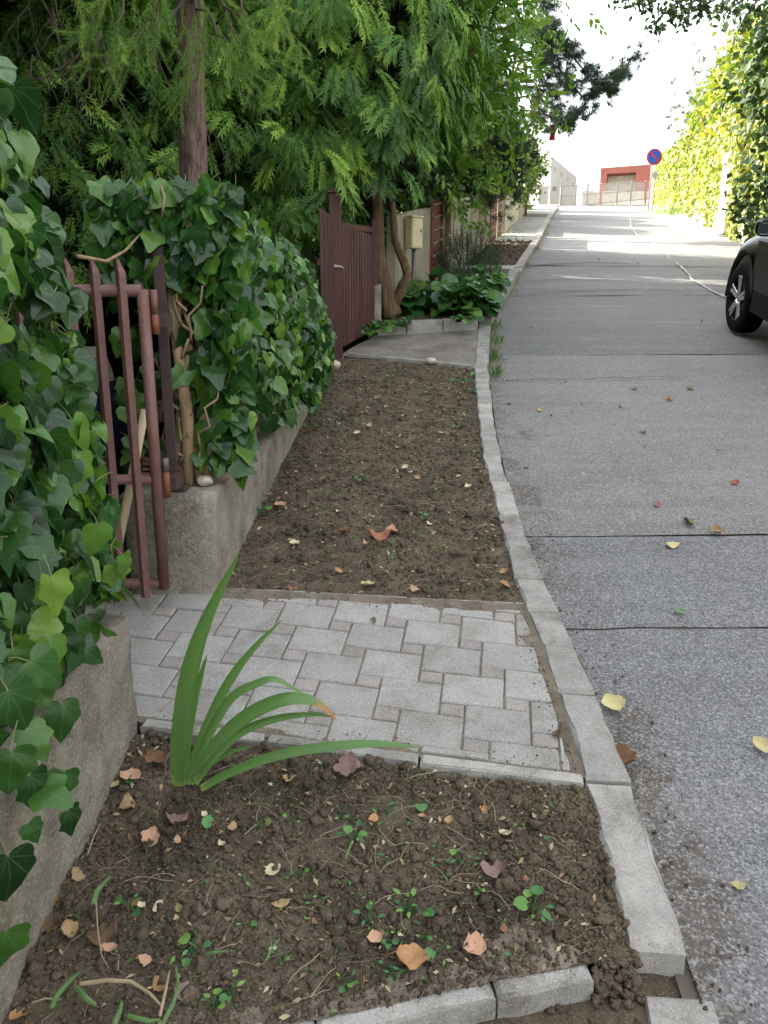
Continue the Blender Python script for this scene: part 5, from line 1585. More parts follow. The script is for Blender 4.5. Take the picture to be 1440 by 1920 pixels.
# near tree on the right: dark foliage at the edge of the picture and twigs across the top
near_t = leafy('overhanging_tree', 'dark tree at the street edge with twigs hanging into the bright sky', 'tree', (7.4, 13.0, 3.0),
      [(5.95, 12.4, 5.0, .60, 1.0, 1.1), (6.0, 12.2, 6.4, .75, 1.1, 1.2), (6.15, 12.6, 3.6, .55, 1.0, 1.0)], 3600, .15, 'overhang', LITE_L, [([(7.6, 13.0, 4.6), (7.5, 13, 6.5), (7.2, 13, 9.5)], [.17, .13, .06])], 60, 'leaf', 33, .45)
P_, br = [], []
tw = [[(1400, -60), (1330, -10), (1270, 15), (1230, 30)], [(1400, -60), (1300, -20), (1200, -5), (1160, 5)], [(1420, -20), (1370, 15), (1345, 40)], [(1420, -40), (1300, 20), (1270, 45)], [(1300, -20), (1240, 30), (1215, 55)], [(1420, 0), (1400, 30), (1390, 60)], [(1440, 20), (1415, 60)], [(1250, -30), (1200, 10)], [(1380, -30), (1340, 20)], [(1320, -40), (1290, 10)]]
A_, N_, S_ = [], [], []
for k, pl in enumerate(tw):
    C = [at(px, py, 11.8 + .2 * (k % 3)) for px, py in pl]
    br.append((C, .018, .004))
    for i in range(len(C) - 1):
        for q in range(int((C[i + 1] - C[i]).length * 70) + 10):
            c = C[i].lerp(C[i + 1], rng.random()) + Vector(rng.normal(0, .07, 3)) + Vector((0, 0, -.03))
            P_.append(c[:]); A_.append(rng.normal(0, .7, 3) + np.array([0, 0, -.5])); N_.append(rng.normal(0, 1, 3)); S_.append(rng.uniform(.07, .13))
stems(near_t, br, 'twig', 'branch')
scatter(near_t, 'leaf', LITE_L, np.array(P_), np.array(A_), np.array(N_), np.array(S_), M['overhang'], 220, 'foliage')
# grass on the verge at the far right and along the kerb
def grass_tufts(pts, n, size, name, spread, mat='grass', kind='stuff'):
    P_, A_ = [], []
    for px, py, r in pts:
        c = gp(px, py, -.03)
        for q in range(n):
            x, y = c.x + rng.normal(0, r), c.y + rng.normal(0, r * 1.6)
            P_.append((x, y, g(y) - .05)); A_.append((rng.normal(0, .45), rng.normal(0, .45), 1))
    n_ = len(P_)
    return scatter(None, 'blade', [oval_leaf(k, .035) for k in range(4)], np.array(P_), np.array(A_), rng.normal(0, 1, (n_, 3)), rng.uniform(.6, 1.2, n_) * size, M[mat], 0, name)
grass_tufts([(926, 612, .05), (932, 640, .04), (950, 545, .06), (960, 530, .05), (985, 500, .06), (1002, 468, .06), (1018, 440, .12), (1028, 425, .15), (1030, 410, .2), (1040, 400, .2), (928, 700, .03), (925, 670, .03)], 46, .11, 'kerb_grass', 1)
grass_tufts([(1225, 395, .5), (1240, 398, .5), (1260, 402, .4), (1210, 390, .5)], 160, .35, 'verge_grass', 1, 'hedge')
grass_tufts([(950, 452, .2), (958, 445, .25), (905, 480, .2)], 50, .18, 'fence_grass', 1)
joint_moss = [(x, 655 + 2 * math.sin(x), .05) for x in range(960, 1300, 24)]
grass_tufts(joint_moss, 22, .018, 'joint_moss', 1)

# ================================================================== maroon slatted gate, fence line, mailbox
SG = thing('slatted_gate', 'maroon garden gate of narrow upright slats behind the thuja fronds', 'gate', (-.28, 7.5, g(7.5)))
pa, pb_ = Vector((-.40, 7.08, 0)), Vector((-.10, 7.98, 0))
ztop = lambda y: 2.36 + .0 * y
zb = lambda y: g(y) + .06
def along(t): return pa.lerp(pb_, t)
for k in range(13):
    p = along((k + .5) / 13); y = p.y
    MB().bar((p.x, y, zb(y)), (p.x, y, ztop(y)), .052, .018, (pb_ - pa).cross(Vector((0, 0, 1)))).build('slat', M['maroon'], SG, bevel=.002)
for z0 in (.35, 1.05):
    a, b_ = along(0), along(1)
    MB().bar((a.x - .02, a.y, zb(a.y) + z0), (b_.x - .02, b_.y, zb(b_.y) + z0 - .1), .02, .05).build('rail', M['maroon'], SG)
pr = along(1.03)
MB().box((pr.x, pr.y, 2.20), (.06, .06, .62)).build('frame', M['maroon'], SG, bevel=.004)
MB().tube([at(697, 440, 8.0), at(697, 560, 8.0)], .026, 8).build('stile', M['maroon'], SG, True)
p = along(-.06)
gp_post = thing('gate_post', 'square maroon post at the near side of the slatted gate', 'post', (p.x, p.y - .03, g(p.y)))
MB().box((p.x, p.y - .03, g(p.y) + .66), (.10, .08, 1.40)).build('upright', M['maroon'], gp_post, bevel=.006)
MB().box((p.x, p.y - .03, g(p.y) + 1.375), (.12, .10, .03)).build('cap', M['maroon'], gp_post, bevel=.006)
fnear = thing('slatted_fence', 'short maroon slat fence between the ivy bush and the gate post', 'fence', (-.5, 6.75, g(6.7)))
for k in range(6):
    y = 6.45 + k * .09; x = -.50 + k * .012
    MB().box((x, y, 1.78), (.018, .055, 1.25)).build('slat', M['maroon'], fnear, bevel=.002)
MB().bar((-.52, 6.4, 2.0), (-.45, 6.98, 2.0), .02, .05).build('rail', M['maroon'], fnear)
cloth = thing('cloth_strip', 'scrap of white cloth tied round the maroon gate post', 'cloth', at(627, 500, 7.0))
c0 = at(627, 500, 6.96)
MB().tube([c0 + Vector((-.05, 0, .01)), c0 + Vector((.0, -.02, 0)), c0 + Vector((.05, 0, .0)), c0 + Vector((.085, -.02, -.015))], [.012, .016, .012, .005], 7).build('knot', M['house_white'], cloth, True)
MB().tube([c0 + Vector((-.02, -.02, .0)), c0 + Vector((-.035, -.03, .05)), c0 + Vector((-.02, -.03, .075))], [.01, .009, .004], 6).build('loose_end', M['house_white'], cloth, True)
gw = rough_box('pillar', (-.17, 8.12, g(8) - .2), (-.03, 8.34, g(8) + .50), M['concrete_old'], None, .06, .004, 3); tag(gw, 'low concrete pillar between the slatted gate and the forked trunk', 'pillar')
gl = rough_box('pillar', (-.56, 6.78, g(6.8) - .2), (-.46, 6.96, g(6.9) + .32), M['maroon'], None, .06, .003, 6); tag(gl, 'brownish low pillar at the end of the ivy wall', 'pillar')

# planter blocks in front of the raised bed
pl = thing('planter_edging', 'row of grey concrete blocks that holds the planter with round leaves', 'planter', (.4, 8.1, g(8.1)))
b0, b1 = Vector((-.06, 8.0)), Vector((1.0, 8.31))
for a, b_ in ((0, .27), (.28, .63), (.64, .985)):
    p, q = b0.lerp(b1, a), b0.lerp(b1, b_); n = Vector((-(q - p).y, (q - p).x)).normalized() * .07
    MB().prism([(p.x, p.y), (q.x, q.y), (q.x + n.x, q.y + n.y), (p.x + n.x, p.y + n.y)], .115 + rp.uniform(-.008, .008), -.1, .008).build('block', M['kerb'], pl)
# meter box on a post
MBX = thing('mailbox', 'cream metal box on a thin steel post among the planter leaves', 'mailbox', (.32, 9.0, g(9) + .09))
R45 = Matrix.Rotation(math.radians(38), 3, 'Z')
mp = at(776, 437, 9.0)
MB().tube([(mp.x, 9.0, g(9) + .0), (mp.x, 9.0, mp.z - .16)], .024, 12).build('post', M['steel'], MBX, True)
MB().box((mp.x, 9.0, mp.z - .005), (.155, .12, .32), R45).build('box', M['cream'], MBX, bevel=.006)
MB().box((mp.x, 9.0, mp.z + .165), (.178, .143, .020), R45).build('lid', M['cream'], MBX, bevel=.005)
fr = R45 @ Vector((0, -.062, 0))
MB().box((mp.x + fr.x, 9.0 + fr.y, mp.z - .01), (.135, .006, .28), R45).build('door', M['cream'], MBX, bevel=.003)
kn = R45 @ Vector((.045, -.067, 0)); MB().box((mp.x + kn.x, 9.0 + kn.y, mp.z + .02), (.015, .008, .03), R45).build('latch', M['steel'], MBX)
gb = thing('green_pipe', 'dark green round-topped standpipe behind the forked trunk', 'pipe', at(736, 545, 8.75))
c0 = at(736, 560, 8.75); c1 = at(736, 468, 8.75)
MB().tube([(c0.x, 8.75, c0.z - .1), (c0.x, 8.75, c1.z - .03), (c0.x, 8.75, c1.z - .008), (c0.x, 8.75, c1.z)], [.052, .052, .04, .012], 14).build('body', M['green_pipe'], gb, True)

# fence beyond: concrete panels, maroon bar panels, posts
FZ = lambda y: g(y) + .05
def fence_panel(root, ya, yb, h, mat, name='panel', th=.07, base=-.25):
    xa_, xb_ = fnx(ya), fnx(yb)
    return MB().add([(xa_, ya, FZ(ya) + base), (xb_, yb, FZ(yb) + base), (xb_ - th, yb, FZ(yb) + base), (xa_ - th, ya, FZ(ya) + base),
                     (xa_, ya, FZ(ya) + h), (xb_, yb, FZ(yb) + h), (xb_ - th, yb, FZ(yb) + h), (xa_ - th, ya, FZ(ya) + h)],
                    [(3, 2, 1, 0), (4, 5, 6, 7), (0, 1, 5, 4), (1, 2, 6, 5), (2, 3, 7, 6), (3, 0, 4, 7)]).build(name, mat, root, bevel=.006)
cf = thing('concrete_fence', 'weathered pale concrete fence of upright slabs with dark gaps', 'fence', (.5, 10, g(10)))
for a, b_ in ((8.6, 9.5), (9.6, 10.62)): fence_panel(cf, a, b_, 1.05, M['fence_concrete'], 'slab', .10)
for a, b_ in ((12.40, 12.62), (12.72, 13.55), (13.80, 14.75), (15.0, 15.95), (16.2, 17.1), (17.35, 18.05)): fence_panel(cf, a, b_, 1.05, M['fence_concrete'], 'slab', .10)
fence_panel(cf, 12.3, 18.1, .22, M['fence_concrete'], 'plinth', .13)
fence_panel(cf, 12.3, 18.1, .95, M['maroon'], 'backing_board', .16).location.x -= .05
def bar_gate(ya, yb, h, label, nslat, base):
    r = thing('barred_panel', label, 'fence panel', (fnx((ya + yb) / 2), (ya + yb) / 2, g((ya + yb) / 2)))
    for k in range(nslat):
        t0, t1 = ya + (yb - ya) * (k + .06) / nslat, ya + (yb - ya) * (k + .94) / nslat
        fence_panel(r, t0, t1, h, M['maroon_bright'], 'slat', .03, base)
    n = int(h / .16)
    for k in range(1, n + 1):
        z = k * .16 - .04
        MB().bar((fnx(ya) + .022, ya, FZ(ya) + z), (fnx(yb) + .022, yb, FZ(yb) + z), .014, .014).build('bar', M['fence_concrete'], r)
    ym = (ya + yb) / 2
    MB().box((fnx(ym) + .03, ym, FZ(ym) + h / 2), (.03, .035, h + .08)).build('post', M['fence_concrete'], r)
    return r
bar_gate(10.72, 12.3, 1.15, 'dark maroon slatted panel with pale cross bars between the concrete slabs', 9, -.1)
bar_gate(18.2, 20.7, 1.35, 'far maroon slatted panel with cross bars at the end of the concrete fence', 8, -.1)
fp = thing('fence_post', 'pale fence post beyond the far maroon panel', 'post', (fnx(21), 21, g(21)))
MB().box((fnx(20.95), 20.95, g(20.95) + .75), (.12, .14, 1.6)).build('upright', M['fence_concrete'], fp, bevel=.01)
fw = thing('wall', 'whitish garden wall under the pale green hedge', 'wall', (fnx(24), 24, g(24)))
fence_panel(fw, 21.3, 27.4, .95, M['plaster'], 'wall_face', .2)
fw2 = thing('wall', 'yellowish garden wall under the clipped hedge by the lamp post', 'wall', (fnx(30), 30, g(30)))
fence_panel(fw2, 27.6, 34, .85, M['fence_concrete'], 'wall_face', .2)
MB().box((fnx(27.5), 27.5, g(27.5) + .6), (.22, .2, 1.4)).build('pier', M['plaster'], fw2, bevel=.01)

# ================================================================== planter plants
def rosette(name, label, cat, spots, n, size, mat, variants, hgt, nparts, rest, group=None, spread=.22, up=.6):
    c = spots[0]
    root = thing(name, label, cat, (c[0], c[1], g(c[1]) + .09), group)
    P_, A_, N_, S_ = [], [], [], []
    for x, y, r in spots:
        for q in range(n):
            a = rng.uniform(0, 2 * PI); d = r * math.sqrt(rng.random())
            px, py = x + d * math.cos(a), y + d * math.sin(a)
            z = g(py) + .10 + hgt * rng.uniform(.25, 1.0) * (1 - .45 * (d / r) ** 2)
            P_.append((px, py, z)); A_.append((math.cos(a) + rng.normal(0, .4), math.sin(a) + rng.normal(0, .4) - .3, -.25 + rng.normal(0, .3))); N_.append((rng.normal(0, .35), rng.normal(0, .35) - .35, 1)); S_.append(size * rng.uniform(.6, 1.25))
    scatter(root, 'leaf', variants, np.array(P_), np.array(A_), np.array(N_), np.array(S_), M[mat], nparts, rest)
    return root
rosette('bergenia', 'clump of big round glossy leaves filling the planter below the cream box', 'plant', [(.50, 8.75, .36), (.85, 8.85, .34), (.95, 9.5, .4), (.5, 9.5, .4), (.25, 8.75, .2), (1.1, 10.2, .4), (.75, 8.5, .2), (1.0, 8.65, .15)], 44, .17, 'bergenia', ROUND_L, .34, 260, 'leaves')
rosette('ground_cover', 'low yellow flecked plant at the kerb side of the planter', 'plant', [(1.22, 10.1, .22), (1.38, 10.7, .2), (1.5, 11.3, .2), (1.12, 9.3, .1)], 60, .085, 'weed', ROUND_L, .2, 120, 'leaves')
rosette('weed_patch', 'weeds and fallen leaves along the foot of the slatted gate', 'plant', [(-.12, 7.62, .15), (-.02, 7.85, .14), (.15, 7.98, .12), (.85, 8.15, .12)], 26, .07, 'bergenia', ROUND_L, .08, 60, 'leaves')
rb = thing('needle_bush', 'grey green needle bush behind the round leaves', 'bush', (1.0, 11.2, g(11.2) + .1))
P_, A_, S_ = [], [], []
for q in range(420):
    a = rng.uniform(0, 2 * PI); r = .42 * math.sqrt(rng.random())
    x, y = 1.15 + r * math.cos(a), 11.0 + r * math.sin(a); z = g(y) + .12 + .62 * rng.random() * (1 - (r / .42) ** 2 * .5)
    P_.append((x, y, z)); A_.append((.5 * math.cos(a) * r / .4 + rng.normal(0, .18), .5 * math.sin(a) * r / .4 + rng.normal(0, .18), 1)); S_.append(rng.uniform(.16, .3))
scatter(rb, 'sprig', [needle_twig(k + 40, 12, 7, .16, .1) for k in range(4)], np.array(P_), np.array(A_), rng.normal(0, 1, (420, 3)), np.array(S_), M['rosemary'], 110, 'sprigs')

# ================================================================== iris in the front bed
iris = thing('iris_plant', 'iris with long sword shaped green blades at the lower edge of the paved path', 'plant', (-.545, 1.86, g(1.86)))
iris_m, nt, bs, out = nodes_of('iris_blade')
uvn = nt.nodes.new('ShaderNodeUVMap'); uvn.uv_map = 'UVMap'
sp_n = nt.nodes.new('ShaderNodeSeparateXYZ'); nt.links.new(uvn.outputs[0], sp_n.inputs[0])
mp_n = nt.nodes.new('ShaderNodeMapping'); mp_n.inputs['Scale'].default_value = (46, 1.2, 1); nt.links.new(uvn.outputs[0], mp_n.inputs['Vector'])
str_ = noise_(nt, mp_n.outputs[0], 1.0, 3, .6)
colr = ramp(nt, str_, [(.3, (.070, .160, .036)), (.7, (.150, .285, .075))])
nzz = noise_(nt, uvn.outputs[0], 3.0, 3)
colr = mixc(nt, math_(nt, 'MULTIPLY', nzz, .4), colr, (.095, .19, .085))
oi = nt.nodes.new('ShaderNodeAttribute'); oi.attribute_name = 'rnd'
tipf = ramp(nt, math_(nt, 'ADD', math_(nt, 'MULTIPLY', sp_n.outputs[1], 1.0), math_(nt, 'MULTIPLY', math_(nt, 'SUBTRACT', nzz, .5), .25)), [(.0, 1.0), (.07, 0.0)])
colr = mixc(nt, math_(nt, 'MULTIPLY', tipf, .7), colr, (.30, .36, .12))
dryf = math_(nt, 'MULTIPLY', oi.outputs['Fac'], 1.0)
dry = math_(nt, 'GREATER_THAN', math_(nt, 'ADD', sp_n.outputs[1], math_(nt, 'MULTIPLY', math_(nt, 'SUBTRACT', noise_(nt, uvn.outputs[0], 8, 4), .5), .5)), math_(nt, 'SUBTRACT', 1.06, dryf))
colr = mixc(nt, dry, colr, (.36, .19, .07))
nt.links.new(colr, bs.inputs['Base Color']); bs.inputs['Roughness'].default_value = .45
trn = nt.nodes.new('ShaderNodeBsdfTranslucent'); nt.links.new(mixc(nt, 1.0, colr, (1.5, 1.6, .8), 'MULTIPLY'), trn.inputs[0])
msn = nt.nodes.new('ShaderNodeMixShader'); msn.inputs[0].default_value = .3
nt.links.new(bs.outputs[0], msn.inputs[1]); nt.links.new(trn.outputs[0], msn.inputs[2]); nt.links.new(msn.outputs[0], out.inputs[0])
def blade(px_pts, Y0, Y1, w, dry_=0.02, twist=0.0, fold=.35, fat=.32):
    n = 26
    base = [at(px, py, Y0 + (Y1 - Y0) * i / (len(px_pts) - 1)) for i, (px, py) in enumerate(px_pts)]
    def cr(t):
        k = t * (len(base) - 1); i = min(int(k), len(base) - 2); f = k - i
        p0, p1, p2, p3 = base[max(i - 1, 0)], base[i], base[i + 1], base[min(i + 2, len(base) - 1)]
        return .5 * ((2 * p1) + (p2 - p0) * f + (2 * p0 - 5 * p1 + 4 * p2 - p3) * f * f + (3 * p1 - p0 - 3 * p2 + p3) * f ** 3)
    C = [cr(i / n) for i in range(n + 1)]
    V, UV, F = [], [], []
    for i, c in enumerate(C):
        t = i / n
        d = (C[min(i + 1, n)] - C[max(i - 1, 0)]).normalized()
        view = (Vector((0, 0, CAM_H)) - c).normalized()
        s = d.cross(view).normalized()
        nrm = s.cross(d)
        ang = twist * t + .35
        s2 = s * math.cos(ang) + nrm * math.sin(ang); n2 = nrm * math.cos(ang) - s * math.sin(ang)
        ww = w * (.62 + .38 * math.sin(min(1, t / fat) * PI / 2)) * (1 - max(0, (t - fat) / (1 - fat)) ** 2.2) + .0006
        for j, q in enumerate((-1, -.5, 0, .5, 1)):
            p = c + s2 * ww * q - n2 * fold * ww * abs(q) * (1 if t < .97 else 0)
            V.append(p[:]); UV.append((.5 + .5 * q, t))
    for i in range(n):
        for j in range(4):
            a = i * 5 + j; F += [(a, a + 1, a + 6), (a, a + 6, a + 5)]
    me = soup_mesh('blade', np.array(V), np.array(F, np.int32), np.array(UV), np.full(len(V), dry_), iris_m)
    return new_obj('blade', me, None, iris)
blade([(332, 1475), (334, 1400), (350, 1270), (385, 1160), (449, 1036)], 1.85, 1.72, 0.027, .03, .3)
blade([(342, 1472), (350, 1380), (366, 1300), (388, 1228)], 1.84, 1.80, 0.0134, .03, .2)
blade([(350, 1470), (375, 1390), (420, 1290), (470, 1220), (528, 1162)], 1.84, 1.86, 0.0143, .04, .3)
blade([(356, 1470), (385, 1390), (430, 1310), (480, 1280), (515, 1272), (552, 1290), (590, 1318)], 1.83, 1.84, 0.0143, .03, .9, .25, .4)
blade([(362, 1468), (400, 1400), (455, 1345), (520, 1312), (570, 1308), (605, 1322), (633, 1352)], 1.82, 1.80, 0.0215, .27, .6, .25, .45)
blade([(366, 1468), (400, 1420), (450, 1372), (520, 1345), (590, 1338), (628, 1345)], 1.81, 1.80, 0.0134, .05, .7, .3, .4)
blade([(376, 1478), (430, 1448), (520, 1415), (620, 1398), (710, 1393), (788, 1402)], 1.80, 1.80, 0.0139, .06, .2, .3, .5)
blade([(352, 1468), (380, 1440), (430, 1410), (474, 1398)], 1.82, 1.82, 0.0092, .03, .4)
# ================================================================== fallen leaves, seedlings
fallen_mats = {}
for nm, a, b_ in (('tan', (.30, .20, .10), (.46, .33, .18)), ('peach', (.42, .24, .15), (.55, .36, .24)), ('orange', (.36, .19, .08), (.48, .29, .14)), ('rust', (.17, .09, .05), (.28, .16, .09)), ('mauve', (.20, .125, .11), (.33, .22, .19)), ('cream', (.50, .43, .27), (.62, .55, .38)), ('yellow', (.42, .36, .16), (.54, .48, .26)), ('green', (.06, .17, .06), (.13, .26, .10)), ('olive', (.14, .15, .05), (.25, .24, .09)), ('brown', (.10, .065, .04), (.19, .12, .07)), ('red', (.30, .08, .05), (.42, .20, .12))):
    fallen_mats[nm] = surface('fallen_leaf_' + nm, a, b_, 30, .75, .3, 120, vary=.12, spec=.25, stain=tuple(x * .6 for x in a), stain_scale=38)
def dead_leaf(seed, curl):
    r = np.random.default_rng(seed)
    n, m = 9, 6
    V, F = [], []
    rough_edge = r.uniform(.85, 1.12, n + 1)
    cy, cx, ph = r.uniform(.4, 1.0) * curl, r.uniform(-.5, 1.1) * curl, r.uniform(0, 6)
    for i in range(n + 1):
        t = i / n
        w = .40 * math.sin(PI * min(1, t ** .85)) ** .75 * rough_edge[i] + .004
        for j in range(m + 1):
            u = (j / m - .5) * 2
            x = u * w
            z = cx * x * x * 2.2 + cy * (t - .5) ** 2 * 1.3 + .05 * curl * math.sin(9 * t + 6 * u + ph) + .03 * curl * r.normal()
            V.append((x + .03 * math.sin(7 * t + ph), t - .5, z))
    for i in range(n):
        for j in range(m): F.append((i * (m + 1) + j, i * (m + 1) + j + 1, (i + 1) * (m + 1) + j + 1, (i + 1) * (m + 1) + j))
    b = len(V)                                            # stalk
    V += [(-.012, -.5, V[3][2]), (.012, -.5, V[3][2]), (.06, -.85, .03)]; F.append((b, b + 1, b + 2))
    return V, F
def surf_z(x, y):
    if x > krx(y): return g(y) + ROAD + .012
    if y < bot((x + .8) / 1.34) - .03: return g(y) - .09
    if x > klx(y) - .002: return g(y) + (.09 if y > 8.64 else .008)
    if y < 2.075 - .235 * (x + .8) / 1.34: return float(bed_front.z(np.array([x]), np.array([y]))[0]) + .006
    if y < 2.89 - .13 * (x + .7) / 1.3: return g(y) + .004
    if y < 7.06 - .47 * (x + .5) / 1.3: return float(bed_mid.z(np.array([x]), np.array([y]))[0]) + .008
    if y < 8.05: return g(y) + .004
    return g(y) + .09
DL = {}
fl_no = [0]
def fallen(px, py, size, col, label, group, curl=.8, ang=None):
    p = gp(px, py)
    z = surf_z(p.x, p.y)
    k = (col, fl_no[0] % 5, round(curl, 1)); fl_no[0] += 1
    if k not in DL:
        V, F = dead_leaf(fl_no[0] * 3 + 1, curl)
        me = pymesh('fallen_leaf', V, F); me.materials.append(fallen_mats[col]); me.polygons.foreach_set('use_smooth', np.ones(len(me.polygons), bool)); DL[k] = me
    o = bpy.data.objects.new('fallen_leaf', DL[k]); COL.objects.link(o)
    d = (p - Vector((0, 0, CAM_H))).length
    s = size / FPX * d * .88
    o.scale = (s * rp.uniform(.8, 1.1), s, s)
    a = ang if ang is not None else rp.uniform(0, 2 * PI)
    tilt_ = Euler_q(rp.uniform(-.35, .35), rp.uniform(-.35, .35))
    up = Vector((0, -.174, .985)).rotation_difference(Vector((0, 0, 1))).inverted()
    o.rotation_mode = 'QUATERNION'
    o.rotation_quaternion = up @ Quaternion((0, 0, 1), a) @ tilt_
    o.location = (p.x, p.y, z + .06 * s + .002)
    return tag(o, label, 'leaf', group)
def Euler_q(a, b): return Quaternion((1, 0, 0), a) @ Quaternion((0, 1, 0), b)
GL = 'leaves lying on the soil and road'
named = [(650, 1445, 62, 'mauve', 'large crumpled mauve leaf on the soil just below the long flat iris blade', 1.2), (543, 1460, 30, 'tan', 'small tan leaf on the soil close to the low iris blade', .8), (330, 1540, 44, 'mauve', 'folded mauve brown leaf standing on the soil straight below the iris base', 1.2),
 (283, 1572, 44, 'peach', 'peach leaf with a thin stalk beside the folded mauve leaf', 1.0), (390, 1540, 34, 'green', 'flat fresh green ivy leaf lying below the iris base', .4), (435, 1548, 24, 'tan', 'narrow tan leaf next to the flat green ivy leaf', .8), (240, 1508, 36, 'tan', 'curled tan leaf with a dangling stalk near the low wall foot', 1.2),
 (290, 1428, 42, 'rust', 'rust brown leaf tucked between the iris base and the wall', 1.2), (245, 1458, 44, 'peach', 'pale leaf against the wall with a green leaf on it', .8), (244, 1462, 24, 'green', 'green leaf piece lying on a pale leaf by the wall', .4), (214, 1472, 26, 'yellow', 'yellow green leaf touching the foot of the near wall', .6), (512, 1632, 34, 'cream', 'lone oval cream leaf on bare crumbly soil', .5), (527, 1695, 36, 'tan', 'slim upright tan leaf below the lone cream one', .7), (842, 1535, 24, 'tan', 'little tan leaf on the soil in line with the paver edging end', .9),
 (700, 1540, 30, 'orange', 'orange tan leaf with curled rim above the seedlings', 1.0), (948, 1562, 28, 'cream', 'cream star shaped leaf scrap near the kerb', .8), (930, 1632, 54, 'mauve', 'large dull mauve leaf half buried between clods near the kerb', 1.1), (770, 1800, 62, 'orange', 'big curled orange tan leaf by the pale dirt at the bottom edging', 1.1), (887, 1772, 48, 'peach', 'peach leaf with bent side above the bottom edging', 1.0), (702, 1762, 30, 'peach', 'small peach leaf under the round seedlings', .8),
 (804, 1790, 28, 'green', 'small heart shaped green leaf lying beside the big orange leaf', .3), (790, 1510, 30, 'green', 'pale green leaf lying under the edging of the path', .4), (297, 1700, 24, 'cream', 'small cream leaf chip in the soil', .6), (272, 1800, 26, 'peach', 'peach leaf chip in the lower soil', .7), (195, 1748, 54, 'brown', 'big shrivelled brown leaf on a stalk near the wall', 1.3), (100, 1692, 28, 'orange', 'orange leaf wedged at the wall foot', .8), (146, 1640, 32, 'tan', 'tan leaf along the wall foot above the orange one', .8),
 (345, 1862, 40, 'mauve', 'upright mauve leaf among cut stems at the bottom of the bed', 1.3), (130, 1750, 36, 'tan', 'tan leaf beside the big shrivelled brown leaf', .9), (38, 1905, 36, 'orange', 'orange leaf in the bottom corner by the wall', .6), (205, 1782, 30, 'peach', 'small peach leaf touching the shrivelled brown leaf', .9), (300, 1848, 30, 'orange', 'small orange leaf by the dry cut stem', .9), (90, 1735, 42, 'brown', 'brown leaf heap at the wall foot', 1.3), (910, 1515, 22, 'orange', 'thin bright orange leaf near the edging of the path', .9),
 (550, 1103, 28, 'rust', 'rust leaf on the upper soil bed right at the path edging', 1.0), (637, 1075, 24, 'orange', 'orange leaf above the path edging in the middle soil bed', .9), (690, 1098, 32, 'yellow', 'pale yellow pair of leaves above the path edging', .8), (778, 1105, 30, 'peach', 'pinkish peach leaf above the path edging', .7), (945, 1100, 28, 'orange', 'orange brown leaf near the kerb above the path', .8), (944, 1074, 22, 'tan', 'small tan leaf near the kerb above the orange brown leaf', .8),
 (715, 1005, 48, 'red', 'red and peach crumpled leaf in the middle soil bed', 1.2), (735, 995, 30, 'peach', 'peach leaf touching the red crumpled one', .9), (648, 1002, 30, 'rust', 'rust leaf in the middle bed beside a tan root', 1.2), (553, 1022, 26, 'cream', 'cream leaf in the middle bed near the wall corner', .8), (540, 1000, 22, 'tan', 'tan leaf just above the cream one near the wall corner', .9), (526, 952, 28, 'peach', 'peach leaf at the foot of the crumbling wall', .9), (1045, 1382, 24, 'brown', 'small brown leaf in the corner of the paved path', .9), (700, 1166, 16, 'brown', 'tiny dark leaf on a grey paver', .9),
 (1150, 1303, 50, 'yellow', 'large pale yellow leaf on the road beside the kerb', .5), (1170, 1408, 54, 'rust', 'crumpled rust brown leaf leaning on the kerb', 1.4), (1430, 1378, 38, 'yellow', 'yellow leaf on the road at the picture edge', .5), (1388, 1635, 26, 'yellow', 'small pale yellow leaf alone on the coarse road', .6), (1262, 1008, 30, 'yellow', 'yellow leaf lying on the slab joint of the road', .6), (1345, 984, 30, 'tan', 'tan leaf just above the slab joint of the road', .8), (1290, 968, 30, 'olive', 'olive brown leaf pair above the slab joint', .8), (1276, 1130, 24, 'green', 'green leaf on the smooth road slab', .5), (1012, 760, 14, 'tan', 'tan leaf on the pale road slab near the kerb', .9), (1232, 935, 16, 'red', 'red leaf on the pale road slab', .8), (1380, 895, 18, 'red', 'red leaf near the car side of the pale road slab', .8), (1255, 740, 16, 'orange', 'orange leaf on the pale slab before the car', .8), (1207, 800, 16, 'olive', 'olive leaf in the middle of the pale slab', .7), (1190, 720, 18, 'olive', 'greyish leaf near the mossy slab joint', .5), (1295, 720, 20, 'olive', 'flat olive leaf in front of the car wheel', .5), (935, 690, 20, 'rust', 'rust leaf in the gutter by the lowered kerb', .9), (955, 748, 14, 'peach', 'peach leaf in the gutter below the lowered kerb', .8), (826, 812, 14, 'cream', 'cream leaf standing in the upper part of the middle bed', .9), (805, 982, 16, 'cream', 'white leaf chip in the middle bed', .6), (466, 985, 20, 'orange', 'orange leaf at the wall foot by the fern weed', .9), (594, 768, 12, 'rust', 'rust leaf at the far end of the crumbling wall', .9), (1500, 1500, 30, 'tan', '', .5)]
for px, py, s, c, lab, cu in named:
    if lab: fallen(px, py, s, c, lab, None, cu)
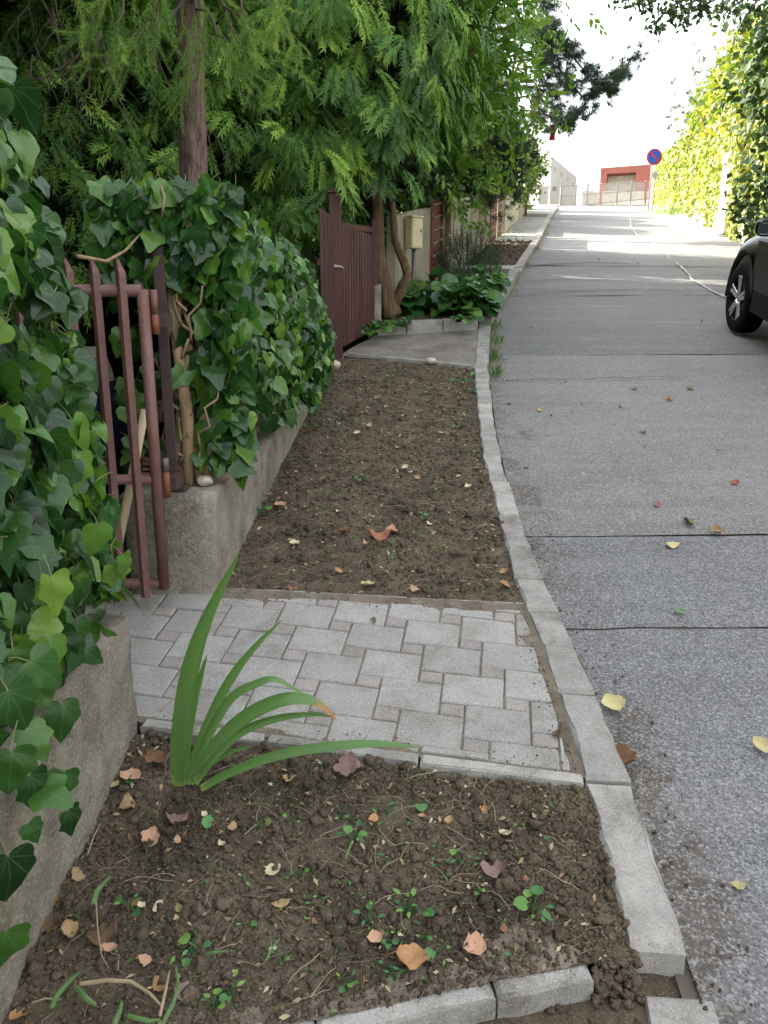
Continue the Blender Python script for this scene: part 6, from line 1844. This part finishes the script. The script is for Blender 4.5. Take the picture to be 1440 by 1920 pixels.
for k in range(60):                                        # small litter that nothing tells apart
    zone = k % 3
    if zone == 0: px, py = rp.uniform(620, 960), rp.uniform(720, 1060); lab, gr = 'small dry leaf scattered on the middle soil bed', 'dry leaves on the middle bed'
    elif zone == 1:
        px, py = rp.uniform(150, 1080), rp.uniform(1500, 1830); lab, gr = 'small dry leaf scattered on the front soil bed', 'dry leaves on the front bed'
    else: px, py = rp.uniform(960, 1430), rp.uniform(480, 900); lab, gr = 'small pale leaf scattered on the road', 'pale leaves on the road'
    p = gp(px, py)
    if zone < 2 and (p.x < (-.62 if zone == 1 else fnx(p.y) + .06) or p.x > klx(p.y) - .05): continue
    fallen(px, py, rp.uniform(10, 20) if zone < 2 else rp.uniform(6, 11), rp.choice(['tan', 'peach', 'cream', 'olive', 'rust'] if zone < 2 else ['cream', 'olive', 'tan']), lab, gr, .9)

def weed(px, py, size, n, label, group, mat='weed', variants=None, lift=.5, spread=.5):
    p = gp(px, py); z = surf_z(p.x, p.y)
    root = thing('seedling', label, 'weed', (p.x, p.y, z), group)
    d = (p - Vector((0, 0, CAM_H))).length; s = size / FPX * d
    P_, A_, N_, S_ = [], [], [], []
    for k in range(n):
        a = 2 * PI * k / n + rp.uniform(-.5, .5); r = s * spread * rp.uniform(.3, 1)
        P_.append((p.x + r * math.cos(a), p.y + r * math.sin(a), z + s * lift * rp.uniform(.3, 1))); A_.append((math.cos(a), math.sin(a), rp.uniform(-.1, .5))); N_.append((rp.uniform(-.3, .3), -.3 + rp.uniform(-.3, .3), 1)); S_.append(s * rp.uniform(.22, .40))
        MB().tube([(p.x, p.y, z - .005), ((p.x + P_[-1][0]) / 2, (p.y + P_[-1][1]) / 2, z + s * lift * .6), P_[-1]], [.0016, .0013, .001], 4, False).build('stem', M['weed'], root) if size > 24 else None
    scatter(root, 'leaf', variants or (ROUND_L[:3] + OVAL_L[:5]), np.array(P_), np.array(A_), np.array(N_), np.array(S_), M[mat], n)
    return root
wl = [(665, 1575, 44, 5, 'seedling with narrow pale leaves in the middle of the front bed'), (770, 1712, 52, 7, 'broad leaved seedling cluster right of the round seedlings'), (692, 1728, 40, 6, 'round leaved clover like seedlings beside the broad leaved cluster'), (650, 1842, 38, 5, 'yellow green seedling at the lower edge of the front bed'), (362, 1788, 52, 5, 'ivy shaped seedling with a pointed leaf near the dry stems'), (432, 1860, 40, 4, 'seedling with upright yellow green leaves by the cut iris stubs'), (402, 1885, 36, 5, 'dark round leaved seedling at the very bottom of the bed'), (1000, 1705, 60, 9, 'spreading feathery seedling near the kerb end'), (640, 1532, 26, 3, 'tiny seedling between two orange leaves'), (860, 1608, 34, 5, 'thin seedling above the large dull mauve leaf'), (240, 1702, 44, 5, 'seedling with dark leaves beside the near wall'), (595, 1698, 26, 4, 'very small seedling left of the round seedlings'), (905, 1600, 20, 3, 'tiny green shoot next to the thin seedling'),
 (490, 965, 34, 7, 'ferny weed at the foot of the crumbling wall'), (680, 902, 26, 6, 'star shaped weed alone in the middle bed'), (826, 910, 22, 4, 'weed with flat leaf in the middle bed near the kerb'), (800, 976, 30, 4, 'two leaved weed in the middle of the middle bed'), (858, 800, 16, 5, 'small weed in the upper middle bed'), (722, 716, 26, 6, 'bright weed at the far end of the middle bed'), (868, 718, 34, 9, 'yellow green weed patch at the far kerb side of the middle bed'), (582, 805, 24, 6, 'weed growing on the wall foot under the ivy bush'), (505, 940, 26, 6, 'weed tuft above the ferny weed by the wall'), (1005, 1065, 16, 4, 'weed in the kerb crack above the path'), (888, 735, 26, 8, 'weed clump against the kerb beyond the yellow green patch'), (830, 1032, 24, 4, 'weed with drooping leaf close to the kerb'), (778, 1000, 20, 3, 'weed leaf beside the red leaf')]
for px, py, s, n, lab in wl: weed(px, py, s, n, lab, None)
for k in range(44):
    zone = k % 2
    if zone: px, py = rp.uniform(460, 1080), rp.uniform(1500, 1830); lab, gr = 'tiny green seedling sprouting from the front soil bed', 'seedlings in the front bed'
    else: px, py = rp.uniform(560, 950), rp.uniform(710, 1080); lab, gr = 'tiny green seedling sprouting from the middle soil bed', 'seedlings in the middle bed'
    p = gp(px, py)
    if p.x > klx(p.y) - .04 or p.x < fnx(p.y) + .05: continue
    weed(px, py, rp.uniform(16, 30) if zone else rp.uniform(10, 18), rp.choice([2, 3, 4]), lab, gr)
# cut iris stubs and dry stems at the lower corner
stub = thing('cut_stems', 'heap of cut green stubs and dry bent stems in the lower bed corner', 'plant', (-.62, 1.38, .25))
def stub_blade(pts, Y, w, mat):
    C = [gp(px, py, .022 + .012 * math.sin(3.1 * k / (len(pts) - 1))) for k, (px, py) in enumerate(pts)]
    V, F = [], []
    for i, c in enumerate(C):
        d = (C[min(i + 1, len(C) - 1)] - C[max(0, i - 1)]).normalized(); s = d.cross((Vector((0, 0, CAM_H)) - c).normalized()).normalized()
        nn = s.cross(d)
        for q in (-1, 0, 1): V.append(c + s * w * .45 * q * (1 - .5 * (i / (len(C) - 1)) ** 2) + nn * (.35 * w if q == 0 else 0))
    for i in range(len(C) - 1):
        for q in (0, 1): F.append((i * 3 + q, i * 3 + q + 1, i * 3 + q + 4, i * 3 + q + 3))
    MB().add(V, F).build('stem', mat, stub, True)
stem_tan = surface('dry_stem', (.22, .17, .10), (.36, .29, .18), 20, .8, .3, 80, vary=.1)
stem_grn = surface('cut_green_stem', (.05, .11, .035), (.11, .19, .06), 20, .55, .2, 80, vary=.1)
for pts, Y, w, m in (([(150, 1845), (200, 1838), (245, 1840), (280, 1862), (302, 1885)], 1.36, .009, stem_tan), ([(96, 1890), (108, 1865), (130, 1840), (148, 1825)], 1.37, .012, stem_grn), ([(300, 1905), (310, 1860), (318, 1820)], 1.32, .007, stem_tan), ([(305, 1920), (325, 1880), (335, 1850), (330, 1815)], 1.31, .010, stem_grn), ([(140, 1850), (165, 1875), (180, 1885)], 1.36, .013, stem_grn), ([(215, 1920), (225, 1895), (228, 1880)], 1.3, .012, stem_grn), ([(180, 1690), (183, 1740), (190, 1790), (202, 1812)], 1.48, .0035, stem_tan), ([(175, 1695), (182, 1670), (205, 1645)], 1.48, .014, stem_grn), ([(500, 1800), (508, 1780), (524, 1760)], 1.38, .006, stem_grn), ([(648, 1610), (655, 1590), (660, 1575)], 1.6, .007, stem_grn), ([(60, 1880), (85, 1872), (115, 1874)], 1.34, .004, stem_tan), ([(165, 1600), (175, 1570), (188, 1545)], 1.66, .004, stem_tan), ([(385, 1790), (400, 1786), (425, 1784)], 1.40, .009, stem_grn), ([(240, 1905), (280, 1915), (300, 1912)], 1.31, .010, stem_grn)):
    stub_blade(pts, Y, w, m)

# ================================================================== parked car (black SUV, nose up the street)
CAR = bpy.data.objects.new('parked_car', None); COL.objects.link(CAR); CAR['local'] = 1
tag(CAR, 'black SUV parked on the street edge, front wheel with silver five spoke rim', 'car')
heading = math.radians(8.5)
wc = gp(1394, 630, ROAD)                    # where the front tyre meets the road
CAR.rotation_mode = 'QUATERNION'
CAR.rotation_quaternion = Quaternion((1, 0, 0), math.atan(SL)) @ Quaternion((0, 0, 1), -heading)
Rm = CAR.rotation_quaternion.to_matrix()
# car coordinates: x right, y forward, z up; front left wheel contact at (-.80, 1.36, 0)
FW = Vector((-.835, 1.36, 0))
CAR.location = Vector((wc.x + .02, wc.y + .12, g(wc.y + .12) + ROAD + .012)) - Rm @ FW
def cpart(m, name, mat, parent=CAR, smooth=False, bevel=0.0, seg=2):
    o = m.build(name, mat, None, smooth, bevel, seg); o.parent = parent; return o
# body shell by cross-sections along y (half widths at heights), mirrored
st_y = [-2.28, -2.22, -2.0, -1.4, -.9, -.3, .3, .8, 1.0, 1.4, 1.8, 2.05, 2.2, 2.27]
def sect(y):
    top = float(np.interp(y, [-2.28, -2.2, -1.9, -1.0, .55, .85, 1.4, 1.9, 2.12, 2.27], [.95, 1.04, 1.06, 1.06, 1.05, 1.06, 1.02, .94, .86, .66]))
    bot_ = float(np.interp(y, [-2.28, -2.1, -1.9, -.9, .9, 1.9, 2.1, 2.27], [.42, .34, .30, .24, .24, .28, .32, .42]))
    w = float(np.interp(y, [-2.28, -2.15, -1.7, -.8, .8, 1.5, 1.9, 2.12, 2.27], [.74, .86, .915, .925, .925, .925, .90, .82, .62]))
    H = top - bot_
    return [(0, bot_), (w * .80, bot_), (w * .955, bot_ + .06), (w * .99, bot_ + .22 * H), (w, bot_ + .48 * H), (w * .985, bot_ + .70 * H), (w * .95, bot_ + .86 * H), (w * .86, top - .025), (w * .70, top + .0), (w * .38, top + .028), (0, top + .036)]
V, F = [], []
nS = 11
for y in st_y:
    s = sect(y)
    ring = [(x, z) for x, z in s] + [(-x, z) for x, z in reversed(s[1:-1])]
    for x, z in ring: V.append((x, y, z))
rn_ = 20
for i in range(len(st_y) - 1):
    for k in range(rn_): F.append((i * rn_ + k, i * rn_ + (k + 1) % rn_, (i + 1) * rn_ + (k + 1) % rn_, (i + 1) * rn_ + k))
F.append(tuple(range(rn_))); F.append(tuple((len(st_y) - 1) * rn_ + k for k in reversed(range(rn_))))
me = pymesh('body', V, F)
body = new_obj('body', me, M['car_paint'], None, True); body.parent = CAR
mod = body.modifiers.new('sub', 'SUBSURF'); mod.levels = 2; mod.render_levels = 2
# wheel arches cut out of the shell
cut = MB()
for y in (1.36, -1.34):
    cut.tube([(-1.2, y, .36), (1.2, y, .36)], .425, 36)
cutter = cut.build('cutter', M['car_plastic'])
bo = body.modifiers.new('arch', 'BOOLEAN'); bo.operation = 'DIFFERENCE'; bo.object = cutter; bo.solver = 'EXACT'
dg = bpy.context.evaluated_depsgraph_get()
me2 = bpy.data.meshes.new_from_object(body.evaluated_get(dg))
body.modifiers.clear(); body.data = me2
bpy.data.objects.remove(cutter)
if len(me2.materials) == 0: me2.materials.append(M['car_paint'])
for p in me2.polygons:
    p.material_index = 0; p.use_smooth = True
# wheel wells and arch lips
for y in (1.36, -1.34):
    for s in (-1, 1):
        m = MB(); n = 22
        for k in range(n):
            a0, a1 = PI * k / n - .12, PI * (k + 1) / n - .12 + (.24 if k == n - 1 else 0)
            q = lambda a, r, x: (x, y + r * math.cos(a), .36 + r * math.sin(a))
            m.add([q(a0, .425, s * .915), q(a1, .425, s * .915), q(a1, .47, s * .935), q(a0, .47, s * .935)], [(0, 1, 2, 3)])
            m.add([q(a0, .425, s * .915), q(a1, .425, s * .915), q(a1, .43, s * .55), q(a0, .43, s * .55)], [(3, 2, 1, 0)])
        cpart(m, 'arch_lip', M['car_plastic'], smooth=True)
# cabin
cab = [(-2.05, 1.03, .80), (-1.72, 1.56, .66), (-.9, 1.645, .665), (.0, 1.63, .655), (.30, 1.56, .645), (1.02, 1.045, .78)]
V, F = [], []
low = [(-2.08, 1.0), (-1.6, 1.03), (-.9, 1.03), (.0, 1.03), (.5, 1.03), (1.05, 1.02)]
for (y, z, w), (yl, zl) in zip(cab, low):
    wl_ = .845
    V += [(-wl_, yl, zl), (-w, y, z - .05), (-w * .8, y, z), (w * .8, y, z), (w, y, z - .05), (wl_, yl, zl)]
for i in range(5):
    for k in range(5): F.append((i * 6 + k, i * 6 + k + 1, (i + 1) * 6 + k + 1, (i + 1) * 6 + k))
F += [tuple(range(6))[::-1], tuple(30 + k for k in range(6))]
cpart(MB().add(V, F), 'cabin', M['car_glass'])
m = MB()
for i in range(1, 4):
    (y0, z0, w0), (y1, z1, w1) = cab[i], cab[i + 1]
    m.add([(-w0 * .84, y0, z0 - .006), (-w0 * .6, y0, z0 + .025), (w0 * .6, y0, z0 + .025), (w0 * .84, y0, z0 - .006), (-w1 * .84, y1, z1 - .006), (-w1 * .6, y1, z1 + .025), (w1 * .6, y1, z1 + .025), (w1 * .84, y1, z1 - .006)], [(0, 1, 5, 4), (1, 2, 6, 5), (2, 3, 7, 6)])
cpart(m, 'roof', M['car_paint'], smooth=True)
for s in (-1, 1):
    for (ya, za, wa), (yl, zl) in ((cab[1], low[1]), (cab[2], low[2]), (cab[3], (.02, 1.03)), (cab[4], (1.0, 1.03))):
        cpart(MB().bar((s * .85, yl, zl - .02), (s * (wa + .004), ya, za - .03), .03, .07, (s, 0, 0)), 'pillar', M['car_paint'], bevel=.006)
    cpart(MB().bar((s * .86, -1.9, 1.035), (s * .86, 1.0, 1.035), .03, .035), 'window_trim', M['car_plastic'])
    cpart(MB().box((s * .915, -.02, .40), (.03, 1.9, .22)), 'sill_trim', M['car_plastic'], bevel=.012)
    for y0, y1 in ((-.02, 1.02), (-.95, -.06)):
        d = cpart(MB().add([(s * .931, y0, .50), (s * .931, y1, .50), (s * .93, y1 - .02, .95), (s * .93, y0, .95), (s * .915, y0, .50), (s * .915, y1, .50), (s * .912, y1 - .02, .95), (s * .912, y0, .95)], [(0, 1, 2, 3), (4, 7, 6, 5), (0, 4, 5, 1), (1, 5, 6, 2), (2, 6, 7, 3), (3, 7, 4, 0)]), 'door', M['car_paint'], bevel=.004)
        cpart(MB().box((s * .945, y0 + .14, .86), (.03, .19, .035)), 'handle', M['car_paint'], d, bevel=.01)
    # mirror
    mm = MB(); n, mz = 14, 10
    for i in range(mz + 1):
        for k in range(n):
            t, a = PI * i / mz, 2 * PI * k / n
            sx = lambda v: math.copysign(abs(v) ** .7, v)
            mm.v.append(Vector((s * .995 + .092 * sx(math.sin(t)) * sx(math.cos(a)), .64 + .065 * sx(math.cos(t)), 1.085 + .080 * sx(math.sin(t)) * sx(math.sin(a)))))
    for i in range(mz):
        for k in range(n): mm.f.append((i * n + k, i * n + (k + 1) % n, (i + 1) * n + (k + 1) % n, (i + 1) * n + k))
    mo = cpart(mm, 'mirror', M['car_paint'], smooth=True)
    cpart(MB().box((s * .995, .57, 1.085), (.16, .006, .12)), 'glass', M['glass'], mo, bevel=.02)
    cpart(MB().bar((s * .86, .66, 1.05), (s * .94, .64, 1.065), .05, .03), 'mirror_arm', M['car_plastic'])
    cpart(MB().box((s * .56, 2.13, .74), (.34, .16, .13), Matrix.Rotation(s * -.32, 3, 'Z')), 'headlight', M['lamp_clear'], bevel=.03)
    cpart(MB().box((s * .74, -2.20, .86), (.24, .14, .16), Matrix.Rotation(s * .3, 3, 'Z')), 'tail_light', M['lamp_red'], bevel=.02)
cpart(MB().box((0, 2.235, .60), (.9, .06, .18)), 'grille', M['car_plastic'], bevel=.02)
cpart(MB().box((0, 2.14, .37), (1.5, .16, .14)), 'bumper', M['car_plastic'], bevel=.04)
cpart(MB().box((0, -2.2, .42), (1.55, .16, .2)), 'bumper', M['car_plastic'], bevel=.04)
def wheel(x, y, s, steer):
    w = bpy.data.objects.new('wheel', None); COL.objects.link(w); w.parent = CAR
    w.location = (x, y, .355); w.rotation_euler = (0, 0, steer); w['local'] = 1
    prof = [(-.105, .235), (-.112, .30), (-.100, .335), (-.075, .352), (0, .356), (.075, .352), (.100, .335), (.112, .30), (.105, .235)]
    n = 44; V, F = [], []
    for k in range(n):
        a = 2 * PI * k / n
        for px_, r in prof: V.append((px_, r * math.cos(a), r * math.sin(a)))
    m_ = len(prof)
    for k in range(n):
        for i in range(m_ - 1): F.append((k * m_ + i, ((k + 1) % n) * m_ + i, ((k + 1) % n) * m_ + i + 1, k * m_ + i + 1))
    t_ = MB().add(V, F).build('tyre', M['tyre'], None, True); t_.parent = w
    rim = MB()
    prof2 = [(s * .100, .238), (s * .108, .232), (s * .098, .218), (s * .04, .205), (-s * .09, .21)]
    V, F = [], []
    for k in range(n):
        a = 2 * PI * k / n
        for px_, r in prof2: V.append((px_, r * math.cos(a), r * math.sin(a)))
    for k in range(n):
        for i in range(4): F.append((k * 5 + i, ((k + 1) % n) * 5 + i, ((k + 1) % n) * 5 + i + 1, k * 5 + i + 1))
    rm_ = rim.add(V, F).build('rim', M['car_plastic'], None, True); rm_.parent = w
    hub = MB().tube([(s * .03, 0, 0), (s * .085, 0, 0), (s * .092, 0, 0)], [.065, .058, .04], 20).build('hub', M['alloy'], None, True); hub.parent = w
    disc = MB().tube([(s * .0, 0, 0), (s * .015, 0, 0)], [.165, .165], 28).build('brake_disc', M['steel'], None); disc.parent = w
    for k in range(5):
        a = 2 * PI * k / 5 + .35
        for da in (-.13, .13):
            c0 = Vector((s * .086, .045 * math.cos(a + da * 2.5), .045 * math.sin(a + da * 2.5))); c1 = Vector((s * .100, .226 * math.cos(a + da), .226 * math.sin(a + da)))
            sp = MB().bar(c0, c1, .036, .016, (1, 0, 0)).build('spoke', M['alloy'], None, bevel=.005); sp.parent = w
for s in (-1, 1):
    wheel(s * .835, 1.36, s, math.radians(3))
    wheel(s * .835, -1.34, s, 0)

# ================================================================== far end of the street
FY = 55.0
zf = lambda px, py: at(px, py, FY)
ff = thing('mesh_fence', 'grey steel mesh fence with gates closing the top of the street', 'fence', zf(1120, 385))
base_py = lambda px: 394 - (px - 1010) * (394 - 372) / 225
top_py = lambda px: 349.5 - (px - 1010) * (349 - 338) / 225
posts = [1010, 1051, 1079, 1101, 1127, 1157, 1183, 1211, 1240]
for i, px in enumerate(posts):
    a, b_ = zf(px, base_py(px)), zf(px, top_py(px) - 1)
    red = px in (1127, 1211)
    MB().box(((a.x + b_.x) / 2, FY, (a.z + b_.z) / 2 - .15), (.12 if red else .07, .10, b_.z - a.z + .3)).build('post', M['fence_red'] if red else M['fence_steel'], ff)
for i in range(len(posts) - 1):
    a, b_ = posts[i], posts[i + 1]
    for f in (0.03, .52, .97):
        p0 = zf(a, base_py(a) * (1 - f) + top_py(a) * f); p1 = zf(b_, base_py(b_) * (1 - f) + top_py(b_) * f)
        MB().bar(p0, p1, .05, .05).build('rail', M['fence_steel'], ff)
    if i == 0: continue
    # wire infill: thin uprights
    m = MB()
    nb = int((zf(b_, 380).x - zf(a, 380).x) / .07)
    for k in range(1, nb):
        t = k / nb; px = a + (b_ - a) * t
        p0, p1 = zf(px, base_py(px) - 1), zf(px, top_py(px) + 1)
        m.box(((p0.x + p1.x) / 2, FY + .03, (p0.z + p1.z) / 2), (.034, .014, p1.z - p0.z))
    w_ = m.build('wire_infill', M['fence_steel'], ff); w_['kind'] = 'stuff'
pd = thing('sheet_door', 'pale sheet metal door with a small dark plate in the mesh fence', 'door', zf(1040, 392))
p0, p1 = zf(1029, 392), zf(1050, 349)
MB().box(((p0.x + p1.x) / 2, FY - .06, (p0.z + p1.z) / 2), (p1.x - p0.x, .05, p1.z - p0.z)).build('leaf', M['mesh_infill'], pd)
q = zf(1039, 354); MB().box((q.x, FY - .10, q.z), (.24, .03, .26)).build('plate', M['glass'], pd)
p0, p1 = zf(1010, 393), zf(1028, 351)
pd2 = thing('sheet_panel', 'plain grey sheet panel between the lamp post and the sheet metal door', 'panel', zf(1018, 392))
MB().box(((p0.x + p1.x) / 2, FY - .05, (p0.z + p1.z) / 2), (p1.x - p0.x, .04, p1.z - p0.z)).build('sheet', M['mesh_infill'], pd2)
# yard behind the fence
sheet('yard', lambda y: 6, lambda y: 40, 55.6, 110, 6, 12, .02, M['kerb'], kind='structure')
rbk = thing('low_wall', 'pale low wall standing in the yard behind the mesh fence', 'wall', (17, 62, g(62)))
MB().box((19.5, 62, g(62) + .5), (9, .25, 1.7)).build('wall_face', M['plaster'], rbk)
# red building with a wide opening
RB = thing('red_building', 'low red building with a wide pale recessed opening behind the fence', 'building', at(1180, 350, 70))
Y = 70
c = lambda px, py, y=Y: at(px, py, y)
x0, x1, xo0, xo1 = c(1125, 340).x, c(1290, 340).x, c(1138, 340).x, c(1192, 340).x
zt0 = c(1125, 315).z; zt1 = c(1228, 307).z; zb_ = g(Y) - .5; zo = c(1138, 326.5).z
RO, RF = Vector((x0, Y, 0)), Vector((.945, -.327, 0))      # the front runs towards us to the right
RD = Vector((.327, .945, 0))
def on_front(px):                                        # distance along the front seen at a column of the picture
    u = (px - 720) / FPX; dx = u / (_cp + .436 * _sp)
    return (dx * RO.y - RO.x) / (RF.x - dx * RF.y)
def rbox(s0, s1, d0, d1, z0, z1, name, mat, ze=None):
    ze = z1 if ze is None else ze
    P = [RO + RF * s + RD * d for s, d in ((s0, d0), (s1, d0), (s1, d1), (s0, d1))]
    return MB().add([(p.x, p.y, z0) for p in P] + [(P[0].x, P[0].y, z1), (P[1].x, P[1].y, ze), (P[2].x, P[2].y, ze), (P[3].x, P[3].y, z1)], [(3, 2, 1, 0), (4, 5, 6, 7), (0, 1, 5, 4), (1, 2, 6, 5), (2, 3, 7, 6), (3, 0, 4, 7)]).build(name, mat, RB)
so0, so1, sE = on_front(1138), on_front(1192), on_front(1300)
rbox(0, so0, 0, 8, zb_, zo, 'wall', M['red_cladding']); rbox(so1, sE, 0, 8, zb_, zo, 'wall', M['red_cladding'])
rbox(0, sE, -.004, 8, zo, zt0, 'lintel', M['red_cladding'], zt0 + .1)
rbox(so0, so1, 1.2, 1.4, zb_, zo - .02, 'shutter', M['plaster'])
# white building on the left of the yard
WB = thing('white_building', 'white flat roofed building with a ribbon of windows behind the mesh fence', 'building', at(1030, 345, 62))
A_, B_ = at(1032, 345, 60), at(1081, 345, 68.5)
ztA = at(1032, 298, 60).z; 
dirv = Vector((B_.x - A_.x, B_.y - A_.y, 0)); L = dirv.length; dirv.normalize(); nv = Vector((-dirv.y, dirv.x, 0))
def wbox(s0, s1, d0, d1, z0, z1, name, mat, parent=WB):
    P = [A_.xy.to_3d() + dirv * s + nv * d for s, d in ((s0, d0), (s1, d0), (s1, d1), (s0, d1))]
    return MB().add([(p.x, p.y, z0) for p in P] + [(p.x, p.y, z1) for p in P], [(3, 2, 1, 0), (4, 5, 6, 7), (0, 1, 5, 4), (1, 2, 6, 5), (2, 3, 7, 6), (3, 0, 4, 7)]).build(name, mat, parent)
zw1 = at(1035, 308, 60).z; zw0 = at(1035, 318, 60).z
wbox(0, L, 0, 9, g(60) - 1, zw0, 'wall', M['house_white'])
wbox(0, L, 0.003, 9, zw1, ztA + .2, 'parapet', M['house_white'])
wbox(0, L, .25, 9, zw0, zw1, 'window_band', M['mesh_infill'])
for k in range(9):
    s = L * k / 8
    wbox(max(0, s - (.12 if k % 2 else .9)), min(L, s + (.12 if k % 2 else .9)), .01, .3, zw0, zw1, 'window_pier', M['house_white'])
# lamp post, sign
lp = thing('lamp_post', 'slim grey green lamp post at the end of the pavement', 'lamp post', gp(1006, 396))
b_ = gp(1006, 396)
MB().tube([b_ + Vector((0, 0, -.1)), b_ + Vector((0, 0, .9))], .075, 12).build('base', M['steel'], lp, True)
MB().tube([b_ + Vector((0, 0, .9)), b_ + Vector((0, 0, 5.4))], [.055, .04], 12).build('pole', M['fence_steel'], lp, True)
MB().tube([b_ + Vector((0, 0, 5.4)), b_ + Vector((.1, 0, 5.7)), b_ + Vector((.7, 0, 5.85))], [.035, .03, .025], 8).build('arm', M['fence_steel'], lp, True)
MB().box(b_ + Vector((.9, 0, 5.85)), (.5, .16, .09)).build('lamp_head', M['fence_steel'], lp, bevel=.03)
SGN = thing('parking_sign', 'round blue no parking sign with red rim on two thin poles by the creeper wall', 'sign', at(1226, 380, 36))
sc_ = at(1227, 294, 36)
SR = .34
def disc_(r, y, name, mat, n=36, th=.012):
    return MB().tube([(sc_.x, y, sc_.z), (sc_.x, y + th, sc_.z)], r, n).build(name, mat, SGN)
disc_(SR, 36.0, 'rim', M['sign_red']); disc_(SR * .80, 35.985, 'face', M['sign_blue'])
Rs = Matrix.Rotation(math.radians(45), 3, 'Y')
MB().box((sc_.x, 35.978, sc_.z), (SR * 1.66, .010, SR * .20), Rs).build('slash', M['sign_red'], SGN)
for dx in (-.07, .11):
    MB().tube([(sc_.x + dx, 36.05, g(36) - .1), (sc_.x + dx, 36.05, sc_.z + .25)], .022, 8).build('pole', M['fence_red'], SGN, True)
q = at(1228, 328, 35.95); MB().tube([(q.x, 35.95, q.z), (q.x, 35.97, q.z)], .14, 20).build('small_plate', M['house_white'], SGN)
